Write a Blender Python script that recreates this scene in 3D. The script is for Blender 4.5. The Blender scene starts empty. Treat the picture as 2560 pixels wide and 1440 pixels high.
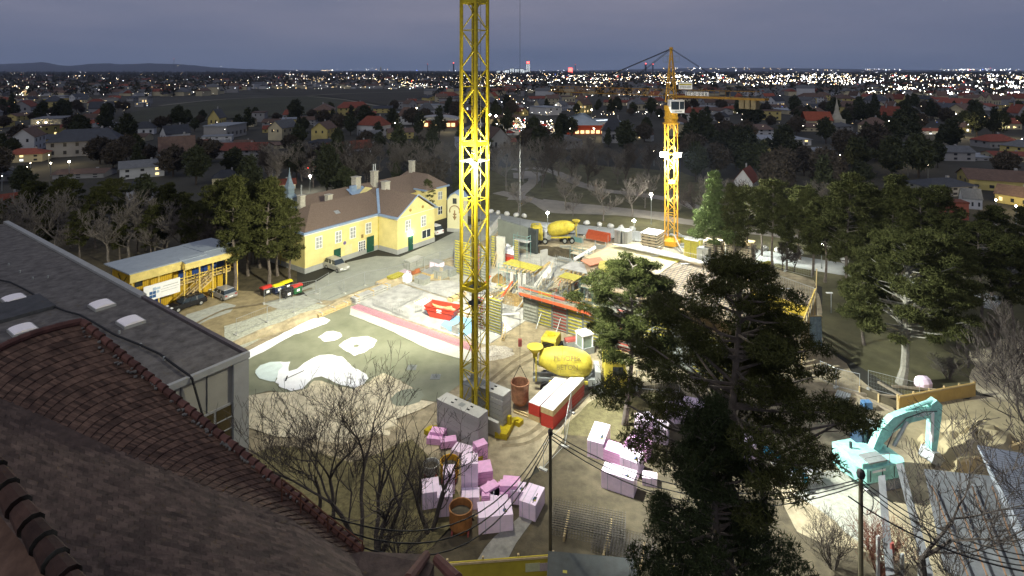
import bpy, math, random
import numpy as np
from mathutils import Vector, Matrix

R = math.radians
C = bpy.context.scene.collection
SC = bpy.context.scene
F, CX, HY, EYE = 1400.0, 1280.0, 178.0, 32.0      # focal length in px of the 2560 px photo, centre, horizon, eye height

# ---------------------------------------------------------------- camera
cam_d = bpy.data.cameras.new('camera')
cam = bpy.data.objects.new('camera', cam_d); C.objects.link(cam)
cam.location = (0, 0, EYE)
cam.rotation_euler = (R(90), 0, 0)
cam_d.sensor_width = 36
cam_d.lens = 36 * F / 2560
cam_d.shift_y = -(720 - HY) / 2560
cam_d.clip_start = 0.2
cam_d.clip_end = 60000
SC.camera = cam
SC.view_settings.view_transform = 'Standard'
SC.view_settings.look = 'None'
SC.view_settings.exposure = .42
SC.view_settings.gamma = 1

# ---------------------------------------------------------------- dusk sky
world = bpy.data.worlds.new('World'); SC.world = world
world.use_nodes = True
wn = world.node_tree; wn.nodes.clear()
def wnode(t, **k):
    n = wn.nodes.new(t)
    for a, b in k.items(): setattr(n, a, b)
    return n
w_out = wnode('ShaderNodeOutputWorld'); w_bg = wnode('ShaderNodeBackground')
w_tc = wnode('ShaderNodeTexCoord'); w_sep = wnode('ShaderNodeSeparateXYZ'); w_ramp = wnode('ShaderNodeValToRGB')
wn.links.new(w_tc.outputs['Generated'], w_sep.inputs[0])
wn.links.new(w_sep.outputs['Z'], w_ramp.inputs[0])
e = w_ramp.color_ramp.elements
e[0].position = 0.0; e[0].color = (.078, .102, .160, 1)
e[1].position = 1.0; e[1].color = (.090, .106, .158, 1)
for p, c in ((.03, (.083, .104, .158, 1)), (.065, (.110, .122, .170, 1)), (.11, (.122, .128, .170, 1)), (.25, (.106, .118, .162, 1))):
    k = w_ramp.color_ramp.elements.new(p); k.color = c
w_map = wnode('ShaderNodeMapping'); w_map.inputs['Scale'].default_value = (1.3, 1.3, 9.0)
w_noi = wnode('ShaderNodeTexNoise'); w_noi.inputs['Scale'].default_value = 1.6; w_noi.inputs['Detail'].default_value = 5
w_cr = wnode('ShaderNodeValToRGB')
w_cr.color_ramp.elements[0].position = .3; w_cr.color_ramp.elements[0].color = (.82, .86, .93, 1)
w_cr.color_ramp.elements[1].position = .72; w_cr.color_ramp.elements[1].color = (1.35, 1.22, 1.14, 1)
w_mul = wnode('ShaderNodeMixRGB', blend_type='MULTIPLY'); w_mul.inputs[0].default_value = 1
wn.links.new(w_tc.outputs['Generated'], w_map.inputs[0]); wn.links.new(w_map.outputs[0], w_noi.inputs['Vector'])
wn.links.new(w_noi.outputs[0], w_cr.inputs[0]); wn.links.new(w_ramp.outputs[0], w_mul.inputs[1]); wn.links.new(w_cr.outputs[0], w_mul.inputs[2])
# the deep dusk blue of a sun well below the horizon, added from the physical sky
w_sky = wnode('ShaderNodeTexSky'); w_sky.sky_type = 'NISHITA'; w_sky.sun_disc = False
w_sky.sun_elevation = R(-4); w_sky.sun_rotation = R(250)
w_add = wnode('ShaderNodeMixRGB', blend_type='ADD'); w_add.inputs[0].default_value = .02
wn.links.new(w_mul.outputs[0], w_add.inputs[1]); wn.links.new(w_sky.outputs[0], w_add.inputs[2])
wn.links.new(w_add.outputs[0], w_bg.inputs[0]); w_bg.inputs[1].default_value = 1.42
wn.links.new(w_bg.outputs[0], w_out.inputs[0])

# ---------------------------------------------------------------- site floodlights (beam lamps hang on the two crane masts; spill lamps are added)
def spot(name, loc, target, watt, cone=120, blend=.6, col=(1, .95, .8), rad=.35):
    l = bpy.data.lights.new(name, 'SPOT'); l.energy = watt; l.color = col
    l.spot_size = R(cone); l.spot_blend = blend; l.shadow_soft_size = rad
    o = bpy.data.objects.new(name, l); C.objects.link(o); o.location = loc
    d = Vector(target) - Vector(loc)
    o.rotation_euler = d.to_track_quat('-Z', 'Y').to_euler()
    return o
def bulb(name, loc, watt, col=(1, .9, .7), rad=.15):
    l = bpy.data.lights.new(name, 'POINT'); l.energy = watt; l.color = col; l.shadow_soft_size = rad
    o = bpy.data.objects.new(name, l); C.objects.link(o); o.location = loc
    return o
WARM = (1, .96, .74)
spot('flood_beam', (-4.3, 51.2, 25.0), (-25, 93, 2), 115000, 96, .95, WARM)
spot('flood_beam', (-2.3, 51.4, 25.0), (14, 90, 0), 52000, 98, .95, WARM)
spot('flood_beam', (-3.4, 51.3, 24.3), (-12, 60, 0), 5000, 135, .95, (1, .96, .84))
spot('flood_beam', (-2.0, 50.0, 24.6), (38, 54, 0), 80000, 120, .9, (.95, 1, .92))
spot('flood_beam', (-1.6, 49.6, 24.8), (29, 41, 0), 75000, 85, 1, (.97, 1, .95))
bulb('spill_fill', (-3.3, 47.9, 23.4), 9000, (1, .95, .78), .5)  # added fill for floodlight spill, floating beside the near mast
bulb('spill_fill', (28.9, 99.9, 16.0), 17000, (1, .98, .85), .5)  # added fill for floodlight spill, floating beside the far mast
spot('flood_beam', (27.6, 100.6, 17.2), (18, 80, 2), 48000, 135, .8, (1, .96, .82))
spot('flood_beam', (30.4, 100.8, 17.2), (50, 76, 4), 120000, 135, .8, (.96, 1, .9))

# ---------------------------------------------------------------- pixel of the photo -> point of the place
def G(px, py, z=0.0):
    d = F * (EYE - z) / (py - HY)
    return Vector(((px - CX) / F * d, d, z))
def GD(px, py, d):
    return Vector(((px - CX) / F * d, d, EYE - (py - HY) / F * d))
def PX(v):
    return CX + v[0] / v[1] * F, HY + (EYE - v[2]) / v[1] * F
AZ = R(54.5)                                          # the site's axes: local x away to the right, local y away to the left
U = Vector((math.cos(AZ), math.sin(AZ), 0)); V = Vector((-math.sin(AZ), math.cos(AZ), 0))

# ---------------------------------------------------------------- materials
MATS = {}
def mat(name, col, rough=.8, var=.25, scale=2.0, bump=0.0, metal=0.0, rnd=0.0, isl=0.0, col2=None, spec=.3, emit=None, es=0.0):
    if name in MATS: return MATS[name]
    m = bpy.data.materials.new(name); m.use_nodes = True
    t = m.node_tree; b = t.nodes['Principled BSDF']
    b.inputs['Roughness'].default_value = rough; b.inputs['Metallic'].default_value = metal
    b.inputs['Specular IOR Level'].default_value = spec
    if emit:
        b.inputs['Emission Color'].default_value = (*emit, 1); b.inputs['Emission Strength'].default_value = es
    tc = t.nodes.new('ShaderNodeTexCoord'); n = t.nodes.new('ShaderNodeTexNoise')
    n.inputs['Scale'].default_value = scale; n.inputs['Detail'].default_value = 6; n.inputs['Roughness'].default_value = .65
    t.links.new(tc.outputs['Object'], n.inputs['Vector'])
    r = t.nodes.new('ShaderNodeValToRGB')
    c2 = col2 if col2 else tuple(min(1, x * (1 + var)) for x in col)
    c1 = tuple(x * (1 - var) for x in col)
    r.color_ramp.elements[0].position = .3; r.color_ramp.elements[0].color = (*c1, 1)
    r.color_ramp.elements[1].position = .7; r.color_ramp.elements[1].color = (*c2, 1)
    t.links.new(n.outputs[0], r.inputs[0])
    out = r.outputs[0]
    if rnd or isl:
        h = t.nodes.new('ShaderNodeHueSaturation')
        mr = t.nodes.new('ShaderNodeMapRange')
        k = rnd or isl
        mr.inputs['To Min'].default_value = 1 - k; mr.inputs['To Max'].default_value = 1 + k
        if rnd:
            oi = t.nodes.new('ShaderNodeObjectInfo'); t.links.new(oi.outputs['Random'], mr.inputs[0])
        else:
            gi = t.nodes.new('ShaderNodeNewGeometry'); t.links.new(gi.outputs['Random Per Island'], mr.inputs[0])
        t.links.new(mr.outputs[0], h.inputs['Value']); t.links.new(out, h.inputs['Color']); out = h.outputs[0]
    t.links.new(out, b.inputs['Base Color'])
    if bump:
        bp = t.nodes.new('ShaderNodeBump'); bp.inputs['Strength'].default_value = min(1, bump); bp.inputs['Distance'].default_value = .06
        t.links.new(n.outputs[0], bp.inputs['Height']); t.links.new(bp.outputs[0], b.inputs['Normal'])
    MATS[name] = m
    return m
def glow(name, col, strength):
    if name in MATS: return MATS[name]
    m = bpy.data.materials.new(name); m.use_nodes = True
    t = m.node_tree; t.nodes.clear()
    o = t.nodes.new('ShaderNodeOutputMaterial'); e_ = t.nodes.new('ShaderNodeEmission')
    e_.inputs[0].default_value = (*col, 1); e_.inputs[1].default_value = strength
    t.links.new(e_.outputs[0], o.inputs[0])
    m.cycles.emission_sampling = 'NONE'
    MATS[name] = m
    return m
def stripes(m, scale, dark=.6, axis='X', width=.2, rot=0.0, detail=.0):
    """multiply the base colour by a band pattern (courses, boards, rows)"""
    t = m.node_tree; b = t.nodes['Principled BSDF']; src = b.inputs['Base Color'].links[0].from_socket
    tc = t.nodes.new('ShaderNodeTexCoord'); mp = t.nodes.new('ShaderNodeMapping'); mp.inputs['Rotation'].default_value = (0, 0, rot)
    w = t.nodes.new('ShaderNodeTexWave'); w.wave_type = 'BANDS'; w.bands_direction = axis
    w.inputs['Scale'].default_value = scale; w.inputs['Distortion'].default_value = detail; w.inputs['Detail Scale'].default_value = 2
    rr = t.nodes.new('ShaderNodeValToRGB')
    rr.color_ramp.elements[0].position = 0; rr.color_ramp.elements[0].color = (dark, dark, dark, 1)
    rr.color_ramp.elements[1].position = width; rr.color_ramp.elements[1].color = (1, 1, 1, 1)
    mx = t.nodes.new('ShaderNodeMixRGB'); mx.blend_type = 'MULTIPLY'; mx.inputs[0].default_value = 1
    t.links.new(tc.outputs['Object'], mp.inputs[0]); t.links.new(mp.outputs[0], w.inputs[0]); t.links.new(w.outputs[1], rr.inputs[0])
    t.links.new(src, mx.inputs[1]); t.links.new(rr.outputs[0], mx.inputs[2]); t.links.new(mx.outputs[0], b.inputs['Base Color'])
    return m

# ---------------------------------------------------------------- mesh builder
class MB:
    def __init__(s): s.v = []; s.f = []; s.m = []
    def raw(s, vs, fs, mi=0):
        n = len(s.v); s.v += [tuple(x) for x in vs]
        for q in fs: s.f.append(tuple(i + n for i in q)); s.m.append(mi)
        return s
    def box(s, x, y, z, a, b, c, rz=0.0, mi=0, tilt=None):
        """centre x,y, bottom z, size a,b,c"""
        vs = []
        for dz in (0, c):
            for dx, dy in ((-1, -1), (1, -1), (1, 1), (-1, 1)):
                vs.append(Vector((dx * a / 2, dy * b / 2, dz)))
        m = Matrix.Rotation(rz, 3, 'Z')
        if tilt: m = m @ Matrix.Rotation(tilt[1], 3, tilt[0])
        vs = [m @ q + Vector((x, y, z)) for q in vs]
        return s.raw(vs, [(3, 2, 1, 0), (4, 5, 6, 7), (0, 1, 5, 4), (1, 2, 6, 5), (2, 3, 7, 6), (3, 0, 4, 7)], mi)
    def tube(s, p, q, r0, r1=None, n=6, mi=0, cap=True):
        r1 = r0 if r1 is None else r1
        p, q = Vector(p), Vector(q); d = (q - p)
        if d.length < 1e-6: return s
        d.normalize()
        a = d.orthogonal().normalized() if abs(d.z) < .99 else Vector((1, 0, 0))
        if abs(d.z) < .95: a = d.cross(Vector((0, 0, 1))).normalized()
        b = d.cross(a)
        vs = []
        for c, r in ((p, r0), (q, r1)):
            for i in range(n):
                t = 2 * math.pi * (i + .5) / n
                vs.append(c + a * math.cos(t) * r + b * math.sin(t) * r)
        fs = [(i, (i + 1) % n, n + (i + 1) % n, n + i) for i in range(n)]
        if cap: fs += [tuple(range(n - 1, -1, -1)), tuple(range(n, 2 * n))]
        return s.raw(vs, fs, mi)
    def path(s, pts, r, n=5, mi=0):
        for a, b in zip(pts[:-1], pts[1:]): s.tube(a, b, r, n=n, mi=mi, cap=True)
        return s
    def bar(s, p, q, w, mi=0): return s.tube(p, q, w * .7071, n=4, mi=mi)
    def prism(s, poly, z0, z1, mi=0):
        n = len(poly); vs = [(x, y, z0) for x, y in poly] + [(x, y, z1) for x, y in poly]
        return s.raw(vs, [tuple(range(n - 1, -1, -1)), tuple(range(n, 2 * n))] + [(i, (i + 1) % n, n + (i + 1) % n, n + i) for i in range(n)], mi)
    def extr(s, prof, y0, y1, mi=0):
        """profile in x,z pushed along y"""
        n = len(prof); vs = [(x, y0, z) for x, z in prof] + [(x, y1, z) for x, z in prof]
        return s.raw(vs, [tuple(range(n)), tuple(range(2 * n - 1, n - 1, -1))] + [((i + 1) % n, i, n + i, n + (i + 1) % n) for i in range(n)], mi)
    def lathe(s, prof, n=16, org=(0, 0, 0), axis='Z', mi=0, ax=None):
        """prof = (r, h) list; axis z or a given direction"""
        o = Vector(org); d = Vector(ax).normalized() if ax else Vector((0, 0, 1))
        a = d.orthogonal().normalized(); b = d.cross(a); vs = []
        for r, h in prof:
            for i in range(n):
                t = 2 * math.pi * i / n; vs.append(o + d * h + (a * math.cos(t) + b * math.sin(t)) * r)
        fs = [(k * n + i, k * n + (i + 1) % n, (k + 1) * n + (i + 1) % n, (k + 1) * n + i) for k in range(len(prof) - 1) for i in range(n)]
        fs += [tuple(range(n - 1, -1, -1)), tuple(range((len(prof) - 1) * n, len(prof) * n))]
        return s.raw(vs, fs, mi)
    def gable(s, x0, x1, y0, y1, z, h, mi=0, hip0=0, hip1=0, ov=.3, th=.12, along='x', drop=.15):
        """roof over a rectangle with ridge along x or y"""
        x0 -= ov; x1 += ov; y0 -= ov; y1 += ov; z -= drop
        if along == 'x': ym = (y0 + y1) / 2; r0 = (x0 + hip0, ym, z + h + drop); r1 = (x1 - hip1, ym, z + h + drop); c = [(x0, y0, z), (x1, y0, z), (x1, y1, z), (x0, y1, z)]
        else: xm = (x0 + x1) / 2; r0 = (xm, y0 + hip0, z + h + drop); r1 = (xm, y1 - hip1, z + h + drop); c = [(x1, y0, z), (x1, y1, z), (x0, y1, z), (x0, y0, z)]
        up = c + [r0, r1]; n = len(up)
        lo = [(a, b, q - th) for a, b, q in up]
        fs = [(0, 1, 5, 4), (2, 3, 4, 5), (3, 0, 4), (1, 2, 5)]
        fl = [tuple(i + n for i in reversed(q)) for q in fs]
        ed = [(i, i + n, (i + 1) % 4 + n, (i + 1) % 4) for i in range(4)]
        if not hip0 : fs = [q for q in fs if q != (3, 0, 4)] ; fl = [q for q in fl if len(q) == 4 or 3 + n not in q or 0 + n not in q]
        if not hip1 : fs = [q for q in fs if q != (1, 2, 5)] ; fl = [q for q in fl if len(q) == 4 or not (1 + n in q and 2 + n in q)]
        if not hip0 : ed = [q for q in ed if not (q[0] == 3)] + [(3, 4, 4 + n, 3 + n), (4, 0, n, 4 + n)]
        if not hip1 : ed = [q for q in ed if not (q[0] == 1)] + [(1, 5, 5 + n, 1 + n), (5, 2, 2 + n, 5 + n)]
        return s.raw(up + lo, fs + fl + ed, mi)
    def build(s, name, mats, parent=None, loc=None, rz=0.0, smooth=False):
        me = bpy.data.meshes.new(name); me.from_pydata(s.v, [], s.f)
        for m in (mats if isinstance(mats, (list, tuple)) else [mats]): me.materials.append(m)
        if any(s.m): me.polygons.foreach_set('material_index', s.m)
        if smooth: me.polygons.foreach_set('use_smooth', [True] * len(me.polygons))
        me.update()
        return link(name, me, parent, loc, rz)
def link(name, me, parent=None, loc=None, rz=0.0):
    o = bpy.data.objects.new(name, me); C.objects.link(o)
    if parent: o.parent = parent
    if loc is not None: o.location = loc
    if rz: o.rotation_euler = (0, 0, rz)
    return o
def tag(o, label, cat, group=None, kind=None):
    o['label'] = label; o['category'] = cat
    if group: o['group'] = group
    if kind: o['kind'] = kind
    return o
def thing(name, label, cat, loc=(0, 0, 0), rz=0.0, group=None):
    o = bpy.data.objects.new(name, None); C.objects.link(o); o.empty_display_size = .2
    o.location = loc; o.rotation_euler = (0, 0, rz)
    return tag(o, label, cat, group)
def struct(o): o['kind'] = 'structure'; return o
KIDS = {}
def kids(o):
    if o.name not in KIDS: KIDS[o.name] = [c for c in SC.objects if c.parent == o]
    return KIDS[o.name]
def dup(root, loc, rz=0.0, label=None, cat=None, group=None, scale=None, swap=None):
    def cp(o, par):
        n = o.copy(); C.objects.link(n)
        if par: n.parent = par
        if swap and o.type == 'MESH':
            for i, sl in enumerate(n.material_slots):
                m0 = sl.material
                if m0 and m0.name in swap:
                    sl.link = 'OBJECT'; sl.material = swap[m0.name]
        for c in kids(o): cp(c, n)
        return n
    r = cp(root, None); r.location = loc; r.rotation_euler = (0, 0, rz)
    if scale: r.scale = scale if isinstance(scale, (tuple, list)) else (scale,) * 3
    if label: r['label'] = label
    if cat: r['category'] = cat
    if group: r['group'] = group
    return r
def kill(root):
    for c in list(kids(root)): kill(c)
    bpy.data.objects.remove(root)
ORD = 'first second third fourth fifth sixth seventh eighth ninth tenth eleventh twelfth thirteenth fourteenth fifteenth sixteenth seventeenth eighteenth nineteenth twentieth'.split()
def nth(i):
    if i < 20: return ORD[i]
    k = i + 1
    return str(k) + ('th' if 10 <= k % 100 <= 20 else {1: 'st', 2: 'nd', 3: 'rd'}.get(k % 10, 'th'))
def text_mesh(s, size, depth=.02):
    cu = bpy.data.curves.new('txt', 'FONT'); cu.body = s; cu.size = size; cu.extrude = depth; cu.align_x = 'CENTER'; cu.align_y = 'CENTER'
    o = bpy.data.objects.new('txt', cu); C.objects.link(o)
    dg = bpy.context.evaluated_depsgraph_get(); me = bpy.data.meshes.new_from_object(o.evaluated_get(dg))
    bpy.data.objects.remove(o); bpy.data.curves.remove(cu)
    return me
def lettering(name, s, size, m, parent, loc, rot, depth=.01, bend=None):
    me = text_mesh(s, size, depth); me.materials.clear(); me.materials.append(m)
    if bend:
        for v in me.vertices:
            a = v.co.y / bend; r = bend + v.co.z
            v.co = Vector((v.co.x, math.sin(a) * r, math.cos(a) * r - bend))
    o = link(name, me, parent, loc); o.rotation_euler = rot
    return o

# ---------------------------------------------------------------- colours
m_conc = mat('concrete', (.42, .42, .38), .9, .14, 1.2, .15)
m_conc_l = mat('pale concrete', (.37, .37, .355), .9, .28, .9, .3)
m_conc_w = mat('wet screed', (.20, .215, .14), .5, .16, .35, .12, col2=(.27, .28, .195))
m_asph = mat('asphalt', (.22, .235, .23), .9, .14, .5, .1)
m_pave = mat('paving', (.36, .37, .32), .9, .22, 1.5, .3)
m_dirt = mat('sandy earth', (.30, .255, .165), .95, .4, .9, 1)
m_sand = mat('pale sand', (.60, .54, .38), .95, .35, 2.2, 1)
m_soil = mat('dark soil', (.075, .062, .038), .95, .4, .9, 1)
m_lawn = mat('dry lawn', (.085, .08, .038), .95, .35, .3, .5)
m_town = mat('town earth', (.035, .034, .026), .95, .5, .02, 0)
m_gravel = mat('gravel', (.45, .42, .36), .95, .35, 6, 1)
m_fleece = mat('white fleece', (.80, .82, .84), .9, .08, 2.5, .5)
m_fleece_g = mat('damp fleece', (.58, .68, .66), .8, .12, 1.2, .4)
m_yel = mat('yellow paint', (.46, .38, .05), .6, .3, 1.6, .05, col2=(.66, .54, .06))
m_mast = mat('mustard crane paint', (.44, .34, .015), .5, .25, 3)
m_mast_o = mat('amber crane paint', (.60, .33, .03), .5, .2, 3)
m_red = mat('red paint', (.42, .045, .025), .55, .25, 3)
m_grey = mat('grey steel', (.27, .29, .28), .5, .15, 3, metal=.3)
m_galv = mat('galvanised steel', (.40, .42, .42), .45, .15, 4, metal=.5)
m_dark = mat('dark panel', (.035, .042, .042), .6, .3, 2)
m_black = mat('black rubber', (.012, .012, .012), .7, .2, 5)
m_wood = mat('fresh timber', (.50, .38, .19), .8, .2, 3, .1)
m_wood_y = mat('yellow timber', (.60, .43, .10), .7, .18, 2, .1)
m_ply = mat('plywood', (.46, .40, .29), .8, .2, 1)
m_form_y = mat('yellow formwork sheet', (.40, .36, .06), .6, .25, 3)
m_form_r = mat('red formwork sheet', (.30, .075, .06), .6, .25, 3)
m_form_g = mat('grey formwork sheet', (.27, .28, .25), .6, .2, 3)
m_pink = mat('pink foam', (.76, .42, .66), .6, .12, 3, .05)
m_film = mat('glossy pale wrap', (.84, .68, .82), .25, .10, 2.2, .4, spec=.6)
m_white = mat('white paint', (.80, .80, .80), .5, .05, 2)
m_glass = mat('dark glass', (.03, .04, .05), .12, .2, 1, spec=.6)
m_hwall = mat('cream yellow render', (.68, .59, .25), .9, .13, .45, .1)
m_plinth = mat('grey plinth', (.33, .34, .33), .9, .1, 1)
m_hroof = mat('brown shingles', (.155, .115, .09), .9, .3, 6, .3)
m_blue = mat('blue grey sheet metal', (.23, .32, .46), .5, .15, 2)
m_bark = mat('pine bark', (.12, .10, .085), .95, .35, 3, .6)
m_barkd = mat('dark bare bark', (.055, .045, .038), .95, .3, 3, .4)
m_barkl = mat('grey bare bark', (.13, .115, .10), .95, .3, 3, .4)
m_need = mat('pine needles', (.040, .047, .015), .9, .4, 1.2, isl=.45, col2=(.072, .076, .026), spec=.05)
m_need_lit = mat('floodlit pine needles', (.085, .12, .042), .9, .3, 1.2, isl=.35, col2=(.13, .17, .065), spec=.1)  # paler needle copy: floodlight on one crown put into the colour
m_leafd = mat('dark foliage', (.026, .033, .014), .8, .4, 1, rnd=.35, col2=(.042, .05, .02))
m_tuft = mat('brown twigs', (.075, .062, .048), .9, .3, 2)
m_bulb = glow('lamp glow', (1, .93, .80), 60)
# ================================================================ SETTING
def sheet(name, pts, z, m, jit=0.0, seg=2.5, th=0.0, seed=0, extra=None):
    """flat patch whose outline was measured on the photo; jit roughens the edge (metres)"""
    rg = random.Random(seed or len(name) * 7 + len(pts))
    w = [G(x, y, z) for x, y in pts]; out = []
    for a, b in zip(w, w[1:] + w[:1]):
        n = max(1, int((b - a).length / seg)) if jit else 1
        for i in range(n):
            p = a.lerp(b, i / n)
            out.append((p.x + rg.uniform(-jit, jit), p.y + rg.uniform(-jit, jit)))
    mb = MB()
    if th: mb.prism(out, z - th, z)
    else: mb.raw([(x, y, z) for x, y in out], [tuple(range(len(out)))])
    o = mb.build(name, m)
    # keep the normals up
    if not th and o.data.polygons[0].normal.z < 0: o.data.flip_normals()
    if th:
        import bmesh
        bm = bmesh.new(); bm.from_mesh(o.data); bmesh.ops.recalc_face_normals(bm, faces=bm.faces); bm.to_mesh(o.data); bm.free()
    return o
def ribbon(name, pts, width, z, m, jit=.0):
    w = [G(x, y, z) for x, y in pts]; L = []; Rr = []
    rg = random.Random(len(pts) * 3 + int(width * 10))
    fine = []
    for i in range(len(w) - 1):
        p0, p1, p2, p3 = w[max(0, i - 1)], w[i], w[i + 1], w[min(len(w) - 1, i + 2)]
        for k in range(6):
            t = k / 6
            fine.append(.5 * ((2 * p1) + (p2 - p0) * t + (2 * p0 - 5 * p1 + 4 * p2 - p3) * t * t + (3 * p1 - p0 - 3 * p2 + p3) * t ** 3))
    fine.append(w[-1])
    for i, p in enumerate(fine):
        d = (fine[min(len(fine) - 1, i + 1)] - fine[max(0, i - 1)]).normalized(); n = Vector((-d.y, d.x, 0))
        L.append(p + n * (width / 2 + rg.uniform(-jit, jit))); Rr.append(p - n * (width / 2 + rg.uniform(-jit, jit)))
    mb = MB(); n = len(fine)
    mb.raw([(*q.to_2d(), z) for q in L + Rr], [(i + n, i + 1 + n, i + 1, i) for i in range(n - 1)])
    return mb.build(name, m)

# terrain: one sheet to the horizon, with the wooded hills as a sheet of their own
g = MB(); g.raw([(-60000, -300, 0), (60000, -300, 0), (60000, 45000, 0), (-60000, 45000, 0)], [(0, 1, 2, 3)])
struct(g.build('ground', m_town))
m_hill = mat('far wooded hills', (.020, .024, .034), 1, .25, .0006)  # blue of the distance mixed into the dark hill colour
def hills(name, prof, d, depth, m):
    vs = []; fs = []; n = len(prof)
    for x, y in prof:
        X = (x - CX) / F * d; top = EYE + (HY - y) / F * d
        vs += [(X * (1 - depth * .5 / d), d - depth * .5, 0), (X, d, top), (X * (1 + depth / d), d + depth, 0)]
    for i in range(n - 1):
        a = i * 3; b = a + 3
        fs += [(a, b, b + 1, a + 1), (a + 1, b + 1, b + 2, a + 2)]
    return struct(MB().raw(vs, fs).build(name, m, smooth=True))
rg = random.Random(4)
def rough(pr, a):
    out = []
    for (x0, y0), (x1, y1) in zip(pr[:-1], pr[1:]):
        for k in range(8): t = k / 8; out.append((x0 + (x1 - x0) * t, y0 + (y1 - y0) * t + rg.uniform(-a, a)))
    return out + [pr[-1]]
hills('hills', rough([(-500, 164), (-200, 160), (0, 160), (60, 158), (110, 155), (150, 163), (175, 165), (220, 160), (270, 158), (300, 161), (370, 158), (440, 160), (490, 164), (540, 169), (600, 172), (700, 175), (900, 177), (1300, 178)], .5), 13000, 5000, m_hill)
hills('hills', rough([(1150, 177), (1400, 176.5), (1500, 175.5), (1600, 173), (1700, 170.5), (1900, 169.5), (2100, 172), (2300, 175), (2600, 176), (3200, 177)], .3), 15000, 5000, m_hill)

# park lawn, paths, roads
struct(sheet('park_lawn', [(1180, 440), (1330, 400), (1700, 430), (2000, 540), (2350, 640), (2600, 720), (2700, 900), (2300, 1010), (2060, 860), (2050, 720), (1700, 610), (1320, 560), (1150, 545)], .03, m_lawn, .6, 4))
struct(sheet('woodland_floor', [(-150, 560), (300, 560), (560, 600), (740, 660), (740, 740), (640, 760), (560, 740), (520, 900), (0, 900), (-300, 700)], .03, mat('leaf litter', (.075, .062, .035), .95, .45, .8, .8), .5, 4))
m_path = mat('pale park path', (.25, .23, .19), .95, .15, .6, .2)
PZ = .06
struct(ribbon('park_path', [(1285, 425), (1330, 419), (1375, 427), (1410, 440), (1440, 456), (1500, 475), (1590, 485), (1700, 505), (1800, 545)], 4, PZ, m_path, .2))
struct(ribbon('park_path', [(1285, 500), (1300, 485), (1320, 465), (1335, 450), (1330, 432), (1300, 430)], 3.4, PZ + .01, m_path, .2))
struct(ribbon('park_path', [(1245, 480), (1297, 492), (1347, 505), (1385, 526), (1460, 529), (1560, 534), (1657, 545), (1750, 560), (1840, 573), (1965, 590), (2100, 615)], 4.2, PZ + .02, m_path, .25))
struct(sheet('park_plaza', [(1355, 497), (1420, 505), (1560, 520), (1670, 532), (1670, 552), (1560, 538), (1440, 534), (1380, 526)], PZ + .03, m_path, .3, 3))
struct(sheet('park_terrace', [(1283, 432), (1345, 430), (1362, 436), (1338, 442), (1310, 447), (1283, 445)], PZ + .035, m_path, .2, 3))
struct(ribbon('service_road', [(1165, 524), (1235, 543), (1325, 562), (1460, 574), (1660, 598), (1872, 633), (2000, 655), (2150, 680), (2300, 712), (2500, 760)], 6.5, PZ + .04, m_asph, .1))
struct(sheet('construction_ground', [(560, 905), (640, 830), (780, 752), (900, 725), (1040, 668), (1130, 625), (1250, 575), (1330, 590), (1450, 590), (1660, 612), (1900, 662), (2035, 700), (2055, 780), (2060, 860), (2200, 985), (2250, 1040), (2450, 990), (2640, 1000), (2700, 1300), (2500, 1500), (1900, 1330), (1400, 1240), (1350, 1170), (1240, 1290), (1000, 1330), (560, 1330)], .10, m_dirt, .35, 2))
struct(sheet('forecourt', [(430, 800), (520, 722), (640, 728), (770, 742), (800, 752), (640, 830), (560, 905), (470, 830)], .11, mat('churned earth', (.27, .22, .12), .95, .3, .7, .8), .25, 2))
struct(sheet('yard_road', [(752, 722), (800, 700), (870, 655), (940, 640), (1000, 642), (1085, 606), (1165, 566), (1215, 548), (1252, 560), (1240, 585), (1135, 640), (1040, 672), (960, 705), (900, 725), (830, 752), (775, 748)], .12, mat('grey yard paving', (.30, .315, .27), .9, .12, .6, .1), .05, 4))
m_cob = mat('broken cobbles', (.40, .41, .33), .95, .35, 3.5, .8)
struct(sheet('cobble_strip', [(575, 880), (560, 815), (612, 800), (700, 770), (760, 757), (820, 762), (740, 800), (660, 840), (612, 868)], .125, m_cob, .18, 1.2))
struct(sheet('paved_apron', [(455, 800), (470, 785), (560, 757), (590, 763), (575, 780), (520, 800), (480, 820)], .13, m_pave, .1, 1.5))
struct(sheet('slab_apron', [(660, 760), (700, 745), (760, 738), (800, 752), (760, 768), (700, 775)], .128, m_pave, .1, 1.5))
struct(sheet('grass_bank', [(500, 1330), (620, 1140), (700, 1110), (880, 1150), (1040, 1090), (1120, 1190), (1180, 1300), (1010, 1400), (900, 1440), (500, 1500)], .14, mat('rough grass', (.125, .108, .05), .95, .45, 2.6, 1), .4, 1.5))
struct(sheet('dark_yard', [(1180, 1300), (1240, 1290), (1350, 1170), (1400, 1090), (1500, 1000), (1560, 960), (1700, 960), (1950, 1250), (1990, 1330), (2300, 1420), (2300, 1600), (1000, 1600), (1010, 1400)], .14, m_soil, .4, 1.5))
struct(sheet('grass_verge', [(1398, 1090), (1440, 1030), (1510, 985), (1640, 985), (1700, 1060), (1560, 1100), (1480, 1090)], .15, mat('worn grass', (.12, .105, .05), .95, .35, 2, .8), .3, 1.5))
struct(sheet('stone_path', [(1190, 1400), (1240, 1340), (1330, 1270), (1345, 1290), (1290, 1360), (1260, 1420), (1180, 1430)], .17, mat('worn stone slabs', (.22, .215, .19), .9, .3, 2, .6), .1, 1))
struct(sheet('excavator_pad', [(1990, 1240), (2060, 1170), (2200, 1180), (2230, 1440), (2120, 1330)], .15, mat('pale limestone grit', (.36, .36, .30), .95, .25, 4, 1), .3, 1.2))
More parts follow.
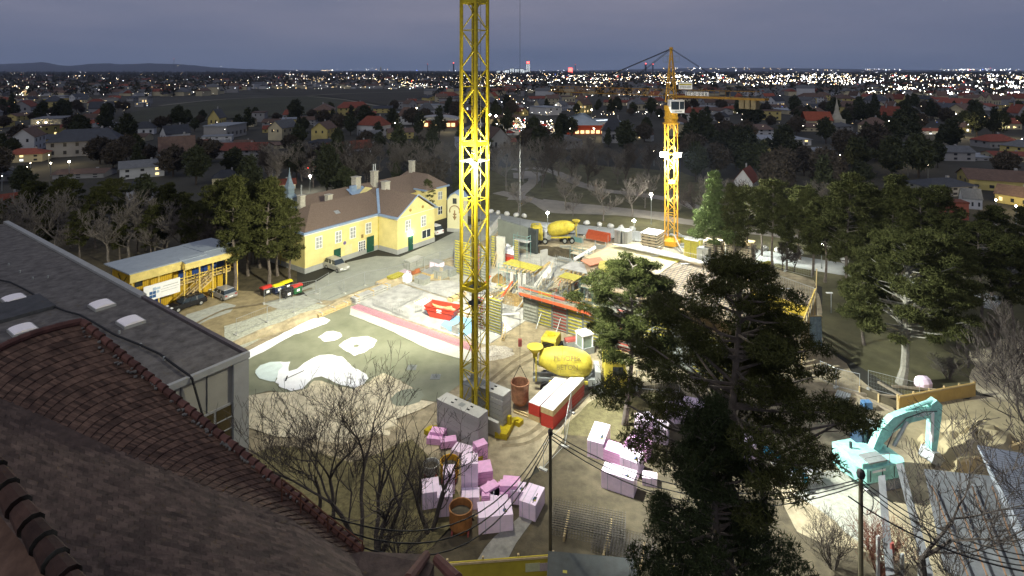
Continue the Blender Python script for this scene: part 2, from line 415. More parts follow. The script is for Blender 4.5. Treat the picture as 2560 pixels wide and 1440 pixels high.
struct(sheet('dirt_mound_base', [(2240, 1015), (2330, 990), (2560, 1010), (2560, 1200), (2400, 1170), (2270, 1120)], .15, mat('tan clay', (.30, .255, .15), .95, .25, .8, .8), .3, 1.5))

struct(sheet('sandy_slope', [(2425, 880), (2500, 850), (2600, 845), (2750, 860), (2750, 1010), (2560, 1005), (2445, 985)], .16, mat('sunlit slope sand', (.42, .37, .25), .95, .3, 1.2, .8), .4, 1.5))  # paler tan ground sheet, sunlit brightness put into its colour
# the freshly poured floor and the fleece on it
Z2 = lambda L, ox=560, oy=700, s=.25: [(ox + x * s, oy + y * s) for x, y in L]
struct(sheet('fresh_screed', Z2([(100, 830), (235, 712), (600, 545), (1000, 360), (1260, 250), (1330, 235), (1760, 400), (2370, 640), (2520, 800), (2400, 1010), (2130, 1215), (1960, 1195), (1990, 1150), (1960, 1110), (1890, 1080), (1750, 1000), (1600, 935), (1500, 985), (1300, 1090), (1150, 1070), (980, 1000), (870, 1050), (800, 1110), (620, 1130), (450, 1110), (245, 1160), (60, 1150)]), .16, m_conc_w, .06, 1.5))
struct(sheet('sand_bed', Z2([(60, 1140), (245, 1150), (460, 1120), (640, 1120), (830, 1090), (900, 1010), (985, 1000), (1150, 1060), (1300, 1085), (1440, 1020), (1500, 985), (1600, 935), (1750, 1000), (1890, 1085), (1960, 1200), (2110, 1215), (1950, 1300), (1700, 1400), (1500, 1480), (1200, 1560), (900, 1580), (500, 1560), (60, 1420)]), .18, m_sand, .15, .7))
struct(sheet('grey_patch', Z2([(1665, 1190), (1720, 1130), (1800, 1095), (1890, 1085), (1970, 1110), (2000, 1160), (1960, 1215), (1850, 1250), (1740, 1262), (1680, 1235)]), .20, mat('grey screed', (.24, .26, .19), .6, .12, .5), .05, .6))
fl = [
 ('fleece_strip', 'long white fleece strip along the left edge of the wet screed', [(150, 750), (235, 712), (500, 580), (800, 425), (900, 385), (1000, 368), (1062, 400), (1020, 440), (930, 470), (850, 500), (700, 545), (620, 590), (520, 640), (400, 715), (300, 760), (235, 800), (150, 830)], m_fleece),
 ('fleece_patch', 'smallest white fleece patch upper left on the wet screed', [(945, 570), (1010, 520), (1090, 508), (1160, 525), (1185, 565), (1100, 605), (1000, 620)], m_fleece),
 ('fleece_patch', 'round white fleece patch with a grey square at its middle', [(1140, 655), (1200, 612), (1280, 572), (1430, 562), (1525, 600), (1510, 650), (1430, 710), (1310, 758), (1220, 715)], m_fleece),
 ('fleece_patch', 'large winding white fleece patch at the lower edge of the screed', [(560, 815), (660, 820), (640, 870), (650, 915), (720, 890), (850, 800), (950, 755), (1050, 742), (1180, 770), (1230, 820), (1300, 880), (1420, 940), (1440, 980), (1400, 1040), (1300, 1075), (1180, 1050), (1080, 1010), (980, 965), (900, 980), (830, 1030), (780, 1090), (680, 1105), (580, 1080), (520, 1020), (540, 900)], m_fleece),
 ('fleece_patch', 'damp greenish fleece sheet left of the winding white patch', [(310, 900), (370, 850), (470, 815), (556, 812), (590, 860), (540, 905), (516, 1018), (400, 1000), (330, 960)], m_fleece_g)]
for n_, lab, pts, m_ in fl:
    o = sheet(n_, Z2(pts), .20 + .006 * fl.index((n_, lab, pts, m_)), m_, .09, .5); tag(o, lab, 'fleece')
tag(sheet('screed_gap', Z2([(1290, 655), (1330, 640), (1355, 655), (1340, 668), (1300, 670)]), .255, m_conc_w), 'small grey hole in the round fleece patch', 'hole')
for k, (cx_, cy_) in enumerate(((1878, 875), (2115, 968))):
    mb = MB(); p = G(*Z2([(cx_, cy_)])[0], .17)
    rr = random.Random(k)
    mb.box(p.x, p.y, .16, 1.0, 1.0, .03)
    for i in range(26): 
        a = rr.uniform(0, 6.28); d = rr.uniform(0, .45)
        mb.tube((p.x + math.cos(a) * d, p.y + math.sin(a) * d, .165), (p.x + math.cos(a) * d + .02, p.y + math.sin(a) * d, .42), .012, n=3)
    tag(mb.build('rebar_stub', m_grey), ['left cluster of starter bars poking out of the screed', 'right cluster of starter bars poking out of the screed'][k], 'rebar', 'starter bar clusters in the screed')
# T-shaped rake left lying on the fleece
mb = MB(); a = G(*Z2([(625, 985)])[0], .27); b = G(*Z2([(800, 905)])[0], .27)
mb.tube(a, b, .03, n=5); mb.box(a.x, a.y, .26, .12, .9, .05, .2); tag(mb.build('screed_rake', m_black), 'long-handled screed rake lying on the white fleece', 'tool')
# striped insulation and pink reinforcement mesh strips
m_str = stripes(mat('ribbed pale sheeting', (.60, .60, .52), .8, .1, 1, .2), 1.6, .6, 'X', .5, -AZ + R(90))
tag(sheet('sheeting_strip', Z2([(1255, 345), (1270, 262), (1700, 440), (2370, 665), (2540, 740), (2500, 830), (2370, 790), (2050, 700), (1700, 520)]), .215, m_str, .05, .8), 'pale ribbed sheeting strip between grey screed and pink mesh', 'sheeting')
mb = MB()
A0, A1 = G(*Z2([(1262, 275)])[0], .28), G(*Z2([(2500, 720)])[0], .28); wv = V * 0 + U * 1.5
n = 90
for i in range(n + 1):
    p = A0.lerp(A1, i / n); mb.bar(p, p + U * 1.3, .035)
for k in range(7): mb.bar(A0 + U * 1.3 * k / 6 + Vector((0, 0, .02)), A1 + U * 1.3 * k / 6 + Vector((0, 0, .02)), .03)
tag(mb.build('reinforcement_mat', mat('pink coated steel', (.62, .30, .40), .6, .15, 3)), 'pink reinforcement mat strip along the front edge of the white slab', 'reinforcement')
for k_, pts_ in enumerate(([(1215, 960), (1290, 900), (1370, 865), (1430, 890)], [(1225, 975), (1300, 915), (1380, 878), (1440, 905)], [(1240, 1100), (1330, 1080), (1420, 990), (1560, 950)], [(1255, 1115), (1345, 1095), (1436, 1000), (1570, 962)], [(450, 830), (560, 775), (660, 757), (780, 720)], [(1650, 1010), (1850, 1040), (2050, 1110), (2180, 1130)])):
    struct(ribbon('wheel_rut', pts_, .42, .105 + .12 * (k_ == 4) + .06 * (k_ == 5), mat('damp rut', (.19, .155, .095), .95, .3, 1.5, .8), .06))
# raised white slab with starter bars
SZ = .20
slab = sheet('concrete_slab', [(890, 757), (1000, 708), (1160, 760), (1315, 800), (1218, 862), (1150, 842)], SZ, m_conc_l, .0, 9, th=.2)
tag(slab, 'large pale concrete floor slab that carries the red skip', 'slab')
tag(sheet('concrete_slab', [(1118, 700), (1300, 742), (1312, 796), (1165, 758), (1005, 706)], .17, m_conc_l, .1, 2, th=.17), 'dusty concrete slab area behind the red skip', 'slab')
def barline(label, p0, p1, z, n, h, name='starter_bars'):
    mb = MB(); a = G(*p0, z); b = G(*p1, z); rr = random.Random(n)
    for i in range(n):
        p = a.lerp(b, i / (n - 1)); hh = h * rr.uniform(.8, 1.15)
        mb.tube(p, p + Vector((rr.uniform(-.04, .04), rr.uniform(-.04, .04), hh)), .018, n=3)
    mb.tube(a + Vector((0, 0, .25)), b + Vector((0, 0, .25)), .012, n=3)
    return tag(mb.build(name, m_grey), label, 'rebar', 'rows of starter bars on the slab')
barline('starter bar row at the left front of the white slab', (932, 764), (976, 780), SZ, 22, .9)
barline('starter bar row running back from the slab front to its rear edge', (978, 780), (1056, 740), SZ, 30, .8)
barline('dense starter bar row left of the red skip', (980, 784), (1022, 798), SZ, 24, .8)
barline('starter bar row along the rear edge of the white slab', (1030, 722), (1120, 748), SZ, 34, 1.0)
barline('short starter bar row under the blue tarp edge', (1102, 823), (1150, 836), SZ, 20, .7)
barline('starter bar row just left of the red skip side', (1038, 783), (1056, 778), SZ, 12, 1.0)
tag(sheet('tarpaulin', [(1100, 812), (1120, 790), (1140, 785), (1190, 800), (1180, 832), (1160, 840), (1125, 828)], SZ + .03, mat('sky blue tarp', (.20, .44, .72), .5, .1, 1, .3), .08, 1), 'sky blue tarp spread on the slab beside the red skip', 'tarp')
tag(sheet('tarpaulin', [(1228, 815), (1262, 800), (1280, 822), (1240, 840)], SZ + .03, m_fleece, .1, .7), 'white sheet at the right corner of the pale slab', 'tarp')

struct(sheet('pit_floor', [(1125, 668), (1230, 640), (1340, 628), (1540, 634), (1640, 760), (1500, 846), (1312, 802), (1160, 750), (1120, 700)], .15, mat('dusty screed', (.36, .36, .32), .9, .3, .6, .4), .3, 2))
# vineyard
m_vine = stripes(mat('vineyard', (.042, .044, .020), .95, .3, .02, 0), .30, .45, 'X', .6, R(35), 0)
m_vin2 = stripes(mat('bare vineyard', (.036, .033, .021), .95, .3, .02, 0), .25, .5, 'X', .6, R(-20), 0)
struct(sheet('vineyard', [(290, 300), (330, 280), (420, 262), (560, 250), (700, 243), (800, 240), (880, 252), (960, 265), (940, 275), (800, 284), (640, 292), (430, 305), (320, 306)], .5, m_vine, 1, 20))
struct(sheet('vineyard', [(640, 226), (700, 223), (1060, 226), (1065, 240), (1000, 260), (965, 264), (885, 250), (805, 238), (690, 240)], .5, m_vin2, 1, 20))
m_track = mat('pale farm track', (.16, .15, .11), .9, .1, .1)
struct(ribbon('farm_track', [(400, 264), (480, 255), (560, 248), (660, 243), (760, 240), (860, 234), (1060, 228)], 5, .56, m_track))
struct(ribbon('farm_track', [(770, 241), (860, 249), (930, 262), (965, 266)], 4, .57, m_track))
# ================================================================ CRANES
def lattice(mb, s, z0, z1, pitch, leg, dia, mi=0, phase=0):
    h = s / 2
    cs = [(-h, -h), (h, -h), (h, h), (-h, h)]
    for x, y in cs: mb.box(x, y, z0, leg, leg, z1 - z0, mi=mi)
    n = int(round((z1 - z0) / pitch))
    for k in range(n):
        a = z0 + (z1 - z0) * k / n; b = z0 + (z1 - z0) * (k + 1) / n
        for i in range(4):
            (x0, y0), (x1, y1) = cs[i], cs[(i + 1) % 4]
            if (k + i) % 2: x0, y0, x1, y1 = x1, y1, x0, y0
            mb.tube((x0, y0, a), (x1, y1, b), dia, n=4, mi=mi)
            if k % 3 == 0: mb.tube((cs[i][0], cs[i][1], a), (cs[(i + 1) % 4][0], cs[(i + 1) % 4][1], a), dia, n=4, mi=mi)
CR = Vector((-3.35, 49.97, 0))
crane = thing('tower_crane', 'near mustard yellow lattice tower crane mast rising out of the frame', 'crane', CR, AZ)
mb = MB(); lattice(mb, 1.65, .6, 54, 1.65, .23, .045)
for z in (12.6, 25.4, 38): mb.box(-.82, 0, z, .12, 1.9, .35); mb.box(.82, 0, z, .12, 1.9, .35); mb.box(0, -.82, z, 1.9, .12, .35); mb.box(0, .82, z, 1.9, .12, .35)
for z in (12.9,):
    for s1 in (-1, 1):
        mb.tube((s1 * .8, -.8, z - .1), (-s1 * .1, 0, z + 1.4), .07, n=4); mb.tube((s1 * .8, .8, z - .1), (-s1 * .1, 0, z + 1.4), .07, n=4)
mb.build('mast', m_mast, crane)
mb = MB()
for x in (-.2, .2): mb.tube((x, -.55, 1), (x, -.55, 53), .025, n=4)
for k in range(170): mb.tube((-.2, -.55, 1.2 + k * .3), (.2, -.55, 1.2 + k * .3), .012, n=3)
mb.build('ladder', m_grey, crane)
MB().box(0, 0, 12.55, 1.5, 1.5, .06).build('platform', m_dark, crane); MB().box(.2, .2, 11.2, 1.1, 1.1, .05).build('platform', m_dark, crane)
mb = MB(); mb.box(0, 0, 4.2, 1.6, 1.6, .06); mb.box(.5, .4, 4.25, .5, .5, .6); mb.build('platform', m_grey, crane)
mb = MB(); mb.box(0, 0, 24.0, 1.9, 1.9, .07); mb.build('platform', m_galv, crane)
mb = MB(); mb.tube((.3, .4, .8), (.3, .4, 53), .03, n=5); mb.tube((.4, .5, .8), (.4, .5, 24), .02, n=4); mb.build('power_cable', m_black, crane)
mb = MB()
mb.bar((-2.8, -2.8, .45), (2.8, 2.8, .45), .4); mb.bar((-2.8, 2.8, .45), (2.8, -2.8, .45), .4)
for x, y in ((-2.8, -2.8), (2.8, 2.8), (-2.8, 2.8), (2.8, -2.8)): mb.box(x, y, 0.1, .7, .7, .4)
mb.build('base_cross', m_mast, crane)
# floodlights on the near mast
def floodlight(name, label, loc, target, s=.55):
    d = (Vector(target) - Vector(loc)).normalized()
    t = thing(name, label, 'floodlight', loc, 0, 'floodlights on the crane masts')
    rot = d.to_track_quat('-Z', 'Y').to_euler()
    mb = MB(); mb.box(0, 0, .02, s, s * .7, .16); mb.box(0, 0, .18, s * .3, s * .3, .12); h = mb.build('housing', m_grey, t); h.rotation_euler = rot
    mb = MB(); mb.box(0, 0, -.02, s * .9, s * .6, .03); h = mb.build('lamp', m_bulb, t); h.rotation_euler = rot
    mb = MB(); mb.tube((0, 0, 0), (0, 0, .5), .03, n=5); mb.build('bracket', m_black, t)
    return t
floodlight('floodlight', 'floodlight on the left side of the near crane mast', (-4.4, 50.9, 25.3), (-22, 84, 0))
floodlight('floodlight', 'floodlight on the right side of the near crane mast', (-2.2, 51.1, 25.3), (8, 82, 0))
floodlight('floodlight', 'lower floodlight inside the near crane mast', (-3.4, 51.0, 24.6), (-9, 62, 0))
floodlight('floodlight', 'added floodlight on the camera side of the near crane mast', (-3.3, 48.6, 23.9), (-6, 44, 0))  # fixture added to give the near spill lamp a body
bulb('mast_glow', (-3.35, 49.8, 25.5), 600, (1, .95, .6), .1)

K = Vector((-2.8, 46.7, 0))
for s_, off in ((0, 0.0), (1, 3.4)):
    for k in range(7):
        h = .42 if s_ == 0 else .45
        base = K + U * (off + .65) + V * 2.35
        j = random.Random(k + 9 * s_)
        t = thing('ballast_block', '', 'ballast block', (base.x, base.y, .15 + k * h), AZ + j.uniform(-.006, .006), 'concrete ballast blocks at the near crane')
        w = ['topmost', 'second from top', 'third from top', 'fourth from top', 'fifth from top', 'sixth from top', 'bottom'][6 - k]
        t['label'] = '%s grey ballast block in the %s stack beside the crane mast' % (w, ['near', 'far'][s_])
        mb = MB(); mb.box(0, 0, 0.0, 1.3 + j.uniform(-.02, .02), 4.7 + j.uniform(-.02, .02), h - (.02 if s_ == 0 else .05)); mb.build('block', mat('ballast concrete', (.40, .40, .37), .9, .14, .8, .15, rnd=.06), t)
        if k == 6:
            for y in (-.9, .9):
                for x in (-.25, .25): MB().box(x, y, h - .04, .12, .26, .05).build('lifting_eye', m_black, t)
            MB().box(0, 0, h - .04, .5, .5, .035).build('plate', m_grey, t)
        elif s_: MB().box(0, 0, h - .06, 1.1, 4.5, .06).build('spacer', m_white, t)
tb = thing('ballast_plate', 'grey tilted concrete plate leaning beside the near ballast stack', 'plate', G(1232, 1085, .1), AZ)
MB().box(0, 0, 0, .25, 1.8, 1.6, tilt=('Y', -.25)).build('slab', m_conc, tb)
MB().box(0, 0, .05, .3, 1.9, .1).build('edge', m_conc, tb)
o = MB(); p = G(1262, 1082); o.box(p.x, p.y, .12, 2.2, 1.1, .5, AZ + .3); o.box(p.x + .4, p.y + .3, .62, .3, .3, .7, AZ); tag(o.build('crane_foot', m_mast), 'mustard steel crane foot under the far ballast stack', 'crane foot')

# far crane
DC = 102.0; FC = Vector(((1678 - CX) / F * DC, DC, 0))
zz = lambda y: EYE - (y - HY) / F * DC
fc = thing('tower_crane', 'amber yellow tower crane with white cab and jib standing behind the decking', 'crane', FC, AZ)
mb = MB(); lattice(mb, 1.75, .6, zz(310), 1.75, .17, .05); mb.build('mast', m_mast_o, fc)
mb = MB()
mb.lathe([(1.5, 0), (1.5, .25), (1.15, .3), (1.15, .9), (1.3, .95), (1.3, 1.3)], 20, (0, 0, zz(310)))
mb.lathe([(1.15, 0), (1.15, 1.2), (1.3, 1.25), (1.3, 2.1)], 16, (0, 0, zz(310) + 1.3)); mb.build('slewing_ring', m_mast_o, fc)
DJ = Vector((-.66, .75, 0)).normalized(); ang = math.atan2(DJ.y, DJ.x) - AZ
jz = zz(240)
mb = MB()   # tower head
T0 = zz(255); T1 = zz(125)
for x, y in ((-.8, -.8), (.8, -.8), (.8, .8), (-.8, .8)):
    mb.tube((x, y, T0), (x * .15, y * .15, T1), .09, n=4)
for k in range(7):
    a = k / 7; b = (k + 1) / 7; za = T0 + (T1 - T0) * a; zb = T0 + (T1 - T0) * b; sa = .8 * (1 - a * .85); sb = .8 * (1 - b * .85)
    for i in range(4):
        c = [(-1, -1), (1, -1), (1, 1), (-1, 1)]; p, q = c[i], c[(i + 1) % 4]
        mb.tube((p[0] * sa, p[1] * sa, za), (q[0] * sb, q[1] * sb, zb), .045, n=4); mb.tube((p[0] * sa, p[1] * sa, za), (q[0] * sa, q[1] * sa, za), .04, n=4)
mb.box(0, 0, T1, .5, .5, .5); mb.build('tower_head', m_mast_o, fc)
mb = MB()   # small service platform at the top
for s1 in (-1, 1):
    for zz_ in (0, 1.1): mb.tube((s1 * 1.1, -1.1, T1 - 2.2 + zz_), (s1 * 1.1, 1.1, T1 - 2.2 + zz_), .03, n=4); mb.tube((-1.1, s1 * 1.1, T1 - 2.2 + zz_), (1.1, s1 * 1.1, T1 - 2.2 + zz_), .03, n=4)
    for s2 in (-1, 1): mb.tube((s1 * 1.1, s2 * 1.1, T1 - 2.2), (s1 * 1.1, s2 * 1.1, T1 - 1.1), .03, n=4)
mb.build('service_platform', m_grey, fc)
m_jib = mat('dull amber paint', (.20, .105, .012), .6, .25, 3)
def boom(mb, L, h, w, a):
    d = Vector((math.cos(a), math.sin(a), 0)); n = Vector((-d.y, d.x, 0)); n_ = int(L / 1.6)
    l0, l1 = n * w / 2, -n * w / 2; t = Vector((0, 0, h))
    o = Vector((0, 0, jz)) + d * .9
    mb.bar(o + l0, o + l0 + d * L, .10); mb.bar(o + l1, o + l1 + d * L, .10); mb.bar(o + t, o + t + d * (L - 1.5), .10)
    for k in range(n_):
        p = o + d * L * k / n_; q = o + d * L * (k + .5) / n_; r = o + d * L * (k + 1) / n_
        for l in (l0, l1): mb.tube(p + l, q + t, .03, n=4); mb.tube(q + t, r + l, .03, n=4)
        mb.tube(p + l0, r + l1, .03, n=3); mb.tube(p + l0, p + l1, .03, n=3)
mb = MB(); boom(mb, 30, 1.2, 1.1, ang); mb.build('jib', m_jib, fc)
mb = MB(); d = Vector((math.cos(ang + math.pi), math.sin(ang + math.pi), 0)); n = Vector((-d.y, d.x, 0))
o0 = Vector((0, 0, jz)) + d * .9
for s1 in (-.6, .6): mb.bar(o0 + n * s1, o0 + n * s1 + d * 16.5, .35)
for k in range(12): mb.tube(o0 + n * .6 + d * 16.5 * k / 11, o0 - n * .6 + d * 16.5 * k / 11, .05, n=4)
mb.build('counter_jib', m_jib, fc)
mb = MB()
for k in range(8):
    for s1 in (-.85, .85): mb.tube(o0 + n * s1 + d * 2 * k, o0 + n * s1 + d * 2 * k + Vector((0, 0, 1.2)), .03, n=3)
for s1 in (-.85, .85): mb.tube(o0 + n * s1 + Vector((0, 0, 1.2)), o0 + n * s1 + d * 15 + Vector((0, 0, 1.2)), .03, n=3)
mb.build('railing', m_jib, fc)
mb = MB(); 
for k in range(3):
    q = o0 + d * (12.6 + k * 1.0); mb.box(q.x, q.y, jz - 1.6, .8, 1.3, 1.8, ang)
mb.build('counterweight', mat('dull brown weight', (.15, .12, .07), .9, .2, 2), fc)
mb = MB(); tp = Vector((0, 0, T1 + .2)); dj = Vector((math.cos(ang), math.sin(ang), 0))
for s1 in (-.25, .25):
    mb.tube(tp + n * s1, Vector((0, 0, jz + 1.4)) + dj * 21 + n * s1, .06, n=4); mb.tube(tp + n * s1, Vector((0, 0, jz + 1.4)) + dj * 11 + n * s1, .04, n=4)
    mb.tube(tp + n * s1, Vector((0, 0, jz + .3)) + d * 14 + n * s1, .04, n=4)
mb.build('pendant_line', m_black, fc)
# cab: rounded white shell with a big dark windscreen, facing the camera
cabz = zz(281)
mb = MB(); mb.extr([(-1.2, .35), (-1.0, 0), (1.2, 0), (1.2, 2.35), (-1.35, 2.35), (-1.45, 1.1)], -.8, .8)
cab = mb.build('cab', m_white, fc, (-.35, -1.1, cabz), -AZ)
mb = MB(); mb.box(-.45, -.83, .62, 1.45, .07, 1.45); mb.box(.72, -.83, .7, .8, .07, 1.35); mb.build('window', m_glass, cab)
mb = MB(); mb.box(.28, -.85, .5, .1, .08, 1.65); mb.build('window_frame', m_white, cab)
o = lettering('lettering', 'LIEBHERR', .36, m_black, cab, (0, -.82, .25), (R(90), 0, 0))
sg = Vector((0, 0, jz - .1)) - dj * 4.6
MB().box(0, 0, 0, 4.6, .1, .95).build('name_board', m_white, fc, sg + n * .95, -AZ + R(-49))
o = lettering('lettering', 'LIEBHERR', 1.0, m_black, fc, sg + n * .95, (R(90), 0, -AZ + R(-49))); o.location = sg + n * .95 + Vector((0, 0, .47)); 
w = Matrix.Rotation(-AZ + R(-49), 3, 'Z') @ Vector((0, -.07, 0)); o.location = Vector(o.location) + w
sg = Vector((0, 0, jz + 1.3)) - dj * 2.9
MB().box(0, 0, 0, 2.3, .1, 1.2).build('company_board', m_white, fc, sg, -AZ + R(-20))
o = lettering('lettering', 'STEINER', .52, m_dark, fc, sg, (R(90), 0, -AZ + R(-20)))
w = Matrix.Rotation(-AZ + R(-20), 3, 'Z') @ Vector((0, -.07, 0)); o.location = sg + w + Vector((0, 0, .35))
w2 = Matrix.Rotation(-AZ + R(-20), 3, 'Z') @ Vector((0, -.06, 0)); MB().box(0, 0, .72, 2.1, .03, .28).build('stripe', m_form_y, fc, sg + w2, -AZ + R(-20))
mb = MB()   # foot: concrete cross with struts
mb.bar((-3, -3, .3), (3, 3, .3), .5); mb.bar((-3, 3, .3), (3, -3, .3), .5)
for x, y in ((-3, -3), (3, 3), (-3, 3), (3, -3)): mb.tube((x, y, .5), (x * .27, y * .27, 2.6), .12, n=5)
mb.build('base_cross', m_galv, fc)
MB().box(0, 0, .4, 2.6, 2.6, .9).build('collar', m_mast_o, fc)
floodlight('floodlight', 'left floodlight halfway up the far crane mast', (FC.x - 1.6, FC.y - 1.2, 17.0), (18, 70, 2), 1.5)
floodlight('floodlight', 'right floodlight halfway up the far crane mast', (FC.x + .8, FC.y - 1.4, 16.9), (42, 70, 2), 1.5)
floodlight('floodlight', 'lowest floodlight on the far crane mast near the bright bracing', (FC.x - .2, FC.y - .9, 12.0), (30, 70, 2), .8)
bulb('mast_glow', (FC.x, FC.y - .1, 14.5), 3500, (1, .98, .85), .1)
bulb('mast_glow', (FC.x, FC.y - .1, 9.0), 500, (1, .98, .85), .1)

# hoist rope with a concrete bucket in front of the mixer
pb = G(1300, 1012, .4)
cbk = thing('concrete_bucket', 'rusty orange concrete bucket hanging on a rope beside the far ballast stack', 'bucket', (pb.x, pb.y, .55), 0)
MB().lathe([(.55, 0), (.82, .4), (.85, 1.9), (.9, 1.95), (.9, 2.05), (.8, 2.05), (.78, .5), (.3, .35)], 20).build('bucket', mat('rusty orange steel', (.33, .16, .09), .7, .35, 3), cbk)
mb = MB(); mb.tube((-.8, 0, 2), (0, 0, 3.6), .03, n=4); mb.tube((.8, 0, 2), (0, 0, 3.6), .03, n=4); mb.tube((0, 0, 3.6), (0, 0, 44), .02, n=4); mb.build('rope', m_black, cbk)
mb = MB(); mb.box(0, 0, 5.4, .35, .2, .7); mb.build('hook_block', m_form_r, cbk)

# ================================================================ YELLOW HOUSE
HA = Vector((-32.7, 88.4, 0))
H = thing('yellow_house', 'long cream yellow house with brown shingle roof, blue eaves and gabled wing', 'house', HA, AZ)
EH = 6.3
wingx0, wingx1 = 14.9, 24.2
mb = MB(); mb.box(7.6, 5, .0, 15.2, 10, EH)
mb.extr([(wingx0, 0), (wingx1, 0), (wingx1, EH), ((wingx0 + wingx1) / 2, EH + 3.1), (wingx0, EH)], -5.0, 9.0)
mb.box(20.5, 12, 0, 31, 8, EH + .0); mb.box(35.2, 10.4, 0, 6.4, 11.2, EH + .7)
wall = mb.build('wall', m_hwall, H)
mb = MB()
for x0, x1, y0, y1 in ((-.06, 14.84, -.06, 10.06), (wingx0 - .06, wingx1 + .06, -5.06, 5)): mb.box((x0 + x1) / 2, (y0 + y1) / 2, 0, x1 - x0, y1 - y0, .85)
mb.build('plinth', m_plinth, H)
mb = MB()
mb.gable(0, 17, 0, 10, EH + .25, 2.9, hip0=5, hip1=0, ov=.45, th=.14)
mb.gable(wingx0, wingx1, -5.0, 9.0, EH + .25, 3.1, along='y', ov=.45, th=.14, hip1=3)
mb.gable(5, 36, 8, 16, EH + .35, 2.75, hip0=3.5, ov=.4, th=.14)
mb.gable(32, 38.4, 4.8, 16, EH + .95, 2.5, along='y', hip0=2.8, hip1=2.8, ov=.4, th=.14)
roof = mb.build('roof', m_hroof, H)
mb = MB()  # blue sheet metal eaves and valley
def eave(a, b, z=EH - .02, w=.5, hh=.3): 
    a, b = Vector((*a, 0)), Vector((*b, 0)); d = (b - a); c = (a + b) / 2; mb.box(c.x, c.y, z, d.length, w, hh, math.atan2(d.y, d.x))
eave((-.5, -.3), (14.65, -.3)); eave((-.3, -.3), (-.3, 10.4)); eave((wingx0 - .3, -.6), (wingx0 - .3, -5.4)); eave((wingx1 + .3, -5.4), (wingx1 + .3, 8)); eave((34.8, 4.55), (38.8, 4.55), EH + .6); eave((38.7, 4.4), (38.7, 16.4), EH + .6); eave((31.8, 4.4), (31.8, 8), EH + .6)
mb.build('gutter', m_blue, H)
mb = MB(); xm = (wingx0 + wingx1) / 2
mb.raw([(wingx0 - .75, -.8, EH + .33), (wingx0 - .15, -.8, EH + .4), (xm - .15, 5.0, EH + 3.42), (xm - .8, 5.0, EH + 3.3)], [(0, 1, 2, 3)])
mb.build('valley_flashing', m_blue, H)
mb = MB()
for s1 in (-1, 1):
    a = (xm + s1 * (wingx1 - wingx0 + .9) / 2, -5.48, EH + .1); b = (xm, -5.48, EH + 3.42)
    mb.bar(a, b, .16)
mb.build('verge_trim', m_blue, H)
mb = MB(); mb.box(7.3, -.09, EH - .32, 15.1, .1, .26); mb.box(wingx0 - .09, -2.6, EH - .32, .1, 5, .26); mb.box(xm, -5.05, EH - .05, 9.3, .06, .07)
mb.build('cornice', mat('white trim', (.72, .72, .66), .8, .06, 1), H)
def window(x, y, z, w, h, face, deep=.0, frame=m_white, par=H, split=(2, 3), surround=True):
    """face: 'f' looks along -y, 'l' along -x ; frame, pane and glazing bars"""
    t = MB()
    def bx(m, dx, dz, a, c, o, th=.06):
        if face == 'f': m.box(x + dx, y - o, z + dz, a, th, c)
        else: m.box(x - o, y + dx, z + dz, th, a, c)
    if surround: bx(t, 0, -.12, w + .3, h + .24, .02, .05)
    else: bx(t, 0, -.06, w + .12, h + .12, .02, .05)
    fr = t.build('window', frame, par)
    t = MB(); bx(t, 0, 0, w, h, .055, .05); t.build('pane', m_glass if (z < 3 or split[0] != 2) else mat('pale curtained pane', (.30, .32, .31), .4, .2, 3), fr)
    t = MB()
    for i in range(1, split[0]): bx(t, -w / 2 + w * i / split[0], 0, .10, h, .10, .05)
    for i in range(1, split[1]): bx(t, 0, h * i / split[1] - .035, w, .07, .11, .05)
    t.build('glazing_bars', frame, fr)
    return fr
for x in (2.55, 6.35, 9.3, 12.7): window(x, 0, 3.45, 1.0, 1.75, 'f')
window(11.25, 0, .75, 1.25, 1.6, 'f', split=(4, 4))
for x in (17.4, 21.3): window(x, -5, 3.6, 1.0, 1.8, 'f')
window(22.0, -5, 1.35, 2.1, 1.35, 'f', split=(2, 1), surround=False)
for x, z in ((36.3, 4.4), (36.3, 1.2)): window(x, 4.8, z, 1.2, 1.6, 'f', split=(2, 2), surround=False)
m_door = mat('dark green door', (.012, .07, .045), .5, .2, 2)
for x, y, w_, h_ in ((6.1, 0, 1.35, 2.3), (13.1, 0, 1.6, 2.7), (18.0, -5, 1.15, 2.5)):
    mb = MB(); mb.box(x, y - .06, .02 if y else .1, w_, .1, h_); dd = mb.build('door', m_door, H)
    MB().box(x + w_ * .35, y - .14, 1.1, .12, .08, .06).build('handle', m_galv, dd)
MB().lathe([(.3, 0), (.3, .05)], 18, (7.6, -.03, 3.0), ax=(0, -1, 0)).build('no_parking_sign', mat('violet blue sign', (.13, .10, .24), .5, .1, 2), H)
for x in (18.0, 21.1): MB().lathe([(.28, 0), (.28, .06)], 16, (x, -5.0, EH + .85), ax=(0, -1, 0)).build('roundel', mat('ochre roundel', (.32, .22, .05), .8, .1, 2), H)
MB().box(11.35, -.03, 2.95, .45, .05, .6).build('notice_box', mat('brown board', (.22, .15, .06), .8, .2, 2), H)
MB().box(8.4, -.02, 1.0, 1.5, .04, 1.5).build('notice', mat('faded poster', (.66, .60, .32), .8, .1, 2), H)
mb = MB(); mb.tube((14.86, -.14, .3), (14.86, -.14, EH), .06, n=6); mb.tube((-.1, 6.5, .3), (-.1, 6.5, EH), .06, n=6); mb.build('downpipe', m_yel, H)
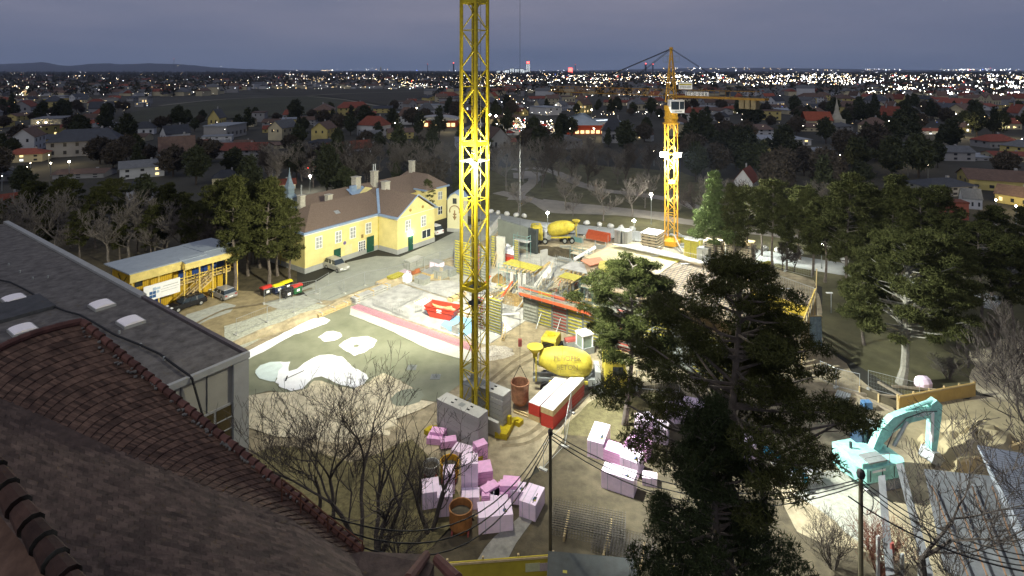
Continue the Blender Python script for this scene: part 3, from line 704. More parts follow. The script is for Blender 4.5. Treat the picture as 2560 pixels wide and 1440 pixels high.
def chimney(x, y, z0, z1, w=.9, pipes=0, pz=1.2):
    mb = MB(); mb.box(x, y, z0, w, w, z1 - z0); mb.box(x, y, z1 + .02, w + .2, w + .2, .14)
    c = mb.build('chimney', mat('old plaster', (.40, .38, .32), .9, .25, 3, .3), H)
    for k in range(pipes): MB().tube((x + (k - (pipes - 1) / 2) * .5, y, z1 + .12), (x + (k - (pipes - 1) / 2) * .5, y, z1 + pz), .11, n=8).build('flue', m_galv, c)
chimney(4.2, 7.2, 8.2, 10.6, .95, 1, 1.9); chimney(9.0, 6.2, 8.0, 10.0, .95)
chimney(18.6, 10.6, 8.2, 11.2, 1.3); chimney(23.5, 11.0, 8.4, 11.6, 1.1, 2, 1.5); chimney(19.9, 3.6, 8.0, 10.9, 1.15); chimney(35.4, 12.4, 8.6, 12.0, 1.0)
mb = MB(); mb.box(17.3, 9.9, 8.3, 1.3, .6, 1.6); mb.raw([(16.2, 8.7, 8.35), (20.2, 8.7, 8.35), (20.2, 10.6, 9.3), (16.2, 10.6, 9.3)], [(0, 1, 2, 3)]); mb.build('dormer', m_blue, H)
MB().box(7.7, 2.2, 7.75, .9, .8, .18, tilt=('X', .5)).build('roof_window', m_galv, H)
# ridge turret with a slate spire
tu = MB(); tu.box(4.8, 11.6, 7.4, 1.95, 1.95, 2.3); tw = tu.build('turret', mat('greenish grey boards', (.36, .42, .38), .8, .12, 2), H)
tu = MB(); m_sl = mat('blue slate', (.15, .20, .24), .6, .2, 4)
def ring(q, r, z): return [(4.8 + a * r, 11.6 + b * r, z) for a, b in ((-1, -1), (1, -1), (1, 1), (-1, 1))]
def stack(levels):
    vs = []; fs = []
    for r, z in levels: vs += ring(0, r, z)
    for k in range(len(levels) - 1):
        for i in range(4): fs.append((k * 4 + i, k * 4 + (i + 1) % 4, k * 4 + 4 + (i + 1) % 4, k * 4 + 4 + i))
    fs.append((3, 2, 1, 0)); return vs, fs
tu.raw(*stack([(1.15, 9.7), (1.2, 9.78), (.95, 9.95), (.62, 10.35), (.58, 10.4), (.58, 11.3), (.78, 11.35), (.72, 11.45), (.48, 11.95), (.25, 12.9), (.06, 14.2), (.02, 15.0)])); tu.build('spire', m_sl, tw)
lm = MB(); lm.box(18.0, -5.2, 2.75, .3, .25, .22); lm.build('door_lamp', m_bulb, H)
q = HA + U * 18 - V * 5.5; bulb('door_light', (q.x, q.y, 2.9), 90, (1, .97, .85), .1)

# narrow rendered transformer tower with painted arrow
TB = G(1146, 575); T = thing('rendered_tower', 'narrow pale yellow rendered tower with painted arch and arrow behind the near mast', 'tower', (TB.x - 2.1, TB.y - 1, 0), R(-14))
hh = 6.3
MB().extr([(0, 0), (3.1, 0), (3.1, hh), (2.4, hh + .9), (1.55, hh + 1.35), (.7, hh + .9), (0, hh)], 0, 3.4).build('wall', mat('pale lemon render', (.62, .60, .38), .9, .06, .6), T)
MB().extr([(-.15, hh - .05), (.68, hh + 1.0), (1.55, hh + 1.5), (2.42, hh + 1.0), (3.25, hh - .05), (3.25, hh + .08), (2.45, hh + 1.15), (1.55, hh + 1.65), (.65, hh + 1.15), (-.15, hh + .08)], -.1, 3.5).build('roof', m_blue, T)
MB().box(1.55, -.05, 5.6, .8, .1, 1.1).build('window', m_dark, T)
mb = MB(); pts = [(1.55 + math.cos(a) * 1.05, -.05, 4.2 + math.sin(a) * 1.05) for a in [R(x) for x in range(-20, 201, 20)]]
mb.path(pts, .12, 4); mb.bar((1.55, -.05, 2.9), (1.55, -.05, 4.3), .2); mb.raw([(1.1, -.08, 3.1), (2.0, -.08, 3.1), (1.55, -.08, 2.3)], [(0, 1, 2)]); mb.box(1.55, -.04, 3.4, .7, .06, .25)
mb.build('painted_emblem', mat('faded brown paint', (.24, .16, .08), .8, .2, 3), T)
MB().box(1.55, 1.7, 0, 3.22, 3.55, .7).build('plinth', m_plinth, T)

# ================================================================ WOODEN SITE OFFICE
OR = Vector((-41.6, 82.4, 0)); OFL = OR - U * 12.6
O = thing('site_office', 'two-storey yellow timber site office with grey roof, gallery and outside stair', 'site office', OFL, AZ)
m_oy = stripes(mat('ochre cladding', (.52, .33, .02), .7, .2, 1.2), 1.3, .55, 'X', .18)
mb = MB(); mb.box(6.2, 4.0, 0, 12.2, 5.4, 5.7); mb.build('wall', m_oy, O)
mb = MB(); mb.box(6.3, .45, 2.7, 12.6, 1.7, .14); mb.build('gallery', m_wood, O)
mb = MB(); mb.raw([(-.7, -.9, 6.25), (9, -.9, 6.25), (9, 7.3, 5.95), (-.7, 7.3, 5.95), (-.7, -.9, 6.1), (9, -.9, 6.1), (9, 7.3, 5.8), (-.7, 7.3, 5.8)], [(0, 1, 2, 3), (7, 6, 5, 4), (0, 4, 5, 1), (1, 5, 6, 2), (2, 6, 7, 3), (3, 7, 4, 0)])
mb.raw([(9, .0, 6.35), (13.6, .0, 6.35), (13.6, 7.3, 6.0), (9, 7.3, 6.0), (9, .0, 6.2), (13.6, .0, 6.2), (13.6, 7.3, 5.85), (9, 7.3, 5.85)], [(0, 1, 2, 3), (7, 6, 5, 4), (0, 4, 5, 1), (1, 5, 6, 2), (2, 6, 7, 3), (3, 7, 4, 0)])
mb.raw([(5.6, -1.9, 6.05), (13.4, -1.9, 6.05), (13.4, .1, 6.3), (5.6, .1, 6.3), (5.6, -1.9, 5.95), (13.4, -1.9, 5.95), (13.4, .1, 6.2), (5.6, .1, 6.2)], [(0, 1, 2, 3), (7, 6, 5, 4), (0, 4, 5, 1), (1, 5, 6, 2), (2, 6, 7, 3), (3, 7, 4, 0)])
mb.build('roof', mat('grey corrugated roof', (.27, .31, .35), .6, .1, 1), O)
MB().box(2.6, -.88, 5.0, 6.4, .08, 1.1).box(9.4, -1.86, 5.1, 7.6, .08, .85).box(5.65, -1.3, 5.1, .08, 1.1, .9).build('fascia', mat('light yellow board', (.62, .50, .17), .7, .2, 1), O)
for x in (-.3, 2.8, 5.6, 7.6, 9.4, 11.3, 12.9):
    MB().box(x, -.75 if x < 5 else -1.6, 0, .17, .17, 5.9).build('post', m_wood_y, O)
mb = MB()
for z in (3.2, 3.65):
    mb.bar((5.6, -.45, z), (12.9, -.45, z), .1); mb.bar((12.9, -.45, z), (12.9, 1.2, z), .1)
for x in (6.5, 7.5, 8.5, 9.5, 10.5, 11.5, 12.5): mb.bar((x, -.45, 2.8), (x, -.45, 3.8), .08)
mb.build('railing', m_wood_y, O)
st = MB()
for k in range(12):
    st.box(5.3 + k * .36, -1.0, .2 + k * .22, .34, 1.1, .05)
for y in (-1.55, -.45): st.bar((5.1, y, .1), (9.5, y, 2.8), .16)
stair = st.build('stair', m_wood, O)
st = MB()
for y in (-1.55, -.45):
    for dz in (.55, 1.0): st.bar((5.1, y, .1 + dz), (9.5, y, 2.8 + dz), .09)
    for k in range(6): st.bar((5.3 + k * .8, y, .2 + k * .5), (5.3 + k * .8, y, 1.2 + k * .5), .08)
st.build('handrail', m_wood, stair)
m_bl = mat('deep blue door', (.015, .05, .20), .5, .2, 1)
for x, z in ((6.6, 2.85), (8.4, 2.85), (9.6, 2.85), (11.0, 2.85), (3.4, .1), (12.0, 2.85)):
    dd = MB().box(x, 1.26, z, .95, .08, 2.0).build('door', m_bl, O); MB().box(x + .35, 1.2, z + 1, .1, .08, .05).build('handle', m_galv, dd)
MB().box(1.2, 1.25, 3.6, .9, .07, .9).build('window', m_glass, O)
mb = MB(); mb.path([(-.05, 1.6, 5.2), (-.15, 2.2, 4.5), (-.15, 3.0, 4.3), (-.1, 4.2, 5.1)], .05, 4); mb.build('hanging_cable', m_black, O)
sb = thing('sign_board', 'large white sign board with blue squares on the site office front', 'sign', OFL + U * 3.1 - V * 1.05 + Vector((0, 0, 2.15)), AZ); sb.scale = (.85, 1, .9)
MB().box(0, 0, 0, 5.2, .08, 2.2).build('board', m_white, sb)
mb = MB(); mb.box(-1.6, -.06, .8, .42, .04, .42); mb.box(-1.12, -.06, .8, .42, .04, .42); mb.box(-1.6, -.06, .3, .42, .04, .42); mb.box(-1.12, -.06, .3, .42, .04, .42)
mb.build('blue_squares', mat('print blue', (.03, .10, .26), .6, .1, 1), sb)
mb = MB(); mb.box(-2.15, -.06, .1, .4, .04, .3); mb.box(-1.12, -.06, 1.3, .42, .04, .42); mb.box(-.62, -.06, .85, .35, .04, .35); mb.box(-.6, -.06, 1.35, .6, .04, .3); mb.build('pale_squares', mat('print pale blue', (.38, .48, .60), .6, .1, 1), sb)
mb = MB(); mb.box(1.1, -.06, 1.15, 2.6, .04, .04); mb.box(1.0, -.06, .8, 2.4, .04, .04); mb.box(1.2, -.06, 1.5, 2.2, .04, .08); mb.build('print_lines', m_galv, sb)
# ================================================================ FOREGROUND ROOFS
def lerp(a, b, t): return a + (b - a) * t
m_tile = mat('old clay tiles', (.080, .044, .030), .9, .35, 2.5, .4, isl=.5, col2=(.13, .078, .052))
m_shin = mat('weathered brown shingles', (.080, .055, .042), .95, .4, 2.6, .6, isl=.35, col2=(.118, .080, .060))
m_ridge = mat('red ridge tiles', (.10, .045, .034), .85, .3, 3, .3, isl=.3)
m_mort = mat('grey mortar', (.16, .15, .13), .95, .4, 5, .8)
CRF = thing('church_roof', 'dark red clay tile roof with ridge tiles filling the lower left corner', 'roof', (-8, 14, 20))
off = Vector(CRF.location)
hipP = lambda t: (lerp(205, 905, t), lerp(808, 1386, t), lerp(18, 13.5, t))
def endP(t):
    x, y, d = hipP(t)
    dx = lerp(-300, -25, t); dy = 140 - 110 * (t / .3) * .27 if t < .3 else max(5, 110 - (t - .3) * 190)
    return x + dx, y + dy, lerp(15.2, 13.2, t)
def surf(s, t):
    a, b = hipP(t), endP(t)
    c = (a[0] + (b[0] - a[0]) * .72, a[1] + (b[1] - a[1]) * .30, lerp(a[2], b[2], .45))
    k = 1 - s
    return GD(*[k * k * a[i] + 2 * k * s * c[i] + s * s * b[i] for i in range(3)])
mb = MB(); NC = 50; NT = 34; rr = random.Random(5)
for i in range(NC):
    t0, t1 = i / NC, (i + 1.25) / NC
    for j in range(NT):
        s0, s1 = j / NT, (j + .985) / NT
        st = .5 * (i % 2) / NT; s0 = min(1, s0 + st); s1 = min(1, s1 + st)
        lift = Vector((0, 0, .035 + rr.uniform(-.01, .01)))
        a, b, c, d = surf(s0, t0), surf(s1, t0), surf(s1, min(1, t1)), surf(s0, min(1, t1))
        low = Vector((0, 0, -.05))
        vs = [a, b, c + lift, d + lift, c + low, d + low]
        mb.raw([v - off for v in vs], [(0, 1, 2, 3), (3, 2, 4, 5)])
mb.build('tile_field', m_tile, CRF)
mb = MB(); q_ = [[surf(i / 10, j / 10) - off - Vector((0, 0, .05)) for i in range(11)] for j in range(11)]
for j in range(10):
    for i in range(10): mb.raw([q_[j][i], q_[j][i + 1], q_[j + 1][i + 1], q_[j + 1][i]], [(0, 1, 2, 3)])
mb.build('under_roof', m_shin, CRF)
mb = MB(); n = 40
for k in range(n):
    t = k / n; a = GD(*hipP(t)); b = GD(*hipP(t + .9 / n)); mb.tube(a - off + Vector((0, 0, .05)), b - off + Vector((0, 0, .08)), .10, .12, 8)
tp = [surf(s / 12, 0) for s in range(13)]
for a, b in zip(tp[:-1], tp[1:]): mb.tube(a - off + Vector((0, 0, .06)), b - off + Vector((0, 0, .06)), .11, .12, 8)
mb.build('ridge_tiles', m_ridge, CRF)
mb = MB()
for k in range(90):
    t = rr.uniform(0, .8); a = surf(rr.uniform(.02, .09), t) - off + Vector((0, 0, .05)); mb.box(a.x, a.y, a.z, rr.uniform(.04, .12), rr.uniform(.03, .08), .04, rr.uniform(0, 3))
mb.build('mortar', m_mort, CRF)
LR = thing('lower_roof', 'weathered brown shingle roof slope along the bottom left edge', 'roof', (-4, 11, 20)); off = Vector(LR.location)
def plane(u, w):
    # top border follows the ends of the tile courses
    t = min(1, max(0, u)); x, y, d = endP(t)
    x -= 6; y -= 6; d += .12
    if u < 0: x += u * 500; y += u * 200
    bx, by, bd = lerp(-300, 1100, u), 1750, 8.0
    if w < .0: return GD(x, y, d)
    a = GD(x, y, d - .05); b = GD(bx, by, bd)
    return a.lerp(b, w)
mb = MB(); NI, NJ = 40, 46
for i in range(NI):
    for j in range(NJ):
        u0, u1 = i / NI, (i + .97) / NI; w0, w1 = j / NJ, (j + 1.15) / NJ
        sh = .5 * (j % 2) / NI; u0 += sh; u1 += sh
        l = Vector((0, 0, .022 + rr.uniform(-.012, .012)))
        a, b, c, d = plane(min(1, u0), w0) + l, plane(min(1, u1), w0) + l, plane(min(1, u1), w1), plane(min(1, u0), w1)
        mb.raw([v - off for v in (a, b, c, d)], [(3, 2, 1, 0)])
mb.raw([v - off - Vector((0, 0, .04)) for v in (plane(0, 0), plane(.5, 0), plane(1, 0), plane(1, 1), plane(.5, 1), plane(0, 1))], [(5, 4, 1, 0), (4, 3, 2, 1)])
mb.build('shingle_field', m_shin, LR)
mb = MB(); pr = [(705, 1228, 14.3), (752, 1262, 14.1), (820, 1320, 13.8), (906, 1386, 13.3)]
gp = [GD(*p) - off for p in pr]
for p in gp: mb.tube(p + Vector((0, 0, -.3)), p + Vector((0, 0, .32)), .02, n=5)
for a, b in zip(gp[:-1], gp[1:]): mb.tube(a + Vector((0, 0, .3)), b + Vector((0, 0, .3)), .018, n=5); mb.tube(a + Vector((0, 0, .12)), b + Vector((0, 0, .12)), .018, n=5)
mb.build('snow_guard', mat('rusty iron', (.10, .04, .022), .85, .3, 4), LR)
NRf = thing('near_ridge', 'row of mossy ridge tiles crossing the bottom left corner', 'roof ridge', (-6, 8, 22)); off = Vector(NRf.location)
mb = MB(); ml = MB()
A_, B_ = (-40, 1140, 9.6), (205, 1500, 7.6)
for k in range(8):
    t = k / 8; a = GD(*[lerp(A_[i], B_[i], t) for i in range(3)]) - off; b = GD(*[lerp(A_[i], B_[i], t + .105) for i in range(3)]) - off
    mb.tube(a, b, .15, .18, 10); ml.tube(b + (a - b) * .05, b, .172, .183, 10)
mb.build('ridge_tiles', mat('dark mossy tiles', (.045, .024, .017), .95, .4, 3, .4, isl=.4), NRf)
ml.build('mortar', mat('mossy mortar', (.085, .08, .06), .95, .4, 4, .6), NRf)
mb = MB(); q = [GD(-60, 1200, 9.5), GD(200, 1520, 7.6), GD(-200, 1700, 7.0), GD(-400, 1400, 8.8)]
mb.raw([v - off - Vector((0, 0, .1)) for v in q], [(3, 2, 1, 0)]); mb.build('tile_field', m_tile, NRf)
SR = thing('dormer_roof', 'small dark shingle roof with two red ridge tiles at the bottom edge', 'roof', GD(1000, 1420, 12.5)); off = Vector(SR.location)
mb = MB(); q = [GD(905, 1378, 13.3), GD(1062, 1386, 13.2), GD(1085, 1410, 12.8), GD(1010, 1600, 11), GD(820, 1600, 11), GD(860, 1390, 13.0)]
mb.raw([v - off for v in q] + [v - off - Vector((0, 0, .4)) for v in q], [(5, 4, 3, 2, 1, 0), (0, 1, 7, 6), (1, 2, 8, 7), (2, 3, 9, 8)]); mb.build('shingle_field', m_shin, SR)
mb = MB(); mb.tube(GD(1066, 1388, 13) - off, GD(1020, 1450, 12) - off, .10, .12, 8); mb.tube(GD(1092, 1398, 12.9) - off, GD(1145, 1450, 12.2) - off, .11, .13, 8)
mb.build('ridge_tiles', m_ridge, SR)

# ================================================================ FLAT-ROOFED BUILDING
FQ = G(620, 880, 9.0); FQ.z = 0
FB = thing('flat_roofed_building', 'flat-roofed building with grey gravel roof and pale panel wall at left', 'building', FQ, AZ)
m_bit = mat('bitumen roof', (.085, .078, .072), .95, .38, 1.1, .6, col2=(.14, .13, .12))
MB().box(-14, 34, 0, 27.6, 67.6, 8.7).build('wall', mat('beige wall panels', (.30, .29, .24), .7, .08, .6), FB)
MB().box(-14, 34, 8.72, 27.2, 67.2, .2).build('roof', m_bit, FB)
m_fas = mat('pale metal edging', (.27, .275, .26), .5, .12, 1)
mb = MB(); mb.box(-14, .05, 8.55, 28.2, .35, .47); mb.build('edging', m_fas, FB)
mb = MB(); mb.box(-.05, 10, 8.55, .35, 19.4, .5); mb.build('edging', mat('dark metal edging', (.10, .085, .085), .6, .2, 1), FB)
mb = MB(); mb.box(-.05, 44, 8.6, .6, 48.6, .55); mb.build('edging', m_fas, FB)
MB().box(-.62, .08, 0, 1.25, .4, 8.5).build('corner_pillar', m_fas, FB)
mb = MB()
for s in (3.0, 4.9, 6.6, 8.4, 10.2): mb.box(-s - .2, .17, 2, .05, .06, 6.5)
mb.build('panel_joint', m_dark, FB)
wf = MB().box(-2.5, .12, 2.6, 2.5, .12, 2.9).build('window', m_fas, FB)
MB().box(-1.95, .07, 2.7, 1.2, .1, 2.65).box(-3.2, .07, 2.7, .9, .1, 2.65).build('pane', mat('brown dim glass', (.06, .045, .02), .2, .4, 1, spec=.6), wf)
MB().box(-1.95, .0, 4.4, 1.25, .06, .08).box(-1.95, .0, 3.5, 1.25, .06, .08).box(-3.2, .0, 4.0, .9, .06, .08).build('glazing_bars', m_fas, wf)
wi = FB.matrix_world.copy()
FBM = Matrix.Translation(FQ) @ Matrix.Rotation(AZ, 4, 'Z'); FBI = FBM.inverted()
m_dome = mat('milky acrylic', (.85, .80, .78), .3, .05, 1, spec=.5)
for x, y in ((255, 763), (327, 805), (57, 825), (36, 748)):
    p = FBI @ G(x, y, 9.05)
    sk = MB().box(p.x, p.y, 8.9, 1.75, 2.0, .28).build('skylight', m_fas, FB)
    mb = MB(); a, b = .80, .95; L = [(1, 0), (.9, .07), (.6, .13), (.2, .16)]
    for (k0, h0), (k1, h1) in zip(L[:-1], L[1:]):
        v = [(p.x + sx * a * k, p.y + sy * b * (1 if 1 else k), 9.18 + h) for k, h in ((k0, h0), (k1, h1)) for sx, sy in ((-1, -1), (1, -1), (1, 1), (-1, 1))]
        mb.raw(v, [(0, 1, 5, 4), (1, 2, 6, 5), (2, 3, 7, 6), (3, 0, 4, 7)])
    k, h = L[-1]; mb.raw([(p.x + sx * a * k, p.y + sy * b, 9.18 + h) for sx, sy in ((-1, -1), (1, -1), (1, 1), (-1, 1))], [(0, 1, 2, 3)])
    mb.build('dome', m_dome, sk)
p = FBI @ G(45, 772, 9.05); MB().box(p.x, p.y, 8.9, 4.5, 5, .35).build('roof_hatch', mat('slate bitumen', (.05, .052, .055), .9, .3, 1), FB)
mb = MB()
for x, y in ((22, 662), (50, 680), (82, 697), (120, 693), (298, 832), (352, 864), (410, 898)):
    p = FBI @ G(x, y, 9.0); MB().tube((p.x, p.y, 8.9), (p.x, p.y, 9.2), .09, n=6).build('roof_vent', m_grey, FB)
pts = [G(x, y, 9.1) for x, y in ((-40, 690), (0, 700), (25, 705), (60, 722), (95, 742), (125, 762), (162, 777), (200, 787), (237, 807), (275, 830), (290, 838), (350, 862), (400, 885), (440, 915), (470, 936))]
mb = MB(); mb.path(pts, .085, 6)
o_ = G(483, 940, 9.0); e0 = FBM @ Vector((-4.5, -.28, 8.9)); mb.path([pts[-1], e0, FBM @ Vector((-4.2, -.30, 7.6)), FBM @ Vector((-3.8, -.30, 6)), FBM @ Vector((-3.3, -.30, 4.4)), FBM @ Vector((-3.1, -.30, 2.0))], .085, 6)
tag(mb.build('cable', m_black), 'thick black cable snaking across the flat roof and down its wall', 'cable')
# ================================================================ VEHICLES
def car(name, label, body, L=4.5, W=1.8, H_=1.5, cab=(-.95, 1.0), wagon=True):
    t = thing(name, label, 'car'); h = L / 2; zb = .28; zs = .9 if H_ < 1.6 else 1.0
    mb = MB()
    mb.extr([(-h, zb + .15), (-h + .1, zb), (h - .15, zb), (h, zb + .2), (h - .05, zs - .18), (h - .9, zs - .02), (-h + .05, zs)], -W / 2, W / 2)
    x0, x1 = (-h + .25 if wagon else -h + .8), h - 1.25; r0, r1 = x0 + .35, x1 - .75; a, b = W / 2 - .04, W / 2 - .22
    def fr(z0, z1, i0, i1, o=0.0):
        s = lambda t_: (lerp(x0, r0, t_) - o, lerp(x1, r1, t_) + o, lerp(a, b, t_) + o)
        p, q = s(i0), s(i1)
        return [(p[0], -p[2], z0), (p[1], -p[2], z0), (p[1], p[2], z0), (p[0], p[2], z0), (q[0], -q[2], z1), (q[1], -q[2], z1), (q[1], q[2], z1), (q[0], q[2], z1)]
    bf = [(3, 2, 1, 0), (4, 5, 6, 7), (0, 1, 5, 4), (1, 2, 6, 5), (2, 3, 7, 6), (3, 0, 4, 7)]
    mb.raw(fr(zs - .05, H_, 0, 1), bf); mb.box((r0 + r1) / 2, b - .12, H_ + .01, (r1 - r0) * .8, .05, .05); mb.box((r0 + r1) / 2, -b + .12, H_ + .01, (r1 - r0) * .8, .05, .05)
    mb.build('body', body, t)
    mb = MB(); v = fr(zs + .05, H_ - .1, .12, .82, .02)
    mb.raw(v, bf); mb.build('windows', m_glass, t)
    mb = MB()
    for k in (.36, .68):
        for s1 in (-1, 1):
            xa, xb = lerp(x0, x1, k), lerp(r0, r1, k); mb.bar((xa, s1 * (a + .01), zs), (xb, s1 * (b + .01), H_ - .05), .07)
    mb.build('pillars', body, t)
    for sx in (-1, 1):
        for sy in (-1, 1):
            w = MB().tube((sx * (h - .85), sy * (W / 2 - .2), .33), (sx * (h - .85), sy * (W / 2 + .02), .33), .33, n=14).build('wheel', m_black, t)
            MB().tube((sx * (h - .85), sy * (W / 2 + .02), .33), (sx * (h - .85), sy * (W / 2 + .035), .33), .2, n=10).build('rim', m_galv, w)
    for sy in (-1, 1):
        MB().box(h - .12, sy * (W / 2 - .3), .62, .3, .42, .16).build('headlight', m_white, t)
        MB().box(-h + .06, sy * (W / 2 - .2), .68, .16, .28, .2).build('tail_light', m_form_r, t)
        MB().box(x1 - .45, sy * (W / 2 + .08), zs, .12, .2, .14).build('mirror', body, t)
    MB().box(h + .0, 0, .38, .05, .5, .11).build('number_plate', m_white, t); MB().box(-h - .0, 0, .55, .05, .5, .11).build('number_plate', m_white, t)
    return t
def place(o, px, py, rz, z=.13): p = G(px, py, z); o.location = p; o.rotation_euler = (0, 0, rz); return o
m_cs = mat('silver car paint', (.42, .43, .44), .3, .06, 1, metal=.5)
m_cc = mat('champagne car paint', (.46, .46, .42), .3, .06, 1, metal=.4)
m_cb = mat('black car paint', (.012, .012, .015), .25, .1, 1, spec=.6)
m_cw = mat('white car paint', (.72, .72, .72), .35, .05, 1)
place(car('parked_car', 'black estate car parked in front of the timber site office', m_cb, 4.6), 467, 768, AZ + math.pi)
place(car('parked_car', 'silver estate car parked at the right end of the site office', m_cs, 4.5), 556, 742, AZ + R(92))
place(car('parked_car', 'champagne minivan parked beside the yellow house', m_cc, 4.6, 1.8, 1.75), 841, 673, AZ - R(93))
place(car('parked_van', 'small white van parked behind the gabled wing of the yellow house', m_cw, 4.2, 1.8, 1.85), 1083, 584, AZ + R(85))

def bin_(label, body, lid, px, py, w=1.35, d=1.05, h=1.1, rz=0):
    t = thing('rubbish_bin', label, 'bin', G(px, py, .14), AZ + rz, 'wheeled bins beside the slip road')
    mb = MB(); mb.raw([(-w * .43, -d * .4, .15), (w * .43, -d * .4, .15), (w * .43, d * .4, .15), (-w * .43, d * .4, .15), (-w / 2, -d / 2, h), (w / 2, -d / 2, h), (w / 2, d / 2, h), (-w / 2, d / 2, h)], [(3, 2, 1, 0), (4, 5, 6, 7), (0, 1, 5, 4), (1, 2, 6, 5), (2, 3, 7, 6), (3, 0, 4, 7)]); mb.build('tub', body, t)
    mb = MB(); mb.extr([(-d * .53, 0), (d * .53, 0), (d * .53, .08), (d * .25, .24), (-d * .25, .26), (-d * .53, .1)], -w * .53, w * .53); l = mb.build('lid', lid, t, (0, 0, h), R(90))
    for sx in (-1, 1):
        for sy in (-1, 1): MB().tube((sx * w * .35, sy * d * .3, .09), (sx * w * .35 + .05, sy * d * .3, .09), .09, n=8).build('wheel', m_black, t)
    MB().box(0, -d * .47, .45, .45, .06, .4, tilt=('X', -.09)).build('sticker', m_white, t)
    return t
m_bk = mat('black plastic', (.02, .02, .022), .5, .2, 2); m_gn = mat('green plastic', (.02, .12, .04), .5, .2, 2); m_nv = mat('navy plastic', (.02, .03, .08), .5, .2, 2)
m_ly = mat('yellow lid', (.72, .62, .02), .45, .1, 2); m_lr = mat('red lid', (.50, .04, .03), .45, .1, 2)
bin_('dark bin with a dull red lid, leftmost of the bins', m_bk, m_lr, 665, 738)
bin_('navy bin with a bright yellow lid left of the black bin', m_nv, m_ly, 694, 733)
bin_('dark bin with a yellow lid, rear one behind the black bin', m_bk, m_ly, 716, 724)
bin_('all black bin at the front of the bin row', m_bk, m_bk, 718, 744)
bin_('green bin with a red lid, rightmost of the bins', m_gn, m_lr, 741, 734)

def mixer(name, label, px, py, rz):
    t = thing(name, label, 'mixer truck', G(px, py, .12), rz, 'concrete mixer trucks')
    MB().box(-.3, -.45, .85, 8.0, .25, .3).box(-.3, .45, .85, 8.0, .25, .3).box(-2.2, 0, .8, .3, 1.0, .35).box(1.4, 0, .75, 1.2, 2.0, .6).build('chassis', m_grey, t)
    mb = MB(); mb.extr([(2.35, .75), (4.35, .75), (4.5, 1.2), (4.45, 1.9), (4.2, 2.95), (4.0, 3.05), (2.45, 3.05), (2.35, 2.9)], -1.22, 1.22); mb.box(3.2, 0, 3.04, .9, .9, .07)
    cb = mb.build('cab', m_yel, t)
    MB().box(4.38, 0, 1.85, .12, 2.1, .95, tilt=('Y', -.22)).build('windscreen', m_glass, cb)
    MB().box(3.55, -1.23, 1.9, .95, .05, .75).box(3.55, 1.23, 1.9, .95, .05, .75).build('side_window', m_glass, cb)
    MB().box(3.2, 0, 3.1, .55, .55, .06).build('roof_hatch', m_grey, cb)
    for sy in (-1, 1): MB().box(4.5, sy * .95, 1.0, .08, .35, .2).build('headlight', m_white, cb)
    ax = Vector((1, 0, -.13)).normalized()
    dm = MB().lathe([(.62, 0), (.78, .35), (1.0, 1.0), (1.22, 2.0), (1.24, 3.1), (1.1, 4.2), (.8, 4.8), (.35, 5.0)], 28, (-3.7, 0, 2.75), ax=tuple(ax)).build('drum', m_yel, t, smooth=True)
    mb = MB(); mb.lathe([(1.235, 0), (1.245, .06)], 28, (-3.7 + 2.0, 0, 2.75 - .26), ax=tuple(ax)); mb.build('drum_band', m_mast, dm)
    m_fade = mat('faded drum lettering', (.22, .17, .05), .6, .2, 3)
    if 'near' in label:
        for k, s in enumerate(('PEHOFER', 'BETON')):
            me_ = text_mesh(s, .62, .01); me_.materials.append(m_fade)
            for v in me_.vertices:
                a = (v.co.y + .25 - k * .75) / 1.27 + .45; r = 1.262 + v.co.z * .3; v.co = Vector((v.co.x, -math.cos(a) * r, math.sin(a) * r))
            o = link('lettering', me_, dm, (-1.1, 0, 2.75 - .33))
    mb = MB(); mb.lathe([(.2, 0), (.25, .4), (.75, .9), (.8, 1.0)], 12, (-4.1, 0, 2.7)); mb.bar((-4.0, -.6, .9), (-4.0, -.6, 3.0), .12); mb.bar((-4.0, .6, .9), (-4.0, .6, 3.0), .12); mb.build('hopper', m_yel, t)
    mb = MB(); mb.raw([(-4.2, -.2, 2.4), (-4.2, .2, 2.4), (-3.6, 1.35, 1.3), (-3.6, .95, 1.3), (-4.2, -.25, 2.6), (-4.2, .25, 2.6), (-3.6, 1.4, 1.5), (-3.6, .9, 1.5)], [(0, 1, 2, 3), (0, 4, 5, 1), (0, 3, 7, 4), (1, 5, 6, 2)]); mb.build('chute', m_galv, t)
    for sy in (-1.1, 1.1): MB().box(-1, sy, 1.0, 3.6, .12, .25).build('mudguard', m_yel, t)
    mb = MB()
    for y in (-.22, .22): mb.bar((-4.25, y + .75, .9), (-4.25, y + .75, 3.2), .05)
    for q in range(7): mb.bar((-4.25, .53, 1.0 + q * .33), (-4.25, .97, 1.0 + q * .33), .04)
    mb.build('ladder', m_grey, t)
    MB().box(1.75, 0, .95, .5, 2.1, 1.1).build('water_tank', m_galv, t)
    for x in (-3.1, -1.75, 1.9, 3.4):
        for sy in (-1, 1):
            w = MB().tube((x, sy * .8, .52), (x, sy * 1.18, .52), .52, n=18).build('wheel', m_black, t)
            MB().tube((x, sy * 1.18, .52), (x, sy * 1.21, .52), .3, n=12).build('rim', m_grey, w)
    return t
mx = mixer('mixer_truck', 'near yellow concrete mixer truck with faded drum lettering behind the red panel stacks', 1446, 972, R(-3))
mx.scale = (1.06, 1.06, 1.12)
mx2 = mixer('mixer_truck', 'far yellow concrete mixer truck on the road above the dark wall', 1386, 606, R(184)); mx2.scale = (1.0, 1.0, 1.1)

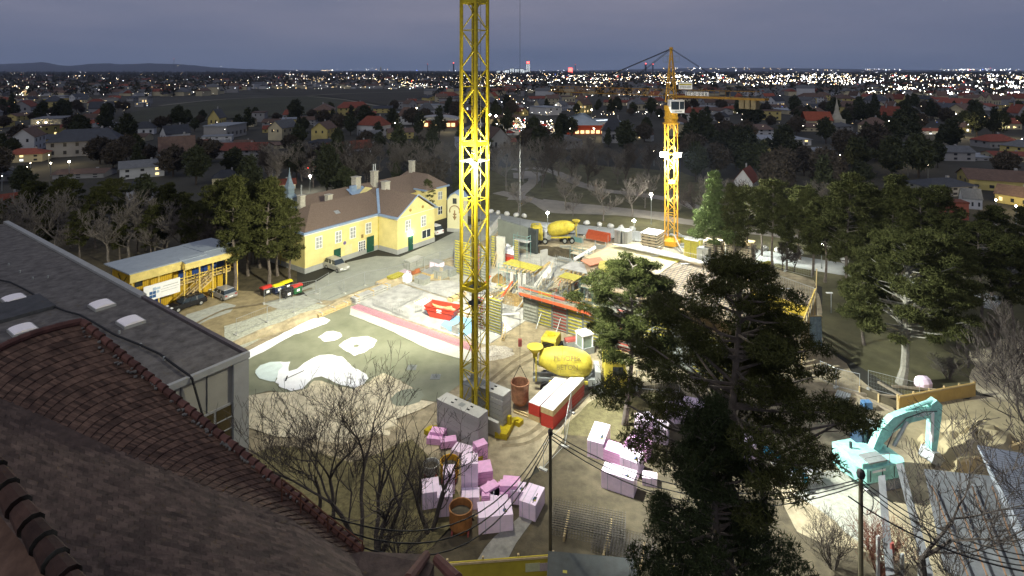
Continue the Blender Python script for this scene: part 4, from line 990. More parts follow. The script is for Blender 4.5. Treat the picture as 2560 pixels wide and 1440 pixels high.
# small yellow machine with an arm
t = thing('mini_excavator', 'small yellow machine with a short arm below the far mixer truck', 'machine', G(1406, 603, .11), 0)
MB().box(.2, 0, .3, 1.6, 1.0, .8).build('body', m_yel, t); mb = MB(); mb.bar((-.5, 0, .7), (-2.2, 0, 1.4), .2); mb.build('arm', m_yel, t)
for s1 in (-.4, .6): MB().tube((s1 + .1, -.5, .3), (s1 + .1, .5, .3), .3, n=12).build('wheel', m_black, t)
# yellow roller and white glazed cabin behind the near mixer
t = thing('compactor', 'squat yellow compactor with black grille left of the glazed cabin', 'machine', G(1378, 872, .11), AZ + .25)
MB().extr([(-1.1, .5), (1.1, .5), (1.15, 1.3), (.9, 1.6), (-1.0, 1.65), (-1.15, 1.4)], -.85, .85).build('body', m_yel, t)
mb = MB()
for k in range(4): mb.box(-1.17, 0, .62 + k * .17, .06, 1.4, .09)
mb.build('grille', m_black, t); MB().lathe([(.5, 0), (.5, .05)], 20, (0, 0, 1.66)).build('cover', m_mast, t)
for sy in (-1, 1): MB().extr([(-1.1, 0), (1.1, 0), (1.3, .3), (1.1, .6), (-1.1, .6), (-1.3, .3)], sy * .9 - .2, sy * .9 + .2).build('track', m_black, t)
t = thing('glazed_cabin', 'white framed glazed excavator cabin between compactor and pine trunk', 'cabin', G(1461, 878, .11), AZ - .5)
for x in (-.65, .65):
    for y in (-.65, .65): MB().box(x, y, .3, .12, .12, 1.75).build('post', m_white, t)
MB().box(0, 0, 2.05, 1.55, 1.55, .16).build('roof', m_white, t); MB().box(0, 0, 0, 1.6, 1.7, .7).build('base', m_grey, t)
MB().box(0, 0, .7, 1.25, 1.25, 1.3).build('glass', mat('green tinted glass', (.20, .26, .22), .15, .2, 1, spec=.6), t)
t = thing('machine_trailer', 'rusty brown machine parts on the ground between compactor and cabin', 'machine parts', G(1428, 868, .11), .3)
MB().box(0, 0, .2, 1.6, 1.0, .6).build('frame', m_grey, t); MB().tube((-.8, 0, .9), (.8, 0, .9), .3, n=10).build('drum', m_form_r, t); MB().box(0, 0, .8, 1.2, .9, .12).build('plate', m_form_r, t)

# red skip
t = thing('skip', 'red open skip with timber offcuts and a small white plate standing on the slab', 'skip', G(1091, 800, SZ) + U * 1.2, AZ + R(-78))
L0, L1, w_, h_ = 1.5, 2.25, .95, 1.45
mb = MB(); o_ = [(-L0, -w_ * .85, .05), (L0, -w_ * .85, .05), (L0, w_ * .85, .05), (-L0, w_ * .85, .05), (-L1, -w_, h_), (L1, -w_, h_), (L1, w_, h_), (-L1, w_, h_)]
i_ = [(a * .95, b * .92, .18 if k < 4 else h_) for k, (a, b, c) in enumerate(o_)]
mb.raw(o_ + i_, [(3, 2, 1, 0), (0, 1, 5, 4), (1, 2, 6, 5), (2, 3, 7, 6), (3, 0, 4, 7), (8, 9, 10, 11), (12, 13, 9, 8), (13, 14, 10, 9), (14, 15, 11, 10), (15, 12, 8, 11), (4, 5, 13, 12), (5, 6, 14, 13), (6, 7, 15, 14), (7, 4, 12, 15)])
mb.build('tub', m_red, t); mb = MB(); mb.bar((-L1, -w_ - .03, h_ - .45), (L1, -w_ - .03, h_ - .45), .09); mb.bar((-L1, -w_ - .03, h_), (L1, -w_ - .03, h_), .1); mb.bar((-L1, w_ + .03, h_), (L1, w_ + .03, h_), .1); mb.build('rim', m_red, t)
MB().box(.0, -w_ - .02, .85, .7, .05, .4).build('plate', m_white, t)
sc_ = thing('timber_scraps', 'pale timber offcuts piled inside the red skip', 'timber', t.location + Vector((0, 0, .7)), t.rotation_euler.z)
rr = random.Random(3)
MB().box(0, 0, -.45, 3.0, 1.45, .75).build('rubble', mat('rubble', (.40, .34, .24), .95, .35, 4, 1), sc_)
for k in range(9): MB().box(rr.uniform(-1.2, 1.2), rr.uniform(-.4, .4), .25 + k * .04, rr.uniform(.9, 1.5), .16, .06, rr.uniform(-1, 1), tilt=('Y', rr.uniform(-.5, .5))).build('board', m_wood, sc_)
t = thing('tool_crate', 'open grey tool crate on the blue tarp edge', 'crate', G(1146, 828, SZ), AZ)
MB().box(0, 0, 0, 1.4, 1.0, .12).box(-.65, 0, .12, .08, 1.0, .7).box(.65, 0, .12, .08, 1.0, .7).box(0, .48, .12, 1.3, .06, .6).build('frame', m_galv, t); MB().box(0, 0, .15, .9, .6, .4).build('tools', m_form_g, t)

# red and timber panel stacks
def stackbox(name, label, px, py, w, d, layers, rz, z0=.12):
    t = thing(name, label, 'panel stack', G(px, py, z0), rz)
    z = 0
    for k, (h, m_) in enumerate(layers): MB().box(0, d / 2, z, w + (.02 if k % 2 else 0), d + (.02 if k % 2 else 0), h).build('layer' if k < len(layers) - 1 else 'cover', m_, t); z += h
    return t
m_redp = stripes(mat('red panels', (.50, .05, .035), .6, .12, 2), 2.5, .6, 'Z', .1); m_wh = mat('white top sheet', (.82, .82, .80), .6, .04, 1)
stackbox('panel_stack', 'left panel stack, red over timber, with a white top sheet', 1335, 1052, 1.15, 6.6, [(.5, m_wood), (1.0, m_redp), (.06, m_wh)], AZ - R(90) + R(2))
stackbox('panel_stack', 'right panel stack, timber over bright red, with a white top sheet', 1367, 1068, 1.25, 6.3, [(1.15, m_redp), (.5, m_wood), (.06, m_wh)], AZ - R(90) + R(2), .12)
mb = MB(); a, b = G(1286, 1028), G(1322, 1042); mb.bar(a + Vector((0, 0, .2)), b + Vector((0, 0, .2)), .12); tag(mb.build('timber_beam', m_wood), 'upper pale timber lying left of the red panel stacks', 'timber')
mb = MB(); a, b = G(1284, 1034), G(1320, 1048); mb.bar(a + Vector((0, 0, .2)), b + Vector((0, 0, .2)), .12); tag(mb.build('timber_beam', m_wood), 'lower pale timber lying left of the red panel stacks', 'timber')

# ================================================================ PINK FOAM PACKS
def pack(label, px, py, w, d, h, rz, z0=.14, m_=None, logo=False, sheets=False):
    t = thing('foam_pack', label, 'foam pack', G(px, py, z0), R(rz), 'packs of pink insulation foam')
    rr = random.Random(int(px + py)); e_ = .03
    mb = MB(); mb.box(0, d / 2, 0, w, d, h)
    if sheets:
        for k in range(4): mb.box(0, d / 2, h * (k + 1) / 5, w + .04, d + .04, h * .06)
    b_ = mb.build('boards', m_ or m_pink, t)
    if m_ is None and not sheets:
        mb = MB()
        for k in range(1, 4): mb.box(0, d / 2, h * k / 4, w + .01, d + .01, .02)
        mb.build('board_joint', mat('pink shadow joint', (.46, .24, .40), .7, .1, 3), b_)
    if m_ is not None:
        for s_ in (-.3, .12): MB().box(w * s_, d / 2, -.005, .05, d + .03, h + .015).build('strap', mat('milky strap', (.46, .42, .50), .4, .1, 3), b_)
    if logo:
        mb = MB(); mb.box(w * .28, d * .35, h, .05, d * .5, .015); mb.box(w * .28, d * .3, h + .003, .22, d * .2, .015); mb.build('print', m_dark, b_)
        MB().box(w * .28 + .08, d * .22, h + .006, .12, .14, .015).build('print', m_form_y, b_)
        MB().box(w * .28 - .08, d * .30, h + .006, .1, .12, .015).build('print', mat('print blue', (.03, .10, .26), .6, .1, 1), b_)
    return t
pack('wide glossy foam pack nearest the paving, front of the left heap', 1240, 1332, 2.4, 1.45, 1.15, 8, m_=m_film, logo=True)
pack('leaning glossy foam pack at the right end of the left heap', 1318, 1298, 1.25, 1.9, 1.15, -24, m_=m_film, logo=True)
pack('small pink bundle on top at the rear right of the left heap', 1271, 1232, 1.3, .65, .5, -3, .9)
pack('small pink bundle standing crosswise in the middle of the left heap', 1263, 1252, .75, 1.25, .55, 8, .45)
pack('tilted pink bundle just left of the crosswise bundle', 1232, 1242, 1.3, .75, .6, 38, .5)
pack('tall wrapped foam pack rising from the centre of the left heap', 1174, 1244, 1.25, 1.2, 2.5, 4, m_=m_film, logo=False)
pack('pink pack right behind the tall wrapped pack', 1213, 1212, 1.2, 1.3, 1.0, 12, .14)
pack('narrow pink pack standing left of the tall wrapped pack', 1122, 1236, .9, 1.1, 1.5, 5, m_=m_film)
pack('dull wrapped pack at the left end of the left heap', 1078, 1272, 1.25, 1.5, 1.2, 12, m_=m_film)
pack('dull wrapped pack standing beside the rusty drum', 1112, 1292, 1.1, 1.2, 1.4, 6, m_=m_film)
pack('small pink bundle nearest the ballast blocks, upper left one', 1092, 1098, 1.3, .8, .55, -12, .35)
pack('small pink bundle under the upper left one beside the ballast', 1086, 1112, 1.4, .9, .5, -8, .14)
pack('small pink bundle second from the ballast corner', 1122, 1120, 1.35, .75, .55, 12, .3)
pack('long wrapped pack lying below the ballast stack', 1158, 1150, 2.3, 1.1, .55, -22, m_=m_film, logo=True)
pack('pink pack peeping out right of the near ballast foot', 1206, 1150, 1.0, .8, 1.2, 30)
pack('whitish pack behind the leaning glossy pack', 1292, 1262, 1.1, 1.0, 1.0, -10, m_=m_film, logo=True)
pack('striped stack of thin pink boards in the middle of the left heap', 1214, 1264, .55, .6, .7, 3, .3, sheets=True)
pack('flat whitish pack under the crosswise bundle', 1248, 1278, 1.3, 1.2, .8, 2, m_=m_film)
pack('pink pack filling the centre of the left heap', 1226, 1262, 1.3, 1.2, .8, -18)
pack('pink pack under the small rear bundle of the left heap', 1276, 1246, 1.3, 1.1, .9, -6)
pack('low glossy pack below the tall wrapped pack', 1176, 1275, 1.3, 1.0, .9, 3, m_=m_film)
pack('tall glossy foam pack at the upper left of the right heap', 1488, 1146, 1.35, 2.7, 1.35, -22, m_=m_film, logo=True)
pack('stepped pink pack beside the tall glossy pack of the right heap', 1530, 1160, 1.5, 1.3, 1.0, -30)
pack('wide glossy foam pack at the front of the right heap', 1543, 1232, 2.5, 1.15, 1.3, -26, m_=m_film, logo=True)
pack('printed glossy pack behind the wide front pack of the right heap', 1572, 1188, 1.5, 1.5, 1.2, -32, m_=m_film, logo=True)
pack('pink board stack at the rear of the right heap', 1574, 1140, .9, 1.6, 1.1, -38, sheets=True)
pack('pink pack right of the rear board stack, half behind the pine', 1598, 1148, 1.3, 1.2, 1.1, -35)
pack('small pale pack at the right end of the right heap', 1624, 1216, 1.1, .8, .6, -15, m_=m_film)
for (x, y, lab, w_, rz) in ((1620, 1090, 'glossy pale pack glimpsed through the lower pine boughs', 1.4, 10), (1650, 1110, 'pink pack glimpsed through the lower pine boughs', 1.3, -20), (1740, 1050, 'large white wrapped pack behind the big pine trunk', 2.4, -20), (1690, 1060, 'white wrapped pack left of the big pine trunk', 1.6, 5), (1870, 1150, 'white wrapped pack right of the big pine trunk', 1.6, -40)):
    pack(lab, x, y, w_, 1.3, 1.3, rz, m_=m_film)

# orange drums among the foam
def drum(label, px, py, r, h, col, z0=.14, conc=m_conc):
    t = thing('concrete_bucket', label, 'bucket', G(px, py, z0))
    MB().lathe([(r * .75, 0), (r, h * .25), (r, h), (r * 1.05, h), (r * 1.05, h + .08), (r * .94, h + .08), (r * .9, h * .7)], 20).build('drum', col, t, smooth=False)
    MB().lathe([(r * .88, 0), (r * .88, .04)], 18, (0, 0, h * .72)).build('fill', mat('dark slurry', (.07, .06, .04), .7, .2, 2), t)
    mb = MB()
    for s1 in (-1, 1): mb.box(s1 * r * .7, 0, 0, .12, r * 1.8, .2)
    mb.build('skid', m_form_r, t); return t
m_or = mat('orange drum paint', (.30, .13, .04), .6, .3, 2, isl=0)
drum('yellow orange concrete bucket beside the pink bundles below the ballast', 1124, 1196, .72, 1.35, mat('yellow orange paint', (.60, .33, .02), .6, .25, 2))
drum('rusty orange concrete bucket in front of the left foam heap', 1152, 1322, .80, 1.5, m_or)
drum('pale grey bucket at the left of the foam heap near the shrub', 1078, 1182, .62, .7, m_conc)
# ================================================================ BUILDING SITE
def yaw(a, b): return math.atan2(b.y - a.y, b.x - a.x)
def panel(label, p, w, h, rz, m_, n=11, group='formwork panels'):
    t = thing('formwork_panel', label, 'formwork', p, rz, group)
    MB().box(w / 2, 0, 0, w - .06, .08, h).build('sheet', m_, t)
    mb = MB()
    for k in range(n): mb.box(w / 2, -.10, h * (k + .5) / n - .05, w - .02, .13, .11)
    for x in (.04, w - .04): mb.box(x, -.1, 0, .08, .16, h)
    mb.build('ribs', mat('formwork ribs', (.16, .17, .15), .6, .25, 3), t)
    return t
SB = AZ - R(90)
FL = G(1310, 800, .1); seq = 'GYRYYGRYYGYYGY'
names = {'G': ('grey', m_form_g), 'Y': ('yellow', m_form_y), 'R': ('red', m_form_r)}
for k, c in enumerate(seq):
    p = FL - V * (k * 2.15)
    panel('%s formwork panel, %s from the left in the long front wall' % (names[c][0], nth(k)), p, 2.1, 4.3 if k % 3 else 4.6, SB, names[c][1], 11)
w0 = G(1137, 682, .1)
for k, c in enumerate('YYRG'):
    panel('tall %s formwork panel, %s from the left in the rear wall behind the near mast' % (names[c][0], nth(k)), w0 - V * k * 1.75, 1.7, 5.2, SB, names[c][1], 13)
for (x, y, w_, h_, c, lab) in ((1193, 822, 1.2, 4.0, 'R', 'red formwork panel seen through the near mast bracing'), (1216, 826, 2.4, 4.2, 'Y', 'large yellow formwork panel just right of the near mast'), (1228, 664, .9, 4.9, 'Y', 'slim yellow column form left of the grey concrete pier'), (1286, 664, .95, 4.2, 'Y', 'yellow column form in front of the dark wall')):
    panel(lab, G(x, y, .12), w_, h_, SB, names[c][1], 12)
def prop(label, a, b, name='raking_prop', m_=None, r=.05):
    return tag(MB().tube(a, b, r, n=6).build(name, m_ or m_galv), label, 'prop', 'raking props of the formwork')
for k, (x, y) in enumerate(((1340, 822), (1388, 838), (1438, 850))):
    prop('%s raking prop from the left holding the front formwork wall' % ORD[k].capitalize(), G(x, y, .1), G(x + 22, y - 8, .1) + Vector((0, .6, 2.6)))
prop('raking prop behind the near mast on the yellow panel', G(1216, 842, .1), G(1228, 822, .1) + Vector((0, 0, 3)))
# walkway along the front wall
t = thing('walkway', 'red edged scaffold walkway hung along the top of the front formwork wall', 'walkway', FL + Vector((0, 0, 3.75)), SB)
MB().box(5.2, -.7, 0, 10.2, 1.1, .08).build('deck', m_ply, t)
m_ro = mat('orange red board', (.48, .10, .04), .6, .15, 2)
MB().box(5.2, -1.27, -.1, 10.2, .06, .35).box(5.2, -1.27, .85, 10.2, .06, .14).build('toe_board', m_ro, t)
mb = MB()
for k in range(7): mb.bar((.2 + k * 1.65, -1.27, -.3), (.2 + k * 1.65, -1.27, 1.2), .06)
for z in (.6, 1.15): mb.bar((.1, -1.27, z), (10.3, -1.27, z), .05)
mb.build('railing', m_galv, t)
# dark and grey concrete walls
def wall2(name, label, a, b, h, th, m_, z0=.1):
    d = b - a; t = tag(MB().box(0, 0, 0, d.length, th, h).build(name, m_), label, 'wall'); c = (a + b) / 2; t.location = (c.x, c.y, z0); t.rotation_euler = (0, 0, yaw(a, b)); return t
wall2('concrete_wall', 'long grey green concrete wall in front of the far mixer truck', Vector((-2.5, 105.4, 0)), Vector((3.1, 99.4, 0)), 4.1, .4, mat('grey green concrete', (.17, .19, .17), .85, .15, .5))
wall2('concrete_wall', 'near black wall element at the right end of the grey green wall', Vector((3.0, 99.0, 0)), Vector((4.4, 97.6, 0)), 4.2, .5, m_dark)
wall2('concrete_wall', 'tall grey concrete pier left of the white tarpaulin heap', G(1243, 668), G(1261, 672), 5.0, .5, m_conc)
wall2('concrete_wall', 'low pale concrete wall in front of the small tower', G(1225, 590), G(1250, 560), 1.6, .3, m_conc)
wall2('concrete_wall', 'thin pale concrete wall standing right of the yellow shuttering table', G(1352, 676), G(1368, 672), 3.1, .3, m_conc_l)
t = thing('scaffold', 'small grey scaffold platform with railing against the dark wall', 'scaffold', G(1305, 640, .1), SB)
MB().box(0, 0, 2.6, 3.0, 1.2, .1).build('deck', m_conc_l, t)
mb = MB()
for x in (-1.4, 1.4):
    for y in (-.55, .55): mb.tube((x, y, 0), (x, y, 3.7), .04, n=5)
for z in (3.1, 3.6):
    mb.tube((-1.4, -.55, z), (1.4, -.55, z), .035, n=4); mb.tube((1.4, -.55, z), (1.4, .55, z), .035, n=4)
mb.tube((-1.4, -.55, 0), (1.4, -.55, 2.6), .03, n=4); mb.build('frame', mat('teal steel', (.14, .27, .27), .5, .1, 2), t)
o = sheet('tarpaulin', [(1262, 628), (1275, 618), (1288, 620), (1292, 635), (1278, 645), (1264, 642)], .4, m_fleece, .25, .8); tag(o, 'crumpled white tarpaulin heap behind the yellow column form', 'tarp')
mb = MB(); rr = random.Random(8)
for k in range(16): 
    p = G(rr.uniform(1264, 1290), rr.uniform(622, 646), .1); mb.box(p.x, p.y, .1, rr.uniform(.4, 1), rr.uniform(.3, .7), rr.uniform(.3, 1.2), rr.uniform(0, 3), tilt=('X', rr.uniform(-.5, .5)))
tag(mb.build('rubble_bags', m_fleece), 'heap of white and red bags behind the yellow column form', 'bags', kind='stuff')
t = thing('site_bench', 'red box lying at the foot of the white bag heap', 'box', G(1268, 652, .1), SB); MB().box(0, 0, 0, 2.2, 1.0, .9).build('body', m_red, t); MB().box(0, 0, .9, 2.3, 1.1, .08).build('lid', m_form_r, t)

def table(label, p, L, W, h, m_top, nprop=6, rz=SB, joists=9):
    t = thing('shuttering_table', label, 'shuttering', p, rz)
    MB().box(L / 2, W / 2, h - .1, L, W, .06).build('deck', m_top, t)
    mb = MB()
    for k in range(joists): mb.box(L * (k + .5) / joists, W / 2 - .15, h - .3, .14, W + .9, .2)
    mb.build('joists', m_wood, t)
    for k in range(nprop):
        for y in (.25, W - .25): MB().tube((L * (k + .5) / nprop, y, 0), (L * (k + .5) / nprop, y, h - .3), .05, n=6).build('prop', m_galv, t)
    return t
table('bright yellow shuttering table on props left of the white stair flight', G(1257, 657, 3.6) - Vector((0, 0, 3.5)), 5.6, 2.2, 3.5, m_form_y)
table('white and yellow shuttering platform on props left of the pine top', G(1402, 668, 4.0) - Vector((0, 0, 3.9)), 9.5, 3.2, 3.9, m_conc_l, 8, joists=14)
table('small yellow shuttering corner platform on props', G(1396, 690, 4.0) - Vector((0, 0, 3.9)), 2.6, 2.0, 3.9, m_form_y, 3, joists=6)
for (x, y, h_) in ((1276, 738, 3.2), (1296, 741, 3.2), (1308, 744, 3.3)):
    k = (1276, 1296, 1308).index(x)
    wall2('concrete_pier', '%s pale pier from the left under the yellow shuttering table' % ORD[k], G(x, y), G(x + 8, y + 1), h_, .4, m_conc_l)
# stair flight and timber lattice
a, b = G(1336, 716, .9), G(1376, 668, 3.6)
mb = MB(); d = (b - a); n = Vector((d.y, -d.x, 0)).normalized() * .75
mb.raw([a - n, a + n, b + n, b - n, a - n - Vector((0, 0, .3)), a + n - Vector((0, 0, .3)), b + n - Vector((0, 0, .3)), b - n - Vector((0, 0, .3))], [(0, 1, 2, 3), (7, 6, 5, 4), (0, 4, 5, 1), (1, 5, 6, 2), (2, 6, 7, 3), (3, 7, 4, 0)])
tag(mb.build('stair_flight', m_white), 'bright white sloping stair flight right of the yellow shuttering table', 'stair')
mb = MB(); a, b = G(1330, 692, 2.2), G(1375, 655, 3.8)
mb.bar(a, b, .25); tag(mb.build('timber_beam', m_wood), 'long sloping timber parallel to the white stair flight', 'timber')
t = thing('timber_lattice', 'grid of crossed timbers in the middle of the formwork', 'timber frame', G(1340, 735, .1), SB)
mb = MB()
for k in range(9): mb.bar((k * .7, 0, .3 + k * .25), (k * .7, 5.0, 1.0 + k * .25), .14)
for k in range(7): mb.bar((0, k * .8, .5), (5.6, k * .8, 2.6), .14)
mb.build('slats', mat('pale timber', (.50, .44, .32), .8, .2, 2), t)
for x, y in ((0, 0), (5.6, 0), (0, 5), (5.6, 5)): MB().bar((x, y, 0), (x, y, .6 if x < 1 else 2.9), .14).build('leg', m_wood, t)
# clutter inside the pit between the walls: individual timbers, props and rods
rr = random.Random(21)
sites = ['in front of the timber grid', 'behind the red edged walkway', 'left of the yellow shuttering table', 'under the white platform']
cl = [((1325, 735), (1440, 770), 30), ((1330, 705), (1420, 760), 26), ((1150, 700), (1300, 790), 34), ((1400, 700), (1520, 760), 24)]
for s_, ((x0, y0), (x1, y1), n_) in enumerate(cl):
    for k in range(n_):
        p = G(rr.uniform(x0, x1), rr.uniform(y0, y1), rr.uniform(.15, .6)); a = SB + rr.choice([0, R(90)]) + rr.uniform(-.25, .25); L = rr.uniform(1.5, 4.5)
        q = p + Vector((math.cos(a), math.sin(a), 0)) * L + Vector((0, 0, rr.uniform(-.1, .5) if rr.random() < .7 else rr.uniform(1, 2.5)))
        m_ = rr.choice([m_wood, m_ply, m_ply, m_galv, m_galv, m_galv, m_grey, m_ro, m_form_y, m_white, m_conc_l])
        mb = MB(); mb.bar(p, q, rr.uniform(.1, .28)); o = mb.build('site_timber', m_)
        tag(o, 'loose beam %s, %s from the left there' % (sites[s_], nth(k)), 'timber', 'loose beams lying in the building pit'); o['_s'] = s_; o['_x'] = PX(p)[0]
for s_ in range(4):
    L = sorted([o for o in SC.objects if o.get('_s') == s_], key=lambda o: o['_x'])
    for k, o in enumerate(L): o['label'] = 'loose beam %s, %s from the left there' % (sites[s_], nth(k)); del o['_s']; del o['_x']
for k in range(28):
    x, y = rr.uniform(1290, 1500), rr.uniform(690, 770); p = G(x, y, .1)
    MB and tag(MB().tube(p, p + Vector((0, 0, rr.uniform(2, 3.4))), .05, n=5).build('steel_prop', m_galv), '', 'prop', 'upright steel props in the building pit')
L = sorted([o for o in SC.objects if o.name.startswith('steel_prop')], key=lambda o: PX(o.data.vertices[0].co)[0])
for k, o in enumerate(L): o['label'] = 'thin upright steel prop, %s from the left in the pit' % nth(k)
def cage(label, px, py, L, W, h, st=.35):
    t = thing('rebar_cage', label, 'rebar cage', G(px, py, .15), SB); mb = MB()
    for k in range(int(L / st) + 1):
        for y in (0, W): mb.tube((k * st, y, 0), (k * st, y, h + .4), .022, n=3)
    mb.build('bars', m_grey, t); mb = MB()
    for q in range(int(h / .4) + 1):
        for y in (0, W): mb.tube((0, y, .1 + q * .4), (L, y, .1 + q * .4), .016, n=3)
        for x in (0, L): mb.tube((x, 0, .1 + q * .4), (x, W, .1 + q * .4), .016, n=3)
    mb.build('stirrups', m_grey, t)
for a_ in (('rebar cage wall behind the red edged walkway', 1340, 752, 5.5, .3, 2.6), ('rebar cage wall under the white platform edge', 1432, 742, 4.0, .3, 2.8), ('rebar cage between tall yellow panel and earth heap', 1236, 782, 3.0, .3, 2.2), ('low rebar cage on the pit floor left of the white piers', 1200, 735, 3.5, .6, 1.2), ('rebar cage right of the grey concrete pier', 1300, 690, 3.0, .3, 2.6), ('rebar cage beside the thin pale wall', 1385, 668, 3.4, .4, 1.6)): cage(*a_)
def tower_scaffold(label, px, py, L, W, h):
    t = thing('scaffold', label, 'scaffold', G(px, py, .15), SB); mb = MB()
    for x in (0, L / 2, L):
        for y in (0, W): mb.tube((x, y, 0), (x, y, h + 1), .035, n=4)
    for z in (h, h + .5, h + 1):
        for y in (0, W): mb.tube((0, y, z), (L, y, z), .03, n=4)
    mb.tube((0, 0, 0), (L, 0, h), .03, n=4); mb.build('frame', mat('teal steel', (.14, .27, .27), .5, .1, 2), t)
    MB().box(L / 2, W / 2, h, L, W, .06).build('deck', m_ply, t)
tower_scaffold('teal tube scaffold beside the small brown earth heap', 1246, 716, 3.2, 1.2, 2.4)
tower_scaffold('scaffold with plank deck below the long white beam', 1425, 664, 3.4, 1.2, 2.0)
tower_scaffold('scaffold standing behind the front wall near the slim pine', 1450, 772, 3.6, 1.2, 3.0)
for k, (x, y, w_, m_) in enumerate(((1180, 712, 2.4, m_ply), (1212, 716, 1.8, m_conc_l), (1290, 762, 2.6, m_wood), (1366, 700, 2.2, m_white), (1420, 715, 2.4, m_ply), (1470, 690, 2.0, m_wood), (1395, 650, 2.4, m_galv), (1445, 628, 2.8, m_ply), (1400, 622, 2.0, m_form_g), (1470, 640, 1.6, m_galv))):
    t = thing('plank_stack', 'low stack of planks and bars on the pit floor, %s along from left' % nth(sorted([1180, 1212, 1290, 1366, 1420, 1470, 1395, 1445, 1400, 1470.5]).index(x if k < 9 else 1470.5)), 'plank stack', G(x, y, .15), SB + (k % 3) * .3, 'plank stacks in the building pit')
    for q in range(4): MB().box(w_ / 2, .15 * (q % 2), q * .14, w_, .9 - .1 * q, .11).build('layer', [m_, m_ply, m_][q % 3], t)
# earth bank inside the pit
def heap(name, label, px, py, rx, ry, h, m_, rz=0.0, seed=1, z0=.1, cat='heap', kind=None):
    rg = random.Random(seed); vs = [(0, 0, h)]; fs = []; NR, NA = 6, 22
    for i in range(1, NR + 1):
        for j in range(NA):
            a = 2 * math.pi * j / NA; t_ = i / NR; hh = h * (1 - t_ * t_) * rg.uniform(.75, 1.15) if i < NR else -.15
            w_ = rg.uniform(.88, 1.1); vs.append((math.cos(a) * rx * t_ * w_, math.sin(a) * ry * t_ * w_, hh))
    for j in range(NA): fs.append((0, 1 + j, 1 + (j + 1) % NA))
    for i in range(NR - 1):
        for j in range(NA): a = 1 + i * NA; fs.append((a + j, a + NA + j, a + NA + (j + 1) % NA, a + (j + 1) % NA))
    o = MB().raw(vs, fs).build(name, m_, None, G(px, py, z0), rz); return tag(o, label, cat, kind=kind)
heap('earth_bank', 'long dark earth bank behind the white stair flight', 1405, 640, 8.5, 1.3, 1.3, m_soil, SB + R(3), 2, cat='earth bank')
heap('earth_heap', 'brown excavated earth heap right of the near mast', 1275, 752, 4.0, 1.6, 1.0, mat('brown clay', (.20, .14, .06), .95, .4, 1.4, 1), SB, 3)
heap('earth_heap', 'small brown earth heap left of the yellow shuttering table', 1248, 705, 1.5, 1.0, 1.2, mat('brown clay', (.20, .14, .06), .95, .4, 1.4, 1), SB, 4)
heap('gravel_heap', 'pale gravel heap right of the near mast foot', 1232, 885, 2.6, 1.6, .7, m_gravel, .3, 5)
heap('stone_heap', 'grey stone heap at the left corner of the white slab', 884, 748, 1.5, .9, .7, m_gravel, .3, 6)
heap('soil_ridge', 'long sandy spoil ridge between the yard fence and the white slab', 940, 728, 12, .9, .8, m_dirt, AZ - R(4), 7)
heap('soil_ridge', 'sandy spoil ridge between the cobbles and the wet screed', 730, 810, 11, .9, .8, m_dirt, AZ - R(4), 8)
heap('sand_mound', 'pale sand mound between the bare trees', 860, 1060, 5.5, 2.6, .9, m_sand, 0, 9, .12)
heap('earth_mound', 'tan earth mound behind the excavator arm', 2440, 1130, 5, 3.4, 2.2, mat('tan clay', (.30, .255, .15), .95, .25, .8, .8), .3, 10)

# big shuttered deck at the right
dk = [(1455, 645), (1535, 608), (1800, 674), (2040, 744), (2000, 845), (1480, 712)]
m_deck = mat('timber deck', (.32, .245, .16), .85, .25, .5, .1, col2=(.44, .35, .24))
D_ = sheet('deck', dk, 4.0, m_deck, 0, 9, th=.25)
T = thing('ceiling_shuttering', 'large timber slab shuttering with laid reinforcement right of the crane foot', 'shuttering deck', (22, 78, 0)); D_.parent = T; D_.location = (-22, -78, 0)
a, b, c, d = G(1545, 612, 4.05), G(2036, 744, 4.05), G(1996, 838, 4.05), G(1465, 700, 4.05)
mb = MB(); o_ = Vector(T.location)
for k in range(41): t_ = k / 40; mb.bar(a.lerp(b, t_) - o_, d.lerp(c, t_) - o_, .05)
for k in range(22): t_ = k / 21; mb.bar(a.lerp(d, t_) - o_ + Vector((0, 0, .03)), b.lerp(c, t_) - o_ + Vector((0, 0, .03)), .045)
mb.build('reinforcement', mat('dull steel rods', (.12, .12, .11), .7, .2, 2), T)
m_lw = mat('floodlit pale boards', (.50, .45, .27), .8, .12, .6)  # board tone paled to carry the crane light in its colour
def patch(name, pts, z, m_): o = sheet(name, pts, z, m_, 0, 9, th=.12); o.parent = T; o.location = (-22, -78, 0); return o
patch('fresh_boards', [(1462, 643), (1535, 612), (1700, 648), (1640, 690), (1560, 672)], 4.10, m_lw)  # pale patch: brighter deck part near the crane lights, painted in
patch('yellow_boards', [(1500, 652), (1560, 650), (1568, 668), (1520, 682), (1495, 668)], 4.45, m_form_y)
patch('orange_boards', [(1452, 650), (1500, 642), (1512, 655), (1475, 664)], 4.35, mat('salmon board', (.55, .24, .14), .7, .15, 2))
patch('yellow_strip', [(1650, 637), (1700, 650), (1695, 655), (1645, 642)], 4.16, m_form_y)
patch('yellow_strip', [(1880, 722), (2020, 768), (2012, 790), (1870, 742)], 4.15, mat('varnished yellow board', (.40, .29, .02), .45, .3, .8))
patch('yellow_strip', [(1900, 752), (2010, 798), (2006, 806), (1896, 762)], 4.16, mat('varnished yellow board', (.40, .29, .02), .45, .3, .8))
patch('side_board', [(1530, 609), (1600, 612), (1683, 632), (1800, 664), (1800, 668), (1640, 634), (1535, 612)], 4.5, m_conc_l)
for (x, y) in ((1870, 700), (1910, 712), (1945, 722), (1700, 660), (1625, 640)):
    p = G(x, y, 4.1) - o_; MB().bar(p, p + Vector((1.2, -.8, .35)), .09).build('loose_bar', m_galv, T)
